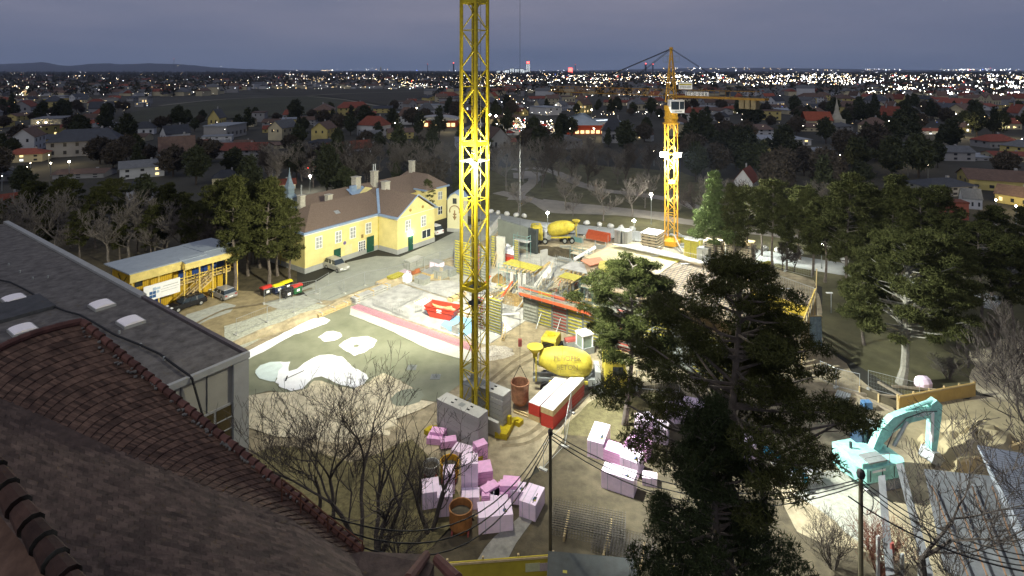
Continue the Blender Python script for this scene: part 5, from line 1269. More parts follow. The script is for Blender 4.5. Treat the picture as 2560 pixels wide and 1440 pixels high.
# railing behind the deck
t = thing('railing', 'thin steel bar fence along the rear edge of the timber deck', 'railing', G(1740, 650, 4))
mb = MB(); o_ = Vector(t.location); pts = [G(x, y, 4.0) for x, y in ((1640, 630), (1800, 664), (1930, 700), (2040, 740))]
for p, q in zip(pts[:-1], pts[1:]):
    n = int((q - p).length / .33)
    for k in range(n): r = p.lerp(q, k / n) - o_; mb.tube(r, r + Vector((0, 0, 1.0)), .012, n=3)
    mb.tube(p - o_ + Vector((0, 0, .9)), q - o_ + Vector((0, 0, .9)), .03, n=4)
mb.build('bars', m_galv, t)
# right end wall of boards and hanging tarps
t = thing('edge_boarding', 'row of upright boards closing the right end of the timber deck', 'boarding', G(2040, 744, 4.0)); o_ = Vector(t.location)
a, b = G(2040, 742, 4.0), G(2000, 845, 4.0)
for k in range(11):
    p = a.lerp(b, k / 10) - o_; h = 1.6 - .05 * k
    MB().box(p.x, p.y, -3.8, .10, .8, 3.8 + h * .55, yaw(a, b) - R(90)).build('board', m_wood if k % 2 else m_ply, t)
MB().bar(a - o_ + Vector((-.1, 0, .95)), b - o_ + Vector((-.1, 0, .75)), .12).build('top_rail', m_wood_y, t)
MB().tube(a - o_, a - o_ + Vector((.2, .2, 3.4)), .06, n=5).build('pole', m_wood, t)
t = thing('tarpaulin', 'blue grey tarpaulin hanging down beside the deck boarding', 'tarp', G(2038, 868, .1)); mb = MB(); rr = random.Random(2)
for k in range(7): mb.raw([(-.9 + k * .26, .1 * (k % 2), 0), (-.64 + k * .26, .1 * ((k + 1) % 2), 0), (-.5 + k * .2, .05 * ((k + 1) % 2), 3.6), (-.7 + k * .2, .05 * (k % 2), 3.6)], [(0, 1, 2, 3)])
mb.build('cloth', mat('blue grey tarp', (.20, .27, .30), .6, .35, 3, .6), t); MB().bar((-.9, 0, 3.6), (.8, 0, 3.6), .1).build('batten', m_wood, t)

# stacks of material
def pile(label, px, py, w, d, h, layers, m1, m2, rz=SB, z0=.12, name='material_stack', tops=None):
    t = thing(name, label, 'stack', G(px, py, z0), rz)
    for k in range(layers):
        z = h * k / layers
        MB().box(0, d / 2, z, w, d, h / layers * .55).build('layer', m1, t)
        mb = MB()
        for x in (-w * .4, 0, w * .4): mb.box(x, d / 2, z + h / layers * .55, .12, d, h / layers * .45)
        mb.build('spacers', m2, t)
    if tops: MB().box(0, d / 2, h, w + .05, d + .05, .08).build('top_board', tops, t)
    return t
pile('stack of white topped shuttering tables left of the far crane foot', 1622, 628, 3.0, 3.6, 3.0, 6, m_ply, m_dark, SB, tops=m_white)
pile('stack of formwork panels just right of the grey cabinet', 1780, 652, 2.9, 2.6, 3.0, 8, m_ply, m_dark, SB, tops=m_ply)
pile('tall stack of formwork panels with a light top right of the other', 1845, 662, 4.0, 3.2, 3.4, 9, m_ply, m_dark, SB, tops=m_wood)
pile('stack of long pale concrete beams at the left rear of the slab', 935, 742, 6.4, 1.1, .9, 3, m_conc_l, m_wood, AZ)
pile('stack of pale boards at the slab corner by the gravel', 838, 778, 5.0, 1.4, .5, 2, m_wood, m_conc, AZ)
pile('low stack of round pale pipes beside the ribbed bundles', 945, 715, 1.2, 2.4, .5, 2, m_conc_l, m_wood, SB)
pile('timber board stack lying on the slab behind the red skip', 1148, 748, 3.2, .8, .6, 3, m_wood, m_dark, AZ)
pile('white sheet stack left of the red skip', 1046, 762, 1.6, 1.8, .3, 2, m_white, m_wood, SB, SZ)
pile('board stack between red skip and near mast', 1143, 790, 3.4, .6, .4, 2, m_ply, m_form_r, SB + .2, SZ)
def cabinet(label, px, py, w, d, h, m_, name='site_cabinet', rz=SB):
    t = thing(name, label, 'cabinet', G(px, py, .12), rz); MB().box(0, d / 2, 0, w, d, h).build('body', m_, t); MB().box(0, d / 2, h, w + .1, d + .1, .1).build('lid', m_galv, t)
    MB().box(w * .0, -.02, .15, .04, .03, h - .3).build('door_joint', m_dark, t); return t
cabinet('left tall grey cabinet left of the white topped tables', 1543, 608, 1.2, 2.2, 2.3, m_galv)
cabinet('right tall grey cabinet left of the white topped tables', 1562, 610, 1.1, 2.2, 2.2, m_galv)
cabinet('grey cabinet standing right of the bright yellow panel', 1756, 654, 1.9, 1.6, 2.0, m_galv)
cabinet('bright yellow upright panel box right of the far crane foot', 1727, 644, 2.3, .5, 2.9, m_form_y)
cabinet('low yellow box behind the far crane foot', 1712, 608, 6.0, 1.0, 1.0, m_form_y)
cabinet('small yellow box left of the far crane foot', 1655, 606, 2.2, 1.4, 1.3, m_form_y)
cabinet('grey skip like container by the yard fence', 1042, 668, 3.0, 1.4, 1.2, m_form_g, rz=AZ)
cabinet('white and lilac covered pack by the yard fence', 1086, 672, 2.1, 1.2, 1.0, m_film)
cabinet('open grey tub at the rear corner of the white slab', 1047, 712, 1.9, 1.5, .9, m_form_g)
cabinet('flat timber crate behind the grey tub', 1066, 694, 2.0, 2.8, .7, m_wood, rz=SB)
cabinet('blue grey crate with dark top near the ladder', 1092, 697, 1.8, 1.5, 1.2, m_form_g)
cabinet('grey slatted crate between fence and near mast', 1115, 690, 2.2, 1.2, 1.0, m_grey)
t = thing('bulk_bag', 'bulging white bulk bag at the rear left corner of the slab', 'bag', G(1018, 706, .12)); MB().lathe([(.5, 0), (.75, .3), (.78, .9), (.55, 1.25), (.2, 1.35), (.05, 1.75)], 10).build('bag', m_fleece, t)
t = thing('scrap_heap', 'rusty orange steel parts beside the white bulk bag', 'scrap', G(1034, 690, .12), .3); mb = MB(); rr = random.Random(12)
for k in range(14): mb.box(rr.uniform(-1, 1), rr.uniform(-.7, .7), rr.uniform(0, .6), rr.uniform(.3, 1.2), .15, rr.uniform(.2, .8), rr.uniform(0, 3), tilt=('X', rr.uniform(-.4, .4)))
mb.build('parts', mat('rust', (.30, .10, .04), .8, .3, 3), t); MB().box(0, 0, 0, 2.4, 1.6, .1).build('base', m_form_r, t)
for k in range(9):
    p = G(980, 706, .12) + U * (k * .42) 
    tag(MB().box(0, 0, 0, .22, 1.5, .95, tilt=('Y', -.3)).build('fence_foot_bundle', [m_form_y, m_conc_l, mat('lilac panel', (.45, .36, .42), .7, .15, 2)][k * 3 // 9 if k < 3 else (0 if k < 6 else 2)], None, p, AZ), 'leaning ribbed panel, %s from the left beside the bulk bag' % nth(k), 'panel', 'leaning ribbed panels by the yard fence')
for lab, x0, y0, h_, k in (('wooden ladder leaning by the slim yellow column form', 1232, 672, 3.4, .5), ('small ladder leaning on the grey crate by the yard fence', 1098, 700, 1.8, .3), ('timber ladder lying near the white sheet at the slab corner', 1256, 852, 1.8, .3)):
    t = thing('ladder', lab, 'ladder', G(x0, y0, .12), SB); mb = MB()
    for x in (-.2, .2): mb.bar((x, 0, 0), (x, h_ * k, h_), .07)
    for q in range(int(h_ / .3)): mb.bar((-.2, h_ * k * q * .3 / h_, .1 + q * .3), (.2, h_ * k * q * .3 / h_, .1 + q * .3), .05)
    mb.build('frame', m_wood, t)
def railset(label, px, py, w, h, m_, n=5, name='guard_rail_rack'):
    t = thing(name, label, 'rack', G(px, py, .12), SB)
    for k in range(n): MB().box(0, k * .25, .35 + .02 * k, w, .06, h * (.5 + .1 * k)).build('rail', m_, t)
    mb = MB()
    for x in (-w / 2, w / 2):
        for y in (0, n * .25): mb.bar((x, y, 0), (x, y, h * 1.1), .07)
    mb.build('frame', m_galv, t)
railset('rack of orange red boards on white feet behind the pit', 1492, 606, 4.6, 1.6, m_ro)
railset('teal mesh rack left of the orange red boards', 1442, 610, 2.2, 1.3, mat('teal steel', (.14, .27, .27), .5, .1, 2), 2)
railset('mesh box at the left rear corner of the timber deck', 1500, 628, 2.0, 1.6, m_galv, 1)
for lab, a, b, z, w_, m_ in (('long white beam sloping to the left corner of the timber deck', (1436, 648), (1488, 618), 2.5, .35, m_white), ('pale timber laid on two posts behind the earth bank', (1438, 612), (1490, 620), 1.2, .15, m_ply), ('blue steel trusses lying between the right pines', (1838, 668), (1900, 664), .5, .5, mat('blue steel', (.10, .22, .40), .5, .2, 2)), ('yellow beam lying beside the blue trusses', (1900, 664), (1924, 656), .6, .5, m_form_y), ('grey steel pipe bundle lying behind the blue trusses', (1872, 664), (1905, 662), .5, .6, m_galv)):
    tag(MB().bar(G(*a, z), G(*b, z), w_).build('beam', m_), lab, 'beam')

# ---------------------------------------------------------------- mesh fences
def fence_panel(a, b, label, h=2.0, group='mesh fence panels'):
    t = thing('mesh_fence', label, 'fence', a, yaw(a, b), group); L = (b - a).length
    mb = MB()
    for x in (.03, L - .03): mb.tube((x, 0, .12), (x, 0, h), .022, n=5)
    for z in (.2, h - .02): mb.tube((0, 0, z), (L, 0, z), .02, n=5)
    mb.build('frame', m_galv, t)
    mb = MB()
    for k in range(1, int(L / .25)): mb.tube((k * .25, 0, .2), (k * .25, 0, h), .004, n=3, cap=False)
    for k in range(1, 5): mb.tube((0, 0, .2 + k * .36), (L, 0, .2 + k * .36), .004, n=3, cap=False)
    mb.build('mesh', m_galv, t)
    MB().box(0, 0, 0, .25, .7, .13).build('foot', m_conc, t)
def fence(pts, where, z=.12):
    c = []; w = [G(x, y, z) for x, y in pts]
    for a, b in zip(w[:-1], w[1:]):
        n = max(1, round((b - a).length / 3.4))
        for k in range(n): c.append((a.lerp(b, k / n), a.lerp(b, (k + 1) / n)))
    for k, (a, b) in enumerate(c): fence_panel(a, b, 'mesh fence panel %s, %s from left' % (where, nth(k)))
fence([(590, 838), (668, 806), (735, 782), (800, 757), (860, 733), (912, 713), (968, 703), (1020, 690), (1100, 660), (1165, 640)], 'between yard road and building pit')
fence([(660, 760), (700, 752), (790, 735), (822, 715)], 'beside the bins')
fence([(1460, 590), (1530, 596), (1600, 606)], 'along the service road left of the far crane')
fence([(1715, 618), (1790, 634), (1900, 662), (2030, 696)], 'along the service road right of the far crane')
fence([(1358, 1175), (1412, 1118), (1428, 1032), (1490, 975), (1592, 975), (1700, 985)], 'around the grass behind the panel stacks')
fence([(2150, 985), (2090, 970), (2050, 950)], 'below the blue grey tarpaulin')
fence([(2170, 975), (2300, 1010)], 'left of the timber hoarding')

# boulders along the service road
bl = [(1227, 531), (1245, 534), (1267, 537), (1291, 540), (1311, 542), (1467, 560), (1499, 564), (1527, 568), (1553, 571), (1581, 575), (1634, 583), (1880, 620), (1911, 624), (1944, 629), (1977, 633), (2000, 635), (2112, 656)]
m_bo = mat('pale boulder', (.46, .46, .44), .9, .2, 3, .6)
def boulder_mesh(seed):
    rg = random.Random(seed); vs = []; fs = []; NR, NA = 5, 9
    for i in range(NR + 1):
        ph = math.pi * i / NR
        for j in range(NA):
            a = 2 * math.pi * j / NA; r = rg.uniform(.82, 1.12); vs.append((math.cos(a) * math.sin(ph) * r * .75, math.sin(a) * math.sin(ph) * r * .55, .42 - math.cos(ph) * -.5 * r if False else .42 + math.cos(ph) * .5 * r))
    for i in range(NR):
        for j in range(NA): fs.append((i * NA + j, i * NA + (j + 1) % NA, (i + 1) * NA + (j + 1) % NA, (i + 1) * NA + j))
    return MB().raw(vs, fs)
for k, (x, y) in enumerate(bl):
    o = boulder_mesh(k).build('boulder', m_bo, None, G(x, y + 2, .08), k * 1.3, smooth=True)
    tag(o, 'pale roadside boulder, %s from the left in the row' % nth(k), 'boulder', 'pale boulders lining the service road')

# ---------------------------------------------------------------- lamps in the park
def lamp(label, px, py, h, watt, col=(1, .96, .85), lit=True):
    p = G(px, py, .05); t = thing('park_lamp', label, 'lamp', p, 0, 'lit lamps around the park')
    MB().tube((0, 0, 0), (0, 0, h), .07, .05, n=6).lathe([(.12, 0), (.1, .3)], 8).build('post', m_grey, t)
    MB().lathe([(.12, 0), (.3, .12), (.3, .3), (.05, .45)], 10, (0, 0, h)).build('lantern', m_bulb, t)
    if watt: bulb('lamp_light', (p.x, p.y - .0, h - .25), watt, col, .15)
lamp('lit park lamp behind the cabinets near the service road', 1585, 605, 3.8, 900)
lamp('lit park lamp just above the far mixer truck', 1369, 572, 3.0, 700)
lamp('tall bright park lamp left of the far crane mast', 1628, 560, 6.0, 3500)
lamp('lit park lamp among the pines right of the far crane', 1812, 632, 3.8, 800)
lamp('lit park lamp above the right end of the timber deck', 2054, 672, 3.8, 700)
lamp('lit park lamp deep between the right hand pines', 2317, 708, 3.8, 900)
lamp('lit lamp between the flat roof and the dark left pines', 172, 700, 3.0, 500)
lamp('brightest lit lamp above the yellow house turret', 775, 480, 4.0, 2500)
t = thing('street_lamp', 'unlit white headed lamp on the lawn right of the timber deck', 'lamp', G(2078, 782, .05)); MB().tube((0, 0, 0), (0, 0, 2.6), .05, n=6).build('post', m_galv, t); MB().box(-.25, 0, 2.6, .8, .25, .1).build('head', m_white, t)

# ---------------------------------------------------------------- excavator
EX = G(2176, 1190, .15); t = thing('excavator', 'turquoise crawler excavator with raised bent boom among bare branches', 'excavator', EX, R(14)); t.scale = (1.1, 1.15, .95)
m_tq = mat('turquoise paint', (.30, .62, .56), .5, .3, 1.6, .1); m_tqd = mat('deep blue cab', (.03, .05, .085), .4, .2, 1)
for s1 in (-1.1, 1.1):
    MB().extr([(-1.8, .35), (-1.5, 0), (1.5, 0), (1.8, .35), (1.5, .8), (-1.5, .8)], s1 - .28, s1 + .28).build('track', m_galv, t)
mb = MB(); mb.prism([(-2.3, -1.0), (-1.9, -1.45), (1.3, -1.45), (1.6, -1.1), (1.6, 1.1), (1.3, 1.4), (-1.9, 1.4), (-2.4, .9), (-2.55, 0)], .95, 2.1); mb.prism([(-2.1, -1.3), (0, -1.3), (0, .4), (-2.1, .9)], 2.1, 2.45); mb.build('upper_body', m_tq, t)
MB().lathe([(.9, .75), (.9, .98)], 18).build('slew_ring', m_grey, t)
cb = MB().box(.55, .95, 2.1, 1.6, 1.0, 1.35).build('cab', m_tqd, t); MB().box(.55, .40, 2.45, 1.35, .06, .85).build('window', m_glass, cb); MB().box(.55, .95, 3.46, 1.7, 1.1, .08).build('roof', m_grey, cb)
MB().box(-.9, -1.0, 2.46, 1.5, .9, .1).build('engine_cover', m_grey, t)
for x in (-1.6, -.6, .4): MB().box(x, -1.47, 1.1, .04, .03, .85).build('door_joint', m_dark, t)
MB().box(-.9, -1.47, 1.75, 1.1, .03, .16).build('stripe', m_white, t); MB().box(-2.2, .1, 1.35, .9, 1.6, .04).build('trim', m_dark, t)
MB().path([(.2, -1.3, 2.1), (.2, -1.3, 2.9), (-1.9, -1.3, 2.9), (-1.9, -1.3, 2.45)], .03, 4).build('handrail', m_galv, t)
MB().lathe([(.09, 0), (.09, .5)], 8, (-1.5, .2, 2.45)).build('exhaust', m_dark, t)
bp = [(.2, 1.9, .5), (.9, 3.3, .55), (2.0, 4.15, .55), (3.4, 4.5, .48), (5.7, 4.5, .38)]
mb = MB()
for (x0, z0, r0), (x1, z1, r1) in zip(bp[:-1], bp[1:]):
    mb.raw([(x0 - .0, -.25, z0 - r0), (x0, .2, z0 - r0), (x0 - .25, .2, z0 + r0), (x0 - .25, -.25, z0 + r0), (x1, -.25, z1 - r1), (x1, .2, z1 - r1), (x1 - (.25 if x1 < 5 else 0), .2, z1 + r1), (x1 - (.25 if x1 < 5 else 0), -.25, z1 + r1)], [(0, 1, 2, 3), (7, 6, 5, 4), (0, 4, 5, 1), (1, 5, 6, 2), (2, 6, 7, 3), (3, 7, 4, 0)])
bm_ = mb.build('boom', m_tq, t)
o = lettering('lettering', 'KOBELCO', .42, m_white, bm_, (4.5, -.27, 4.5), (R(90), R(2), 0))
MB().path([(.9, -.5, 2.6), (1.5, -.5, 3.9), (2.6, -.5, 4.7), (4.2, -.5, 4.95), (5.4, -.5, 4.8)], .035, 4).build('hose', m_black, bm_)
MB().tube((1.6, -.4, 2.5), (2.8, -.4, 4.3), .12, n=8).tube((1.6, .35, 2.5), (2.8, .35, 4.3), .12, n=8).build('ram', m_galv, bm_)
MB().tube((3.0, 0, 4.95), (5.6, 0, 5.35), .15, n=8).build('ram', m_tq, bm_)
st = MB().extr([(5.2, 5.2), (5.75, 5.5), (6.25, 5.0), (6.15, 3.9), (5.7, 1.0), (5.2, 1.0), (5.35, 3.9)], -.25, .22).build('stick', m_tq, t)
MB().tube((5.2, -.35, 4.6), (5.1, -.35, 2.2), .11, n=8).build('ram', m_white, st)
MB().extr([(5.2, 1.3), (5.7, 1.2), (6.2, .5), (5.6, .1), (4.9, .5)], -.5, .5).build('bucket', m_galv, st)
a, b = G(1890, 1120, .5), G(2008, 1212, .5); t = thing('pile_leader', 'long cyan and white steel arm lying left of the excavator', 'machine arm', a, yaw(a, b))
L = (b - a).length; MB().box(L / 2, .3, 0, L, .45, .5).build('beam', mat('cyan paint', (.06, .42, .60), .45, .15, 1), t); MB().tube((L * .45, -.35, .4), (L, -.35, .4), .3, n=12).build('cylinder', m_white, t)
t = thing('stone_block', 'grey concrete block beside the cyan arm', 'block', G(2030, 1205, .15), .3); MB().box(0, 0, 0, 1.1, .8, .95).build('block', m_conc, t); MB().path([(-.3, 0, .95), (.5, -.2, 1.5), (1.0, -.2, 1.2)], .03, 4).build('hose', m_grey, t)

# timber hoarding and gear on the right
def hoard(label, a, b, h, m_, name='timber_hoarding', cat='hoarding', n=6):
    t = thing(name, label, cat, a, yaw(a, b)); L = (b - a).length; MB().box(L / 2, 0, 0, L, .08, h).build('boards', m_, t)
    for k in range(n): MB().box(L * k / (n - 1), .12, 0, .12, .12, h + .1).build('post', m_wood, t)
    MB().box(L / 2, -.06, h - .15, L, .06, .12).build('rail', m_wood, t); return t
hoard('long ochre timber hoarding behind the excavator boom', G(2247, 1026, .1), G(2438, 990, .1), 1.35, mat('ochre boards', (.48, .32, .10), .8, .15, .8))
hoard('dark plywood hoarding end left of the ochre hoarding', G(2247, 1024, .1), G(2150, 985, .1), .7, m_soil, n=3)
hoard('timber hoarding piece behind the corrugated roof', G(2400, 1200, .1), G(2600, 1130, .1), 1.4, m_wood, n=4)
for lab, a, b in (('weathered beam lying above the small blue machine', (2140, 985), (2260, 1045)), ('grey beam lying left of the pale tarp bundle', (2195, 955), (2255, 990)), ('thin ochre batten along the forest edge', (2060, 978), (2245, 992)), ('short ochre batten behind the pale tarp bundle', (2230, 965), (2340, 975))):
    tag(MB().bar(G(*a, .3), G(*b, .3), .2).build('beam', mat('weathered timber', (.25, .21, .15), .9, .3, 2)), lab, 'beam')
t = thing('tarp_bundle', 'pale lilac tarp bundle lying at the timber hoarding', 'bundle', G(2308, 968, .1)); MB().lathe([(.2, -.9), (.6, -.5), (.7, 0), (.6, .5), (.15, .9)], 9, (0, 0, .45), ax=(1, .2, 0)).build('tarp', m_film, t)
t = thing('pipe_bundle', 'bundle of grey steel pipes on a pallet at the forest edge', 'pipes', G(2105, 1004, .1), R(50))
for k in range(6): MB().tube((-1, -.5 + k * .2, .4), (1.1, -.5 + k * .2, .4), .1, n=7).build('pipe', m_galv, t)
MB().box(0, 0, 0, 1.4, 1.3, .3).build('pallet', m_wood, t)
t = thing('small_machine', 'small blue machine right of the pipe bundle', 'machine', G(2166, 1024, .1)); MB().box(0, 0, .2, .8, .6, .6).build('body', mat('blue steel', (.10, .22, .40), .5, .2, 2), t); MB().tube((-.3, -.3, .2), (-.3, .3, .2), .2, n=10).build('wheel', m_black, t); MB().bar((.3, 0, .8), (.9, 0, .3), .08).build('handle', m_galv, t)
# lower right shed with corrugated roof, grey sheets and leaning boards
def quad3(name, label, pts, m_, cat, th=.12):
    a = Vector(pts[0]); mb = MB(); n = len(pts)
    mb.raw([Vector(p) - a for p in pts] + [Vector(p) - a - Vector((0, 0, th)) for p in pts], [tuple(range(n - 1, -1, -1)), tuple(range(n, 2 * n))] + [(i, (i + 1) % n, n + (i + 1) % n, n + i) for i in range(n)])
    o = mb.build(name, m_, None, a); return tag(o, label, cat)
m_cor = stripes(mat('corrugated tin', (.27, .29, .33), .45, .08, 1, metal=.3), 3.2, .45, 'Y', .5, R(-18))
quad3('tin_roof', 'grey corrugated tin roof at the right edge above the boards', [GD(2443, 1112, 36), GD(2700, 1160, 36), GD(2700, 1700, 26), GD(2610, 1420, 28.5)], m_cor, 'roof')
m_sh = mat('dull grey roof sheet', (.105, .11, .115), .7, .3, 1.2, .1)
quad3('shed_roof', 'dull grey shed roof of old sheets below the tin roof', [G(2310, 1172, 2.6), G(2480, 1190, 2.6), G(2620, 1420, 2.4), G(2640, 1600, 2.2), G(2360, 1420, 2.4)], m_sh, 'roof')
for k, (x0, y0, x1, y1) in enumerate(((2195, 1190, 2215, 1380), (2240, 1160, 2330, 1450))):
    a, b = G(x0, y0, 3.0), G(x1, y1 + 60, 2.6)
    quad3('leaning_sheet', '%s long grey sheet leaning on the shed' % ['left', 'right'][k], [a, a + Vector((.5, 0, .1)), b + Vector((.5, 0, .1)), b], [m_sh, m_sh, m_galv, m_sh][k], 'sheet', .06)
for k, (x, y) in enumerate(((2195, 1400), (2230, 1420), (2255, 1450), (2300, 1480))):
    p = G(x, y + 60, .1); tag(MB().box(0, 0, 0, .25, .1, 3.0).build('shed_board', [m_conc_l, m_form_r, m_galv, m_conc_l][k], None, p, .4), '%s upright board from the left under the leaning sheets' % ORD[k], 'board')
for k in range(6):
    a, b = G(2330 + k * 50, 1215, 2.75), G(2420 + k * 48, 1440, 2.6)
    tag(MB().bar(a, b, .07).build('roof_batten', mat('brown batten', (.16, .09, .05), .8, .2, 2)), '%s brown batten from the left on the grey shed roof' % ORD[k], 'batten', 'battens on the grey shed roof')
# bottom hoarding with notices, dark container, mesh stacks
a, b = G(1118, 1406, 2.0), G(1384, 1386, 2.0); a.z = b.z = .0
t = hoard('yellow site hoarding with two notices at the bottom edge', a, b, 2.0, mat('yellow hoarding', (.40, .32, .03), .7, .2, .8), 'site_hoarding', n=4)
L = (b - a).length; MB().box(L * .80, -.06, 1.1, .9, .03, .5).build('notice', mat('yellowed notice', (.48, .48, .26), .8, .12, 6), t); MB().box(L * .92, -.06, 1.08, .7, .03, .48).build('notice', mat('pink grey notice', (.42, .34, .30), .8, .12, 6), t)
t = thing('dark_container', 'dark steel container right of the yellow hoarding', 'container', G(1480, 1520, .1), R(-6)); MB().box(0, 0, 0, 5.2, 2.2, 2.1).build('body', m_nv, t); MB().box(0, 0, 2.1, 5.3, 2.3, .08).build('roof', m_dark, t)
MB().box(-1.6, -.2, 2.18, .25, .18, .02).build('label_plate', m_form_y, t); MB().box(1.1, -1.12, 1.2, .5, .03, .4).build('label_plate', m_white, t)
for lab, (x, y), (w_, d_), rz, h_ in (('large stack of dark reinforcement mesh above the dark container', (1470, 1330), (5.0, 2.4), -.25, 1.0), ('smaller stack of reinforcement mesh half under the pine', (1560, 1380), (4.0, 2.0), -.35, .7)):
    t = thing('mesh_stack', lab, 'rebar mesh', G(x, y, .15), rz); mb = MB()
    for z in (h_ * .3, h_ * .65, h_):
        for k in range(int(w_ / .2) + 1): mb.tube((-w_ / 2 + k * .2, -d_ / 2, z), (-w_ / 2 + k * .2, d_ / 2, z), .013, n=3)
        for k in range(int(d_ / .2) + 1): mb.tube((-w_ / 2, -d_ / 2 + k * .2, z + .02), (w_ / 2, -d_ / 2 + k * .2, z + .02), .013, n=3)
    mb.build('mesh', mat('mesh steel', (.10, .09, .08), .7, .2, 2), t)
    for x_ in (-w_ * .3, w_ * .3): MB().box(x_, 0, 0, .12, d_, h_ * .3).build('bearer', m_wood, t)

# ---------------------------------------------------------------- poles and wires
p1 = G(1376, 1396, .1); t = thing('utility_pole', 'dark timber utility pole in front of the panel stacks', 'pole', p1); h1 = 8.5
MB().tube((0, 0, 0), (0, 0, h1), .12, .10, n=8).build('post', mat('tarred timber', (.07, .06, .035), .8, .3, 2), t); MB().box(0, 0, h1 - .35, .3, .3, .2).build('bracket', m_black, t)
p2 = G(2152, 1500, .1); t = thing('utility_pole', 'dark utility pole with a wire coil at the lower right', 'pole', p2); h2 = 7.4
MB().tube((0, 0, 0), (0, 0, h2), .15, .12, n=8).build('post', mat('tarred timber', (.07, .06, .035), .8, .3, 2), t); MB().lathe([(.2, 0), (.25, .2), (.18, .42), (.05, .5)], 10, (0, 0, h2)).build('cap', m_black, t)
mb = MB(); pts = [(.45 + .38 * math.cos(a) - .2, -.2, h2 - 1.35 + .75 * math.sin(a)) for a in [R(x) for x in range(0, 361, 24)]]; mb.path(pts, .022, 4); mb.build('wire_coil', m_black, t)
def wires(label, a, b, sag, n=3, gap=.22, r=.03):
    t = thing('power_line', label, 'cable', a)
    for k in range(n):
        pts = []
        for i in range(17):
            s = i / 16; p = a.lerp(b, s); pts.append(p - a + Vector((0, 0, -sag * 4 * s * (1 - s) * (1 + .12 * k) - k * gap * (1 - .3 * s))))
        MB().path(pts, r, 4).build('wire', m_black, t)
T1_ = p1 + Vector((0, 0, h1 - .2)); T2_ = p2 + Vector((0, 0, h2 - .1))
wires('three sagging cables running left from the middle pole towards the roof', T1_, GD(690, 1236, 16), 3.2)
wires('three sagging cables between the two utility poles', T1_, T2_, 2.2)
wires('three cables running right from the lower right pole', T2_, GD(2700, 1400, 27), 1.2)
wires('single thick cable crossing the bare tree at the bottom right', GD(2120, 1240, 24), GD(2640, 1440, 20), .6, 1)
# ================================================================ TREES
def tuft_mesh(name, centres, radii, n_per, tl, tw, seed, m_, parent, loc=(0, 0, 0), squash=.42, up=.25):
    """needle tufts as thin triangles spread through clumps (all in numpy)"""
    rg = np.random.default_rng(seed); P = []
    for (c, r) in zip(centres, radii):
        k = max(4, int(n_per * (r ** 2)))
        d = rg.normal(size=(k, 3)); d /= np.linalg.norm(d, axis=1)[:, None]
        rad = r * rg.uniform(.25, 1, size=(k, 1)) ** .6
        P.append(np.array(c) + d * rad * np.array([1, 1, squash]))
    P = np.concatenate(P); n = len(P); q = 5
    P = np.repeat(P, q, axis=0); d = rg.normal(size=(n * q, 3)); d[:, 2] += up; d /= np.linalg.norm(d, axis=1)[:, None]
    s = np.cross(d, rg.normal(size=(n * q, 3))); s /= np.linalg.norm(s, axis=1)[:, None] + 1e-9
    L = tl * rg.uniform(.6, 1.2, size=(n * q, 1))
    v = np.stack([P - s * tw, P + s * tw, P + d * L], axis=1).reshape(-1, 3).astype(np.float32)
    me = bpy.data.meshes.new(name); nt = n * q
    me.vertices.add(nt * 3); me.vertices.foreach_set('co', v.ravel())
    me.loops.add(nt * 3); me.loops.foreach_set('vertex_index', np.arange(nt * 3, dtype=np.int32))
    me.polygons.add(nt); me.polygons.foreach_set('loop_start', np.arange(0, nt * 3, 3, dtype=np.int32)); me.polygons.foreach_set('loop_total', np.full(nt, 3, dtype=np.int32))
    me.materials.append(m_); me.update(calc_edges=True)
    return link('crown', me, parent, loc)
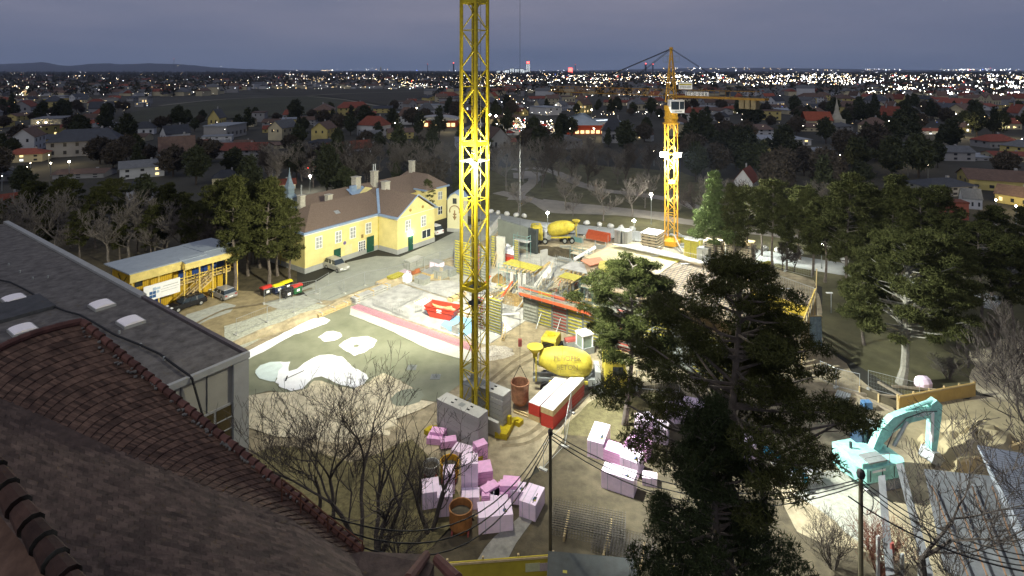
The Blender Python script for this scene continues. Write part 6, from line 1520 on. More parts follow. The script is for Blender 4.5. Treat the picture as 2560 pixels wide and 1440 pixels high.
def pine(label, H_, cb, Rr, seed, ncl, n_per, tl, tw, m_need_, trunk_r=.28, bark=None, shape='umbrella', rcl=(.7, 1.25), lean=(0, 0), name='pine_tree', group=None):
    """trunk with limbs; each limb ends in a clump of needle tufts"""
    rg = random.Random(seed); t = thing(name, label, 'pine', (0, 0, 0), 0, group); tr = MB()
    def ax(z): return Vector((lean[0] * z / H_ + .25 * math.sin(z * .35 + seed), lean[1] * z / H_ + .2 * math.sin(z * .27 + seed * 2), z)) if z > .5 else Vector((0, 0, z))
    n = 9
    for k in range(n): z0, z1 = H_ * .97 * k / n, H_ * .97 * (k + 1) / n; tr.tube(ax(z0), ax(z1), trunk_r * (1 - .8 * z0 / H_) * (1.25 if k == 0 else 1), trunk_r * (1 - .8 * z1 / H_), n=8, cap=False)
    cs, rs = [], []
    for k in range(ncl):
        f = (k + rg.random()) / ncl; z = cb + (H_ - cb) * f
        prof = {'umbrella': math.sin(math.pi * min(.93, .25 + f * .7)) ** .5, 'cone': (1 - f) ** .85 + .05, 'broad': (1 - f) ** .5 * min(1, .45 + f * 4) + .05, 'round': math.sin(math.pi * (.12 + f * .84)) ** .7}[shape]
        a = k * 2.399 + rg.uniform(-.5, .5); rad = Rr * prof * rg.uniform(.35, 1.0)
        c = ax(z) + Vector((math.cos(a) * rad, math.sin(a) * rad, rg.uniform(-.3, .5)))
        cs.append(tuple(c)); rs.append(rg.uniform(*rcl) * (1.0 if shape != 'cone' else .55 + .6 * prof))
        o = ax(max(cb * .8, z - rad * .3)); m1 = o.lerp(c, .5) + Vector((rg.uniform(-.2, .2), rg.uniform(-.2, .2), -.15 * rad * .4 + .1))
        lr = trunk_r * .28 * (1 - .5 * f); tr.tube(o, m1, lr, lr * .7, n=4, cap=False); tr.tube(m1, c, lr * .7, lr * .25, n=4, cap=False)
        for q in range(2): e_ = c + Vector((rg.uniform(-1, 1), rg.uniform(-1, 1), rg.uniform(-.2, .4))) * rs[-1] * .8; tr.tube(m1.lerp(c, .6), e_, lr * .3, lr * .12, n=3, cap=False)
    tr.build('trunk', bark or m_bark, t)
    tuft_mesh('crown', cs, rs, n_per, tl, tw, seed, m_need_, t)
    return t
def bare(label, H_, seed, m_, spread=.55, depth=6, r0=.16, name='bare_tree', cat='bare tree', group=None, stems=1, twig=.9, first=.28, minr=.006):
    rg = random.Random(seed); t = thing(name, label, cat, (0, 0, 0), 0, group); A = MB(); B = MB()
    def grow(p, d, L, r, k):
        seg = 3 if k > 2 else 2; q = p
        for s_ in range(seg):
            d = (d + Vector((rg.uniform(-.22, .22), rg.uniform(-.22, .22), rg.uniform(-.05, .16)))).normalized(); e_ = q + d * L / seg
            r2 = max(minr, r * (1 - .28 / seg)); (A if k >= depth - 1 else B).tube(q, e_, r, r2, n=6 if k >= depth - 1 else (4 if k > 2 else 3), cap=False); q, r = e_, r2
            if k > 0 and s_ < seg - 1 and rg.random() < twig:
                dd = (d + Vector((rg.gauss(0, spread * 1.2), rg.gauss(0, spread * 1.2), rg.uniform(-.1, .35)))).normalized(); grow(q, dd, L * rg.uniform(.45, .7), max(minr, r * .5), min(k - 1, k - 1))
        if k > 0:
            for _ in range(2 if rg.random() < .75 else 3):
                dd = (d + Vector((rg.gauss(0, spread), rg.gauss(0, spread), rg.uniform(-.05, .3)))).normalized(); grow(q, dd, L * rg.uniform(.62, .85), max(minr, r * .68), k - 1)
    for s_ in range(stems):
        a = 6.28 * s_ / max(1, stems) + rg.random(); d0 = Vector((math.cos(a) * .35, math.sin(a) * .35, 1)).normalized() if stems > 1 else Vector((rg.uniform(-.1, .1), rg.uniform(-.1, .1), 1)).normalized()
        grow(Vector((math.cos(a), math.sin(a), 0)) * (.15 if stems > 1 else 0), d0, H_ * first, r0, depth)
    A.build('trunk', m_, t); B.build('branches', m_, t)
    # rescale to the wanted height
    zs = max(v[2] for v in B.v) if B.v else H_
    for c in kids(t):
        for v in c.data.vertices: v.co = v.co * (H_ / zs)
    return t

# foreground pines (in front of the site, seen against the light)
m_nf = mat('shaded pine needles', (.040, .048, .016), .7, .35, .8, isl=.45, col2=(.070, .074, .022), spec=.08)
p = pine('slim pine with a bare straight trunk left of the big pine', 14.7, 6.3, 5.6, 31, 96, 290, .32, .022, mat('deep pine needles', (.022, .027, .008), .95, .35, .8, isl=.45, col2=(.040, .046, .013), spec=.03), .26, shape='round', rcl=(.6, 1.2), lean=(1.0, 0)); p.location = G(1562, 1062, .1)
p = pine('big dark pine with wide crown in the right foreground', 22.0, 12.8, 6.5, 7, 104, 250, .28, .019, m_nf, .42, shape='broad', rcl=(.6, 1.2), lean=(.6, 0)); p.location = (10.6, 28, 0)
p = pine('second dark pine crown joined to the big pine on its right', 18.2, 13.4, 3.6, 44, 30, 250, .28, .021, m_nf, .3, shape='umbrella', rcl=(.6, 1.2)); p.location = (13.7, 30.5, 0)
p = pine('dark conical fir filling the bottom right of centre', 17.0, 3.5, 5.6, 12, 180, 280, .24, .018, mat('deep fir needles', (.020, .028, .012), .8, .35, .8, isl=.4, col2=(.036, .048, .018), spec=.08), .35, shape='cone', rcl=(.6, 1.1), name='fir_tree'); p.location = (9.3, 25.2, 0); p['category'] = 'fir'

# template pines copied through the woods
TP = [pine('t', 16, cb, R_, 60 + k, nc, 60, .5, .055, m_need, .24, shape=sh, rcl=(.7, 1.3)) for k, (cb, R_, nc, sh) in enumerate(((4.5, 3.6, 74, 'round'), (6.5, 3.4, 62, 'umbrella'), (4.4, 2.3, 52, 'round'), (7.5, 4.2, 66, 'umbrella')))]
TB_ = pine('t', 16, 4.5, 3.5, 90, 60, 75, .5, .065, m_need_lit, .24, shape='cone', rcl=(.9, 1.5))
def put_pines(L, where, group):
    L = sorted(L)
    for k, (x, y, top, *o_) in enumerate(L):
        p = G(x, y, .03); H_ = EYE * (y - top) / (y - HY); tpl = o_[0] if o_ else TP[(k * 7 + x) % 4]
        dup(tpl, p, (k * 1.7) % 6.28, 'pine tree %s, %s from left' % (where, nth(k)), 'pine', group, H_ / 16)
put_pines([(586, 728, 442, TP[2]), (620, 690, 466, TP[2]), (672, 714, 446, TP[2]), (694, 690, 470, TP[2]), (724, 700, 500, TP[2]), (650, 670, 462, TP[0]), (470, 660, 500), (380, 655, 515), (90, 590, 455), (280, 600, 450), (140, 575, 470), (420, 640, 460), (560, 640, 455), (535, 650, 468), (450, 640, 485), (345, 632, 495), (240, 622, 470), (165, 612, 445), (70, 600, 470), (20, 610, 500), (120, 640, 505), (410, 620, 470), (300, 655, 520), (500, 668, 510), (200, 660, 530), (625, 660, 465), (-30, 620, 460)], 'in the dark grove behind the site office', 'pines left of the yellow house')
put_pines([(1070, 555, 450)], 'in front of the far wing of the yellow house', 'pine by the yellow house')
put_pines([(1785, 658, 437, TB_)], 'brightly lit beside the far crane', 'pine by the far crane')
put_pines([(1834, 668, 462), (1872, 662, 470), (1932, 668, 455), (1966, 676, 500), (2030, 690, 478), (2062, 706, 495), (2120, 730, 440), (1905, 640, 480), (2000, 650, 470), (2170, 700, 470)], 'on the lawn behind the timber deck', 'pines behind the timber deck')
put_pines([(2235, 740, 465), (2300, 770, 480), (2380, 790, 540), (2450, 820, 560), (2530, 860, 600), (2160, 862, 640), (2395, 870, 620), (2340, 720, 470), (2480, 740, 520), (2560, 720, 520), (2250, 690, 445), (2600, 800, 600)], 'in the right hand wood', 'pines in the right hand wood')
p = pine('large leaning pine with a pale thick trunk in the right hand wood', 15.5, 5.8, 6.2, 77, 90, 150, .4, .04, m_need, .42, bark=mat('pale grey bark', (.24, .23, .19), .95, .3, 3, .8), shape='umbrella', rcl=(.8, 1.4), lean=(1.2, 0)); p.location = G(2252, 960, .1)
for t in TP + [TB_]: kill(t)
KIDS.clear()

# foreground bare trees
for k, (x, y, H_, st, sd, lab, dp) in enumerate(((832, 1312, 10.6, 1, 3, 'bare tree with a forked leaning trunk nearest the tile roof', 6), (800, 1270, 9.0, 1, 9, 'slender bare tree left of the forked one', 6), (898, 1356, 12.2, 2, 15, 'tallest bare tree in front of the wet screed', 6), (948, 1385, 9.0, 3, 21, 'many stemmed bare tree above the bottom roof', 4), (1075, 1330, 7.0, 2, 27, 'small bare tree beside the left foam heap', 5))):
    t = bare(lab, H_, sd, m_barkd, .5, dp, .14, stems=st, twig=.5, minr=.009); t.location = G(x, y, .1)
def shrub(label, px, py, H_, sd, n=7, m_=None, sp=.6):
    t = bare(label, H_, sd, m_ or m_tuft, sp, 4, .04, name='shrub', cat='shrub', stems=n, twig=.8, minr=.007); t.location = G(px, py, .1); return t
shrub('dense brown twiggy shrub below the pale sand', 890, 1190, 3.2, 5, 4, sp=.8); shrub('low twiggy shrub at the left end of the foam heap', 1050, 1240, 3, 6); shrub('wide bare shrub over the bottom grass', 1000, 1400, 3.8, 8, 6); shrub('thin shrub behind the slim pine trunk', 1530, 990, 3.4, 10, 5); shrub('reddish shrub under the lower right pole', 2200, 1440, 4, 14, 12, mat('reddish twigs', (.13, .05, .03), .9, .3, 2)); shrub('pile of cut branches at the right forest edge', 2370, 945, 2.4, 16, 12, m_barkl, 1.0); shrub('shrub in the pale grit at the bottom', 2080, 1420, 3.6, 18, 10)
t = bare('bare tree with hanging seed clusters in the lower right corner', 13, 35, m_barkd, .5, 6, .2, twig=.9, minr=.012); t.location = G(2292, 1560, .1)
t = bare('bare tree reaching in from the right edge', 17, 51, m_barkd, .5, 6, .22, twig=.8, minr=.014); t.location = (31.5, 33, 0)
t = bare('second bare tree at the right edge above the hoarding', 13, 57, m_barkd, .5, 6, .2, twig=.8, minr=.012); t.location = (42, 45, 0)
# bare park trees
BT = [bare('t', 14, 100 + k, m_, .52, 6, .26, group=None, twig=.72, minr=.026) for k, m_ in enumerate((m_barkl, m_barkl, m_barkd))]
def put_bare(L, where, group, tp=None):
    L = sorted(L)
    for k, (x, y, top) in enumerate(L):
        p = G(x, y, .05); H_ = EYE * (y - top) / (y - HY); tpl = BT[(tp if tp is not None else (k + x) % 3)]
        dup(tpl, p, k * 2.1, 'bare tree %s, %s from left' % (where, nth(k)), 'bare tree', group, H_ / 14)
put_bare([(1416, 526, 430), (1508, 552, 448), (1582, 542, 440), (1432, 540, 480), (1612, 520, 430), (1295, 535, 455)], 'on the park lawn left of the far crane', 'bare trees on the park lawn', 0)
rr = random.Random(77)
put_bare([(int(640 + k * 15.5 + rr.uniform(-12, 12)), int(rr.uniform(425, 478)), int(rr.uniform(345, 392))) for k in range(32)], 'in the thicket behind the yellow house', 'bare trees behind the yellow house')
put_bare([(int(30 + k * 36 + rr.uniform(-12, 12)), int(rr.uniform(600, 670)), int(rr.uniform(470, 540))) for k in range(19)], 'between the dark pines of the left grove', 'bare trees in the left grove')
put_bare([(int(1230 + k * 22 + rr.uniform(-10, 10)), int(rr.uniform(415, 470)), int(rr.uniform(335, 375))) for k in range(20)], 'at the far side of the park', 'bare trees at the far side of the park')
put_bare([(int(1700 + k * 42 + rr.uniform(-15, 15)), int(rr.uniform(500, 570)), int(rr.uniform(430, 480))) for k in range(14)], 'behind the right pines', 'bare trees behind the right hand pines')
put_bare([(1848, 664, 590), (1892, 668, 600), (1956, 676, 600), (1985, 680, 610), (2165, 770, 690), (2420, 920, 800), (2480, 900, 780)], 'with thin trunk beside the timber deck', 'thin bare trees by the deck')
for t in BT: kill(t)
KIDS.clear()
# ================================================================ TOWN
rr = random.Random(2024)
m_w = {'white': mat('town white wall', (.42, .43, .44), .9, .1, .3), 'cream': mat('town cream wall', (.40, .36, .24), .9, .1, .3), 'yellow': mat('town yellow wall', (.42, .35, .13), .9, .1, .3), 'grey': mat('town grey wall', (.24, .24, .24), .9, .1, .3), 'brick': mat('town brick wall', (.20, .06, .04), .9, .2, .3)}
m_r = {'red': mat('town red tiles', (.16, .045, .028), .9, .25, 1, rnd=.3), 'brown': mat('town brown tiles', (.095, .062, .048), .9, .25, 1, rnd=.3), 'grey': mat('town grey tiles', (.10, .105, .11), .9, .25, 1, rnd=.3), 'dark': mat('town dark slate', (.04, .045, .055), .8, .25, 1, rnd=.3), 'pale': mat('town pale roof', (.20, .22, .24), .7, .15, 1, rnd=.2)}
m_lit = glow('lit window', (1, .72, .32), 1.5); m_litc = glow('cool lit window', (.85, .95, 1), 1.6)
m_wd = mat('town dark window', (.02, .022, .028), .3, .2, 1)
def house_tpl(w, d, h, kind):
    t = thing('house', 't', 'house')
    MB().box(0, 0, 0, w, d, h).build('wall', m_w['white'], t)
    rh = d * .36
    mb = MB()
    if kind == 'gable': mb.gable(-w / 2, w / 2, -d / 2, d / 2, h, rh, ov=.4)
    elif kind == 'hip': mb.gable(-w / 2, w / 2, -d / 2, d / 2, h, rh, hip0=d * .45, hip1=d * .45, ov=.4)
    else: mb.box(0, 0, h, w + .5, d + .5, .35)
    rf = mb.build('roof', m_r['red'], t)
    if kind == 'gable':
        
        for sx in (-1, 1): MB().raw([(sx * (w / 2 - .02), -d / 2, h), (sx * (w / 2 - .02), d / 2, h), (sx * (w / 2 - .02), 0, h + rh - .1)], [(0, 1, 2) if sx > 0 else (2, 1, 0)]).build('gable_wall', m_w['white'], t)
    if kind != 'flat': MB().box(w * .22, d * .08, h + rh * .5, .6, .6, rh * .5 + .7).build('chimney', m_w['grey'], rf)
    n = max(2, int(w / 3.2)); fl_ = 2 if h > 5 else 1
    for f_ in range(fl_):
        for k in range(n):
            MB().box(-w / 2 + w * (k + .5) / n, -d / 2 - .02, .9 + f_ * 2.7, 1.0, .08, 1.25).build('window', m_wd, t)
    for y in (-d * .2, d * .2):
        if not (fl_ == 1 and kind == 'flat'): MB().box(-w / 2 - .02, y, h - 1.9, .08, .9, 1.2).build('window', m_wd, t)
    return t
TH = {}
for kd in ('gable', 'hip', 'flat'):
    for w, d, h in ((10, 8, 3.2), (12, 9, 5.6), (16, 9, 4.2), (22, 10, 5.4)): TH[(kd, w)] = house_tpl(w, d, h, kd)
WINOBJ = []
HOUSES = []
def put_house(x, y, wpx, hpx, kind, roof, wallc, rz, lit=0, dpt=None, desc=None):
    p = G(x, y); Dd = p.y; w = wpx / F * Dd; h = hpx / F * Dd
    key = min((10, 12, 16, 22), key=lambda k: abs(k - w)); base = {10: (8, 3.2), 12: (9, 5.6), 16: (9, 4.2), 22: (10, 5.4)}[key]
    o = dup(TH[(kind, key)], p, R(rz), 'h', 'house', None, (w / key, (dpt or w * .62) / base[0] if not dpt else dpt / base[0], h / base[1]), {'town white wall': m_w[wallc], 'town red tiles': m_r[roof]})
    if lit:
        ws = [c for c in SC.objects if False]
    o['_r'] = roof; o['_w'] = wallc; o['_k'] = kind; o['_d'] = desc or ''; HOUSES.append((o, x, y, lit)); return o
occ = []
def free(p, r):
    for q, s in occ:
        if (q - p).length < r + s: return False
    return True
hand = [ # x, base y, wall width px, wall height px, kind, roof, wall, yaw, lit, label
 (355, 440, 92, 26, 'gable', 'grey', 'white', 35, 1, 'long white two-storey house with grey roof left of the dark grove'),
 (66, 402, 84, 20, 'hip', 'red', 'cream', 20, 1, 'red roofed villa with cream walls near the left street lamps'),
 (122, 334, 66, 14, 'gable', 'red', 'yellow', 15, 0, 'red roofed house with pale yellow wall at the far left'),
 (438, 354, 56, 22, 'gable', 'dark', 'white', 55, 0, 'white gabled house with dark roof in the middle of the left town'),
 (545, 352, 66, 13, 'flat', 'pale', 'white', 20, 0, 'white flat roofed house right of the white gabled one'),
 (98, 294, 64, 14, 'flat', 'grey', 'white', 10, 0, 'broad pale flat roofed building left of the vineyard'),
 (214, 440, 110, 12, 'gable', 'brown', 'grey', 12, 0, 'long low building with brown roof above the dark grove'),
 (565, 458, 60, 18, 'hip', 'dark', 'cream', 25, 0, 'cream house with dark hipped roof above the green pines'),
 (228, 320, 26, 11, 'gable', 'red', 'white', 60, 0, 'little white gable house with a pinkish roof'),
 (263, 318, 42, 10, 'flat', 'pale', 'white', 10, 0, 'pale flat house right of the little white gable'),
 (488, 375, 60, 14, 'gable', 'red', 'cream', 10, 0, 'house with orange red roof below the white flat house'),
 (560, 372, 56, 12, 'hip', 'grey', 'cream', -10, 0, 'grey hipped roof house in the left town centre'),
 (610, 372, 44, 12, 'gable', 'brown', 'cream', 5, 0, 'cream house with brown roof and dormers'),
 (335, 352, 70, 12, 'gable', 'brown', 'cream', 8, 0, 'long brown roofed row house in the left town'),
 (440, 400, 50, 16, 'gable', 'red', 'white', 40, 0, 'white house with red roof above the long white house'),
 (600, 430, 36, 16, 'gable', 'grey', 'grey', 50, 0, 'grey gabled house behind the trees'),
 (685, 440, 24, 26, 'gable', 'grey', 'grey', 70, 0, 'tall narrow grey gable house left of the thicket'),
 (905, 294, 66, 9, 'gable', 'red', 'cream', 15, 1, 'orange roofed house just below the vineyard'),
 (1076, 279, 48, 17, 'flat', 'pale', 'white', 12, 0, 'white apartment block with terraces left of the near mast'),
 (1140, 285, 40, 14, 'flat', 'pale', 'white', 8, 0, 'second white apartment block directly left of the near mast'),
 (925, 356, 50, 16, 'gable', 'grey', 'white', 25, 0, 'white house with grey roof above the thicket'),
 (808, 366, 66, 12, 'hip', 'dark', 'grey', 12, 0, 'house with broad dark slate hip roof above the thicket'),
 (900, 388, 50, 20, 'gable', 'red', 'white', 40, 0, 'white gabled house with red roof behind the thicket'),
 (838, 382, 40, 14, 'gable', 'red', 'cream', 30, 0, 'cream house with small red roof behind the thicket'),
 (700, 368, 80, 9, 'gable', 'brown', 'cream', 15, 0, 'long brown roofed building left of the slate hip roof'),
 (1000, 345, 62, 16, 'gable', 'brown', 'yellow', 20, 0, 'yellow gabled house with brown roof above the thicket'),
 (1258, 360, 60, 8, 'gable', 'red', 'cream', 3, 0, 'long red roof with chimneys right of the near mast'),
 (680, 330, 40, 9, 'gable', 'red', 'yellow', 15, 1, 'red roofed house with lit yellow windows'),
 (820, 318, 60, 10, 'flat', 'grey', 'white', 5, 1, 'low white building with lit front below the vineyard'),
 (1402, 276, 36, 15, 'gable', 'grey', 'white', 60, 0, 'white gable block left of the warm lit block'),
 (1459, 283, 40, 22, 'gable', 'brown', 'yellow', 50, 1, 'warm lit apartment block above the mall'),
 (1350, 275, 28, 14, 'gable', 'grey', 'cream', 50, 1, 'cream gable block with a lamp above the lit parking'),
 (1294, 276, 26, 12, 'flat', 'pale', 'white', 10, 1, 'white terraced block right of the near mast'),
 (1583, 347, 34, 10, 'gable', 'red', 'cream', 10, 1, 'red roofed house with an arched light gable'),
 (1624, 352, 24, 16, 'gable', 'brown', 'white', 60, 0, 'dark house with a small white triangle gable'),
 (1850, 334, 130, 14, 'gable', 'brown', 'white', 8, 0, 'long brown roofed hall with a pale gable end'),
 (1925, 358, 155, 14, 'flat', 'pale', 'white', 5, 1, 'long glass hall with bright lit front'),
 (1745, 276, 80, 10, 'flat', 'pale', 'white', 4, 0, 'long pale low building below the crane sign'),
 (1866, 482, 70, 34, 'gable', 'red', 'white', 55, 0, 'white gabled villa with red roof behind the lit pine'),
 (2270, 396, 110, 24, 'hip', 'dark', 'yellow', -14, 1, 'long yellow institution with dark roof and lit windows'),
 (2370, 398, 90, 22, 'gable', 'grey', 'grey', -6, 0, 'grey roofed wing with many chimneys right of the institution'),
 (2005, 326, 70, 11, 'gable', 'brown', 'cream', -5, 0, 'cream building with brown roof left of the church'),
 (2350, 482, 130, 24, 'hip', 'dark', 'grey', 10, 0, 'broad dark slate roofed villa at the right'),
 (2500, 470, 150, 26, 'gable', 'brown', 'yellow', -24, 1, 'long yellow house with brown roof and skylights at the right edge'),
 (2540, 510, 70, 24, 'gable', 'brown', 'yellow', -60, 1, 'gabled yellow house below the skylight roof at the right edge'),
 (2120, 458, 90, 10, 'flat', 'brown', 'grey', -12, 0, 'flat dark roofed hall behind the right hand pines'),
 (2460, 396, 120, 8, 'flat', 'pale', 'grey', -3, 0, 'wide pale grey roof right of the grey wing'),
 (2312, 334, 66, 9, 'gable', 'red', 'white', -2, 1, 'red roofed house below the lit street at the right'),
 (2380, 545, 56, 40, 'flat', 'red', 'brick', -10, 0, 'brick red block with pinkish roof among the right trees'),
 (2426, 520, 40, 26, 'gable', 'grey', 'white', -20, 0, 'white house with grey roof beside the brick red block'),
 (2150, 345, 60, 12, 'flat', 'grey', 'white', -8, 0, 'low white modern house below the church tower'),
 (2240, 325, 60, 10, 'gable', 'red', 'cream', -10, 0, 'row house with red roof right of the church'),
 (2400, 330, 40, 13, 'gable', 'brown', 'yellow', -30, 1, 'warm lit gabled house under the orange street lamp'),
 (2520, 400, 90, 14, 'gable', 'red', 'cream', -12, 0, 'house with long red roof at the right edge'),
 (15, 450, 60, 16, 'gable', 'grey', 'grey', 5, 0, 'grey roofed house at the left edge above the grove'),
 (20, 540, 60, 30, 'gable', 'red', 'cream', 50, 0, 'red roofed house at the left edge beside the dark pines'),
 (350, 500, 50, 30, 'hip', 'dark', 'white', 20, 0, 'white house with dark hip roof between the left pines'),
 (700, 470, 70, 12, 'gable', 'red', 'cream', 25, 0, 'dark red roofed house left of the yellow house turret')]
for hd in hand:
    o = put_house(*hd[:9], desc=hd[9]); p = G(hd[0], hd[1]); occ.append((p, hd[2] / F * p.y * .55))
def inpoly(x, y, P):
    c = False; j = len(P) - 1
    for i in range(len(P)):
        if (P[i][1] > y) != (P[j][1] > y) and x < (P[j][0] - P[i][0]) * (y - P[i][1]) / (P[j][1] - P[i][1]) + P[i][0]: c = not c
        j = i
    return c
VINE = [(280, 310), (330, 278), (420, 255), (640, 222), (1075, 222), (1070, 245), (965, 278), (800, 290), (640, 296), (420, 310)]
PARK = [(1180, 640), (1190, 405), (1400, 385), (1720, 400), (1800, 460), (2300, 560), (2600, 620), (2700, 1400), (1180, 1400)]
LEFTW = [(-100, 470), (300, 470), (560, 470), (720, 480), (760, 520), (620, 400), (700, 385), (1130, 380), (1200, 600), (700, 800), (-100, 800)]
MALL = [(1270, 290), (1600, 290), (1600, 345), (1270, 345)]
def blocked(x, y): return inpoly(x, y, VINE) or inpoly(x, y, PARK) or inpoly(x, y, LEFTW) or inpoly(x, y, MALL) or y > 430
for q in range(2600):
    if len(HOUSES) >= 270: break
    d = math.sqrt(rr.uniform(135 ** 2, 620 ** 2)); X = rr.uniform(-.97, .97) * d; x, y = PX((X, d, 0))
    if blocked(x, y) or not free(Vector((X, d, 0)), 9): continue
    w = rr.choice([9, 10, 12, 12, 14, 18, 22]); h = rr.choice([3.0, 3.4, 5.4, 5.8]); kd = rr.choice(['gable', 'gable', 'gable', 'hip', 'hip', 'flat'])
    rf = rr.choice(['red', 'red', 'brown', 'brown', 'brown', 'grey', 'dark']) if kd != 'flat' else rr.choice(['pale', 'grey', 'brown'])
    put_house(x, y, w * F / d, h * F / d, kd, rf, rr.choice(['white', 'cream', 'cream', 'yellow', 'grey', 'grey']), rr.choice([0, 90]) + rr.uniform(-20, 35), 1 if rr.random() < .15 else 0)
    occ.append((Vector((X, d, 0)), w * .55))
# lit windows: swap the material on some panes
for o, x, y, lit in HOUSES:
    if lit:
        KIDS.clear()
kid_map = {}
for c in SC.objects:
    if c.parent: kid_map.setdefault(c.parent.name, []).append(c)
for o, x, y, lit in HOUSES:
    if lit:
        for c in kid_map.get(o.name, []):
            if c.name.startswith('window') and rr.random() < .4: c.material_slots[0].link = 'OBJECT'; c.material_slots[0].material = m_lit if rr.random() < .8 else m_litc
# labels of the filler houses: colours + kind + district + order
def district(x, y):
    if x < 640: return 'left above the vineyard' if y < 262 else ('in the left town' if y < 330 else 'in the near left town')
    if x < 1180: return 'beyond the vineyard' if y < 240 else 'between vineyard and thicket'
    if x < 1700: return 'behind the park near the mall'
    if x < 2100: return 'around the church on its left' if y < 400 else 'behind the lit pine'
    return 'far right beyond the church' if y < 300 else 'in the right hand old town'
bk = {}
for o, x, y, lit in HOUSES:
    if o['_d']: o['label'] = o['_d']
    else: bk.setdefault((o['_w'], o['_r'], o['_k'], district(x, y)), []).append((x, o))
for (w_, r_, k_, d_), L in bk.items():
    L.sort(key=lambda t_: t_[0]); kn = {'gable': 'gabled house', 'hip': 'hipped house', 'flat': 'flat house'}[k_]
    for i, (x, o) in enumerate(L):
        o['label'] = '%s %s, %s roof, %s' % (w_, kn, r_, d_) + (', %s from left' % nth(i) if len(L) > 1 else '')
for o, *_ in HOUSES:
    o['group'] = 'houses of the town'; 
    for k in ('_r', '_w', '_k', '_d'): del o[k]
KIDS.clear()
for t in TH.values(): kill(t)
KIDS.clear()

# church, mall and sports hall
p = G(2060, 322); Dd = p.y; ch = thing('church', 'small church with red roof and pointed stone spire at the right', 'church', p, R(-8)); k_ = Dd / F
MB().box(-6 * k_ * 3, 0, 0, 62 * k_, 9, 5).build('nave', m_w['cream'], ch); MB().gable(-49 * k_, 13 * k_, -4.5, 4.5, 5, 4.6, ov=.3).build('roof', mat('church red roof', (.24, .06, .03), .9, .2, 1), ch)
MB().box(30 * k_, -1, 0, 26 * k_, 6, 5.6).lathe([(3.0, 5.6), (1.7, 8.5), (1.1, 10.5), (1.0, 12), (.5, 14), (.05, 17.5)], 8, (28 * k_, -1, 0)).build('tower', mat('pale stone', (.34, .33, .26), .9, .12, 1), ch)
for x in (-36, -22, -8): MB().box(x * k_, -4.55, 1.2, .8, .1, 2.4).build('window', m_lit if x == -36 else m_wd, ch)
p = G(1478, 334); ml = thing('shopping_hall', 'wide shopping hall with grey tent roof and red lit front', 'hall', p, R(3)); k_ = p.y / F
MB().box(0, 6, 0, 148 * k_, 18, 5).build('wall', mat('mall red wall', (.36, .05, .02), .8, .2, .4), ml); MB().gable(-74 * k_, 20 * k_, -4, 16, 5, 5.2, hip0=14, hip1=10, ov=1).box(46 * k_, 6, 5.1, 60 * k_, 20, 1.2).build('roof', mat('mall grey roof', (.24, .29, .33), .6, .15, .2), ml)
for x in (0, 14, 28): MB().box((18 + x) * k_, 2 + x * .1, 6.4, 14 * k_, .5, .3).build('skylight', m_litc, ml)
for x in (-38, -25, -12, 1, 14, 27): MB().box(x * k_, -3.1, .4, 9 * k_, .12, 1.6).build('window', m_lit, ml)
p = G(1090, 318); sh = thing('sports_hall', 'curved grey roofed sports hall with glowing red front left of the near mast', 'hall', p, R(-3)); k_ = p.y / F
MB().box(0, 6, 0, 98 * k_, 14, 4).build('wall', mat('mall red wall', (.36, .05, .02), .8, .2, .4), sh); mb = MB(); mb.extr([(math.cos(R(a)) * 52 * k_, 4 + math.sin(R(a)) * 2.2) for a in range(0, 181, 15)], -2, 14); mb.build('roof', m_fas, sh)
for x in (-40, -24, 4, 18, 32, 44): MB().box(x * k_, -1.1, .5, 9 * k_, .12, 2.0).build('window', m_lit, sh)
lot = G(1330, 322); 
for x, y, w_ in ((1290, 318, 4000), (1340, 322, 7000), (1380, 325, 5000), (1500, 345, 2500), (1450, 300, 2500), (1060, 330, 2500), (1120, 330, 2500), (165, 412, 1500), (65, 425, 1500), (2400, 342, 3500), (2520, 345, 2500), (2540, 530, 2500), (1960, 375, 1500), (2255, 410, 1200), (2100, 440, 700), (70, 240, 9000), (270, 262, 3500)):
    p = G(x, y); bulb('street_glow', (p.x, p.y, 5.5), w_, (1, .80, .45), .3)
struct(sheet('parking_lot', [(1230, 318), (1270, 306), (1420, 312), (1410, 338), (1260, 338)], .1, m_asph, 0))
pk = [G(rr.uniform(1275, 1400), rr.uniform(312, 335), .1) for _ in range(26)]
pk.sort(key=lambda q: q.x / q.y)
c0 = car('parked_car', 'c', m_cs); c0['group'] = 'cars on the lit parking lot'
for k, q in enumerate(pk):
    dup(c0, q, rr.choice([0, 1.57]) + .4, 'small parked car on the lit lot, %s from the left' % nth(k), 'car', 'cars on the lit parking lot', None, {'silver car paint': rr.choice([m_cs, m_cb, m_cw, m_red])})
kill(c0); KIDS.clear()

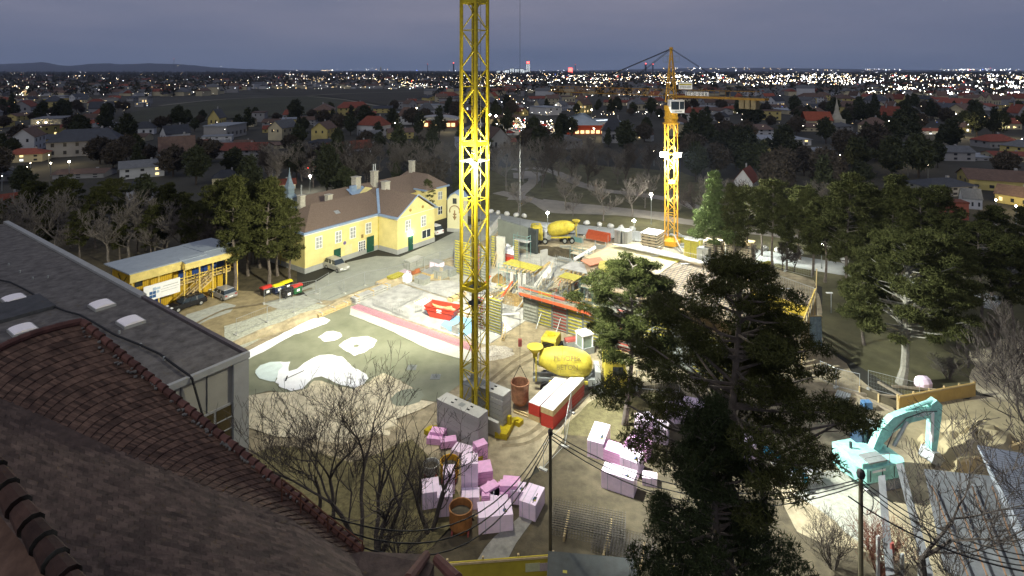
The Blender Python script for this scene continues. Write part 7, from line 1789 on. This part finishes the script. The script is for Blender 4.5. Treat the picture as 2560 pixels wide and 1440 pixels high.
# street lamps of the town as things of their own
SL = [(66, 418, 5, 2), (173, 404, 5, 3), (127, 408, 4, 2), (76, 408, 4, 1), (5, 440, 4, 1), (122, 388, 4, 1), (276, 262, 5, 2), (95, 306, 4, 2), (115, 306, 4, 2), (175, 224, 5, 2), (425, 205, 5, 1), (511, 208, 5, 1), (561, 184, 9, 3), (32, 260, 4, 1), (338, 307, 3, 1), (850, 303, 4, 1), (987, 307, 4, 2), (1042, 270, 4, 2), (1045, 283, 4, 2), (1058, 301, 5, 2), (1225, 287, 8, 3), (1240, 290, 8, 3), (1262, 286, 9, 4), (1216, 296, 5, 2), (1242, 310, 4, 1), (1311, 316, 5, 2), (1331, 313, 8, 2), (1300, 300, 7, 1), (1325, 303, 7, 1), (1340, 300, 7, 1), (1368, 304, 7, 1), (1378, 302, 5, 2), (1424, 322, 5, 2), (1485, 322, 5, 2), (1452, 284, 5, 2), (1461, 286, 5, 2), (1479, 274, 5, 2), (1612, 322, 5, 2), (1764, 318, 4, 1), (1745, 356, 4, 1), (1795, 356, 4, 1), (1635, 378, 5, 1), (2040, 240, 3, 1), (2100, 388, 6, 2), (2270, 400, 5, 1), (2320, 412, 4, 1), (2428, 310, 5, 2), (2434, 294, 6, 2), (2222, 302, 4, 1), (2266, 302, 4, 1), (2555, 348, 4, 2), (2490, 500, 6, 3), (2540, 515, 6, 3), (2390, 285, 4, 1), (2328, 268, 4, 1), (770, 412, 3, 1), (790, 414, 3, 1), (1390, 262, 5, 1), (1597, 230, 6, 2), (1522, 240, 6, 1)]
SL.sort(); m_sl2 = glow('street lamp glow', (1, .86, .62), 40)
for k, (x, y, h, r) in enumerate(SL):
    yb = y + h * F / 32 * 0; p = G(x, y); 
    d = p.y; hh = min(h, 8); ybase = y; pb = Vector((p.x, d, 0))
    # the listed point is the lamp itself: put the foot where a mast of that height would stand
    d2 = F * (EYE - hh) / (y - HY) if y > 190 else d; pb = Vector(((x - CX) / F * d2, d2, 0)); z = hh if y > 190 else EYE - (y - HY) / F * d2 + 2
    t = thing('street_lamp', 'small lit street lamp of the town, %s from the left' % nth(k), 'street lamp', pb, 0, 'lit street lamps of the town')
    MB().tube((0, 0, 0), (0, 0, z), .08, n=4).build('post', m_grey, t)
    R_ = r * d2 / F * .75; MB().lathe([(R_ * .3, -R_), (R_, -R_ * .4), (R_, R_ * .4), (R_ * .3, R_)], 8, (0, 0, z)).build('lantern', m_sl2, t)

# distant town beyond: houses, trees and lights nobody could count
def far_houses():
    A = MB(); n = 0
    for q in range(8500):
        y = HY + 1 / rr.uniform(1 / 62, 1 / 11); x = rr.uniform(-40, 2600)
        d = F * EYE / (y - HY); X = (x - CX) / F * d
        if blocked(x, y) or not free(Vector((X, d, 0)), 8): continue
        w = rr.uniform(9, 22) * (1 + d / 2500); dd = rr.uniform(8, 12); h = rr.uniform(3, 6.5) * (1.6 if rr.random() < .06 else 1)
        a = rr.uniform(-.5, .5) + rr.choice([0, 1.57]); mi = rr.choice([0, 1, 1, 2]); A.box(X, d, 0, w, dd, h, a, mi)
        c, s = math.cos(a), math.sin(a); T_ = lambda u, v, z: (X + u * c - v * s, d + u * s + v * c, z)
        vs = [T_(-w / 2 - .4, -dd / 2 - .4, h), T_(w / 2 + .4, -dd / 2 - .4, h), T_(w / 2 + .4, dd / 2 + .4, h), T_(-w / 2 - .4, dd / 2 + .4, h), T_(-w / 2, 0, h + dd * .35), T_(w / 2, 0, h + dd * .35)]
        A.raw(vs, [(0, 1, 5, 4), (2, 3, 4, 5), (3, 0, 4), (1, 2, 5)], rr.choice([3, 4, 4, 5, 5, 5, 5]))
    o = A.build('distant_houses', [m_w['white'], m_w['cream'], m_w['grey'], m_r['red'], m_r['brown'], m_r['grey']]); tag(o, 'countless small dark houses of the plain towards the horizon', 'houses', kind='stuff')
far_houses()
# tree templates for the town, low in detail
def crown_tpl(seed, H_, Rr, n, m_, shape):
    t = thing('town_tree', 't', 'tree'); rg = random.Random(seed); cs = []; rs = []
    for k in range(n):
        f = (k + .5) / n; pr = (1 - f) ** .8 + .1 if shape == 'cone' else math.sin(math.pi * (.15 + .8 * f)); a = k * 2.4
        cs.append((math.cos(a) * Rr * pr * rg.uniform(.2, .8), math.sin(a) * Rr * pr * rg.uniform(.2, .8), H_ * (.25 + .72 * f))); rs.append(Rr * .42 * (pr + .25))
    MB().tube((0, 0, 0), (0, 0, H_ * .5), .3, .15, n=5).build('trunk', m_barkd, t)
    tuft_mesh('crown', cs, rs, 10, 1.2, .30, seed, m_, t, squash=.8); return t
TT = [crown_tpl(1, 12, 4.0, 22, m_leafd, 'round'), crown_tpl(2, 14, 3.2, 24, m_leafd, 'cone'), crown_tpl(3, 10, 4.4, 22, mat('winter twig crown', (.055, .045, .034), .9, .3, 1, rnd=.3), 'round'), crown_tpl(4, 13, 3.6, 22, m_leafd, 'round')]
nt = 0; TL = []
for x, y, s in ((1740, 455, .9), (1790, 440, 1.0), (1850, 430, 1.1), (1905, 450, .9), (1960, 420, 1.2), (1950, 500, 1), (2010, 440, .9), (2060, 470, 1.1), (2110, 400, 1.1), (2150, 430, .9), (2190, 400, 1.3), (2230, 450, 1.1), (1720, 395, 1), (2060, 545, 1)):
    k = (x + y) % 4; p = G(x, y); o = dup(TT[k], p, x, 't', 'tree', 'trees between the houses', s); TL.append((k, x, y, o))
for q in range(4000):
    if nt >= 285: break
    d = math.sqrt(rr.uniform(125 ** 2, 470 ** 2)); X = rr.uniform(-.97, .97) * d; x, y = PX((X, d, 0))
    if inpoly(x, y, VINE) or inpoly(x, y, MALL) or (inpoly(x, y, PARK) and y > 470) or y > 520 or not free(Vector((X, d, 0)), 3): continue
    if inpoly(x, y, PARK) and rr.random() < .6: continue
    k = rr.choice([0, 1, 2, 2, 3]); s = rr.uniform(.55, 1.15); o = dup(TT[k], (X, d, 0), rr.uniform(0, 6), 't', 'tree', 'trees between the houses', (s * rr.uniform(.9, 1.2), s * rr.uniform(.9, 1.2), s)); TL.append((k, x, y, o)); occ.append((Vector((X, d, 0)), 1.5)); nt += 1
bk = {}
for k, x, y, o in TL: bk.setdefault((k, district(x, y)), []).append((x, o))
for (k, d_), L in bk.items():
    L.sort(key=lambda t_: t_[0])
    for i, (x, o) in enumerate(L): o['label'] = '%s %s, %s from left' % (['dark round evergreen', 'dark pointed conifer', 'brown leafless round tree', 'dark oval evergreen'][k], d_, nth(i))
for t in TT: kill(t)
KIDS.clear()
def far_trees():
    rg = np.random.default_rng(5); n = 11000
    y = HY + 1 / rg.uniform(1 / 66, 1 / 6.5, n); x = rg.uniform(-60, 2620, n); d = F * EYE / (y - HY); X = (x - CX) / F * d
    keep = np.array([not (inpoly(a, b, VINE) or inpoly(a, b, MALL)) for a, b in zip(x, y)]); X, d = X[keep], d[keep]; n = len(X)
    q = 26; s = rg.uniform(.7, 1.5, n) * (1 + d / 4000)
    off_ = rg.normal(size=(n, q, 3)); off_ /= np.linalg.norm(off_, axis=2)[..., None]; off_ *= rg.uniform(.4, 1, (n, q, 1)) * np.array([3.6, 3.6, 4.2])
    c = np.stack([X, d, 5.0 * s], axis=1)[:, None, :] + off_ * s[:, None, None]
    e1 = rg.normal(size=(n, q, 3)) * 1.5 * s[:, None, None]; e2 = rg.normal(size=(n, q, 3)) * 1.5 * s[:, None, None]
    v = np.stack([c, c + e1, c + e2], axis=2).reshape(-1, 3).astype(np.float32); v[:, 2] = np.maximum(v[:, 2], 0.1)
    me = bpy.data.meshes.new('distant_trees'); k = n * q
    me.vertices.add(k * 3); me.vertices.foreach_set('co', v.ravel()); me.loops.add(k * 3); me.loops.foreach_set('vertex_index', np.arange(k * 3, dtype=np.int32))
    me.polygons.add(k); me.polygons.foreach_set('loop_start', np.arange(0, k * 3, 3, dtype=np.int32)); me.polygons.foreach_set('loop_total', np.full(k, 3, dtype=np.int32))
    me.materials.append(mat('far dark foliage', (.024, .028, .016), .9, .4, .05, isl=.4, col2=(.045, .042, .028))); me.update(calc_edges=True)
    tag(link('distant_trees', me), 'countless dark trees between the far houses of the plain', 'trees', kind='stuff')
far_trees()
# the sea of lights
LM = [glow('city light white', (1, .95, .84), 15), glow('city light amber', (1, .70, .32), 13), glow('city light pale', (.85, .9, 1), 18), glow('city light red', (1, .08, .06), 7), glow('city light dim', (1, .86, .6), 5), glow('city light blue', (.15, .25, 1), 5)]
A = MB()
def dot(x, y, r, mi):
    r *= .68 if x > 1200 else .48
    if y - HY > 1.5: z = 6 if y > 225 else 13; d = F * (EYE - z) / (y - HY)
    else: d = 16000 if y > HY - 2 else 12500; z = EYE - (y - HY) / F * d
    if d > 17000: d = 17000; z = EYE - (y - HY) / F * d
    R_ = r * d / F; X = (x - CX) / F * d
    A.raw([(X - R_, d, z), (X, d - R_, z), (X + R_, d, z), (X, d + R_, z), (X, d, z - R_), (X, d, z + R_)], [(0, 1, 5), (1, 2, 5), (2, 3, 5), (3, 0, 5), (1, 0, 4), (2, 1, 4), (3, 2, 4), (0, 3, 4)], mi)
def field(n, x0, x1, y0, y1, r0, r1, w=(4, 4, 1.5, .25, 7, .1), clump=0):
    cs = [(rr.uniform(x0, x1), rr.uniform(y0, y1)) for _ in range(clump)]
    for _ in range(n):
        if clump and rr.random() < .75: cx_, cy_ = rr.choice(cs); x = cx_ + rr.gauss(0, (x1 - x0) * .035); y = cy_ + rr.gauss(0, 1.3)
        else: x = rr.uniform(x0, x1); y = rr.uniform(y0, y1)
        if inpoly(x, y, VINE): continue
        dot(x, y, rr.uniform(r0, r1) * (1 if rr.random() < .9 else 1.5), rr.choices(range(6), w)[0])
field(150, 0, 560, 176, 190, .6, 1.2, clump=24); field(40, 0, 560, 165, 178, .5, .9, clump=8); field(120, 0, 640, 192, 240, .5, 1.1); field(60, 0, 700, 240, 330, .5, .9)
field(400, 640, 1250, 180, 216, .5, 1.2, clump=40); field(60, 700, 1250, 172, 182, .5, 1.1, clump=12); field(40, 640, 1200, 216, 222, .6, 1.2)
field(430, 1250, 1660, 178, 208, .5, 1.3, (6, 3, 2, .5, 6, .2), 40); field(640, 1660, 2150, 178, 212, .55, 1.5, (8, 3, 4, .4, 4, .2), 46); field(600, 2000, 2600, 174, 206, .55, 1.5, (8, 3, 4, .5, 4, .2), 40)
field(700, 1230, 2600, 177, 200, .35, .8, (4, 5, 2, .3, 5, .1), 30); field(260, 620, 1250, 177, 198, .35, .75, clump=20); field(190, 2160, 2600, 216, 236, .7, 1.8, (9, 1, 5, .5, 2, .1), 12); field(60, 2430, 2600, 196, 210, .9, 2.2, (9, 1, 4, .2, 1, 0), 5); field(160, 1250, 1700, 208, 300, .5, 1.1, (5, 3, 1, .3, 6, 0), 20); field(70, 1700, 2560, 236, 320, .5, 1.0); field(60, 2200, 2560, 210, 217, .7, 1.3, (9, 2, 3, 0, 2, 0))
field(20, 2160, 2260, 172, 177, .5, 1.0, (8, 3, 2, 0, 2, 0)); field(50, 2400, 2600, 172, 177, .5, 1.1, (9, 1, 4, .2, 1, 0)); field(40, 1640, 2000, 168, 174, .6, 1.1)
field(70, 1280, 1400, 300, 330, .8, 1.7, (8, 6, 2, .5, 3, 0)); field(24, 30, 110, 214, 240, .7, 1.6, (7, 6, 1, .3, 3, 0))
for x in range(646, 700, 3): dot(804 + (x - 646) * .5, 176, .7, 1)
for k in range(9): dot(1235 + k * 2, 187, .6, 4)
for x, y, r, m_ in ((2232, 191, 2.2, 3), (2266, 190, 2.4, 3), (2476, 170, 1.2, 3), (1042, 176, 2.0, 5), (2455, 226, 2.4, 3), (770, 420, 2.0, 3), (790, 417, 1.6, 3), (800, 414, 1.4, 3), (810, 412, 1.3, 3), (2450, 220, 3, 0), (2420, 230, 3, 0), (2300, 226, 3, 0), (2445, 203, 3, 0), (2505, 203, 3, 0)): dot(x, y, r, m_)
tag(A.build('city_lights', LM), 'sea of tiny white and amber city lights across the plain', 'lights', kind='stuff')
# far towers on the skyline
def tower(label, x, top, base_y, w, m_, name='tower', lights=0, d=6500, red=0):
    X = (x - CX) / F * d; z1 = EYE + (HY - top) / F * d; W = w / F * d
    t = thing(name, label, 'tower', (X, d, 0)); MB().box(0, 0, 0, W, W, z1).build('shaft', m_, t)
    if lights:
        mb = MB()
        for k in range(lights):
            for q in range(3): mb.box(-W / 2 + W * (q + .5) / 3, -W / 2 - 1, z1 * .25 + (z1 * .72) * k / lights, W * .2, 1, z1 * .35 / lights)
        mb.build('lit_floors', m_litc, t)
    if red: MB().box(0, -W / 2 - 1, z1, W * .6, 2, W * .5).build('beacon', LM[3], t)
m_far = mat('hazy tower', (.05, .05, .07), 1, .2, .01)
tower('lit high-rise tower on the skyline right of the near mast', 1320, 159, 180, 10, m_far, lights=7, red=1)
for k, (x, tp) in enumerate(((1268, 174), (1280, 170), (1292, 172), (1304, 171), (1312, 175), (1262, 176), (1246, 176))): tower('grey apartment tower left of the lit high-rise, %s from the left' % ORD[[6 - 0, 0, 0, 0, 0, 0, 0][0] * 0 + sorted([1268, 1280, 1292, 1304, 1312, 1262, 1246]).index(x)], x, tp, 185, 10, m_far, 'apartment_tower', lights=4, d=5200)
tower('radio mast with red tip left of the near mast', 1134, 158, 180, 3, m_far, 'radio_mast', red=1); tower('thin red lit mast further left of the near mast', 1069, 160, 180, 1.2, m_far, 'radio_mast', red=1); tower('pale spire on the skyline above the vineyard', 952, 168, 180, 3, mat('lit spire', (.4, .38, .3), 1, .1, 1), 'spire'); tower('small mast on the hills at the left', 435, 147, 180, .8, m_far, 'radio_mast', d=11500, red=1)
tower('dark twin tower with red beacon left of the far crane head', 1614, 160, 180, 4, m_far, red=1); tower('dark slim tower with red beacon nearest the crane head', 1632, 161, 180, 3, m_far, red=1); tower('thin mast right of the red lit plant', 1438, 162, 180, 1.5, m_far, 'radio_mast', red=1)
tower('red glowing plant on the skyline', 1426, 170, 180, 9, LM[3], 'plant', d=9000)

# added fill lamp, weak and very soft: lifts the whole scene like dusk glow
l = bpy.data.lights.new('dusk_fill', 'SUN'); l.energy = .62; l.angle = R(50); l.color = (1.0, .95, .92)
o = bpy.data.objects.new('dusk_fill', l); C.objects.link(o); o.rotation_euler = (R(38), 0, R(-25))
# evening air: one closed box of thin haze round the camera and the town
hz = MB().box(0, 8500, -1, 40000, 19000, 1400).build('haze', None)
hz.data.materials.clear()
mh = bpy.data.materials.new('thin evening haze'); mh.use_nodes = True; nt_ = mh.node_tree; nt_.nodes.clear()
oo = nt_.nodes.new('ShaderNodeOutputMaterial'); pv = nt_.nodes.new('ShaderNodeVolumePrincipled'); pv.inputs['Color'].default_value = (.62, .74, 1, 1); pv.inputs['Density'].default_value = 4e-5; pv.inputs['Anisotropy'].default_value = .0
nt_.links.new(pv.outputs[0], oo.inputs['Volume']); hz.data.materials.append(mh)
tag(hz, 'thin bluish evening haze over the whole plain', 'haze', kind='stuff')
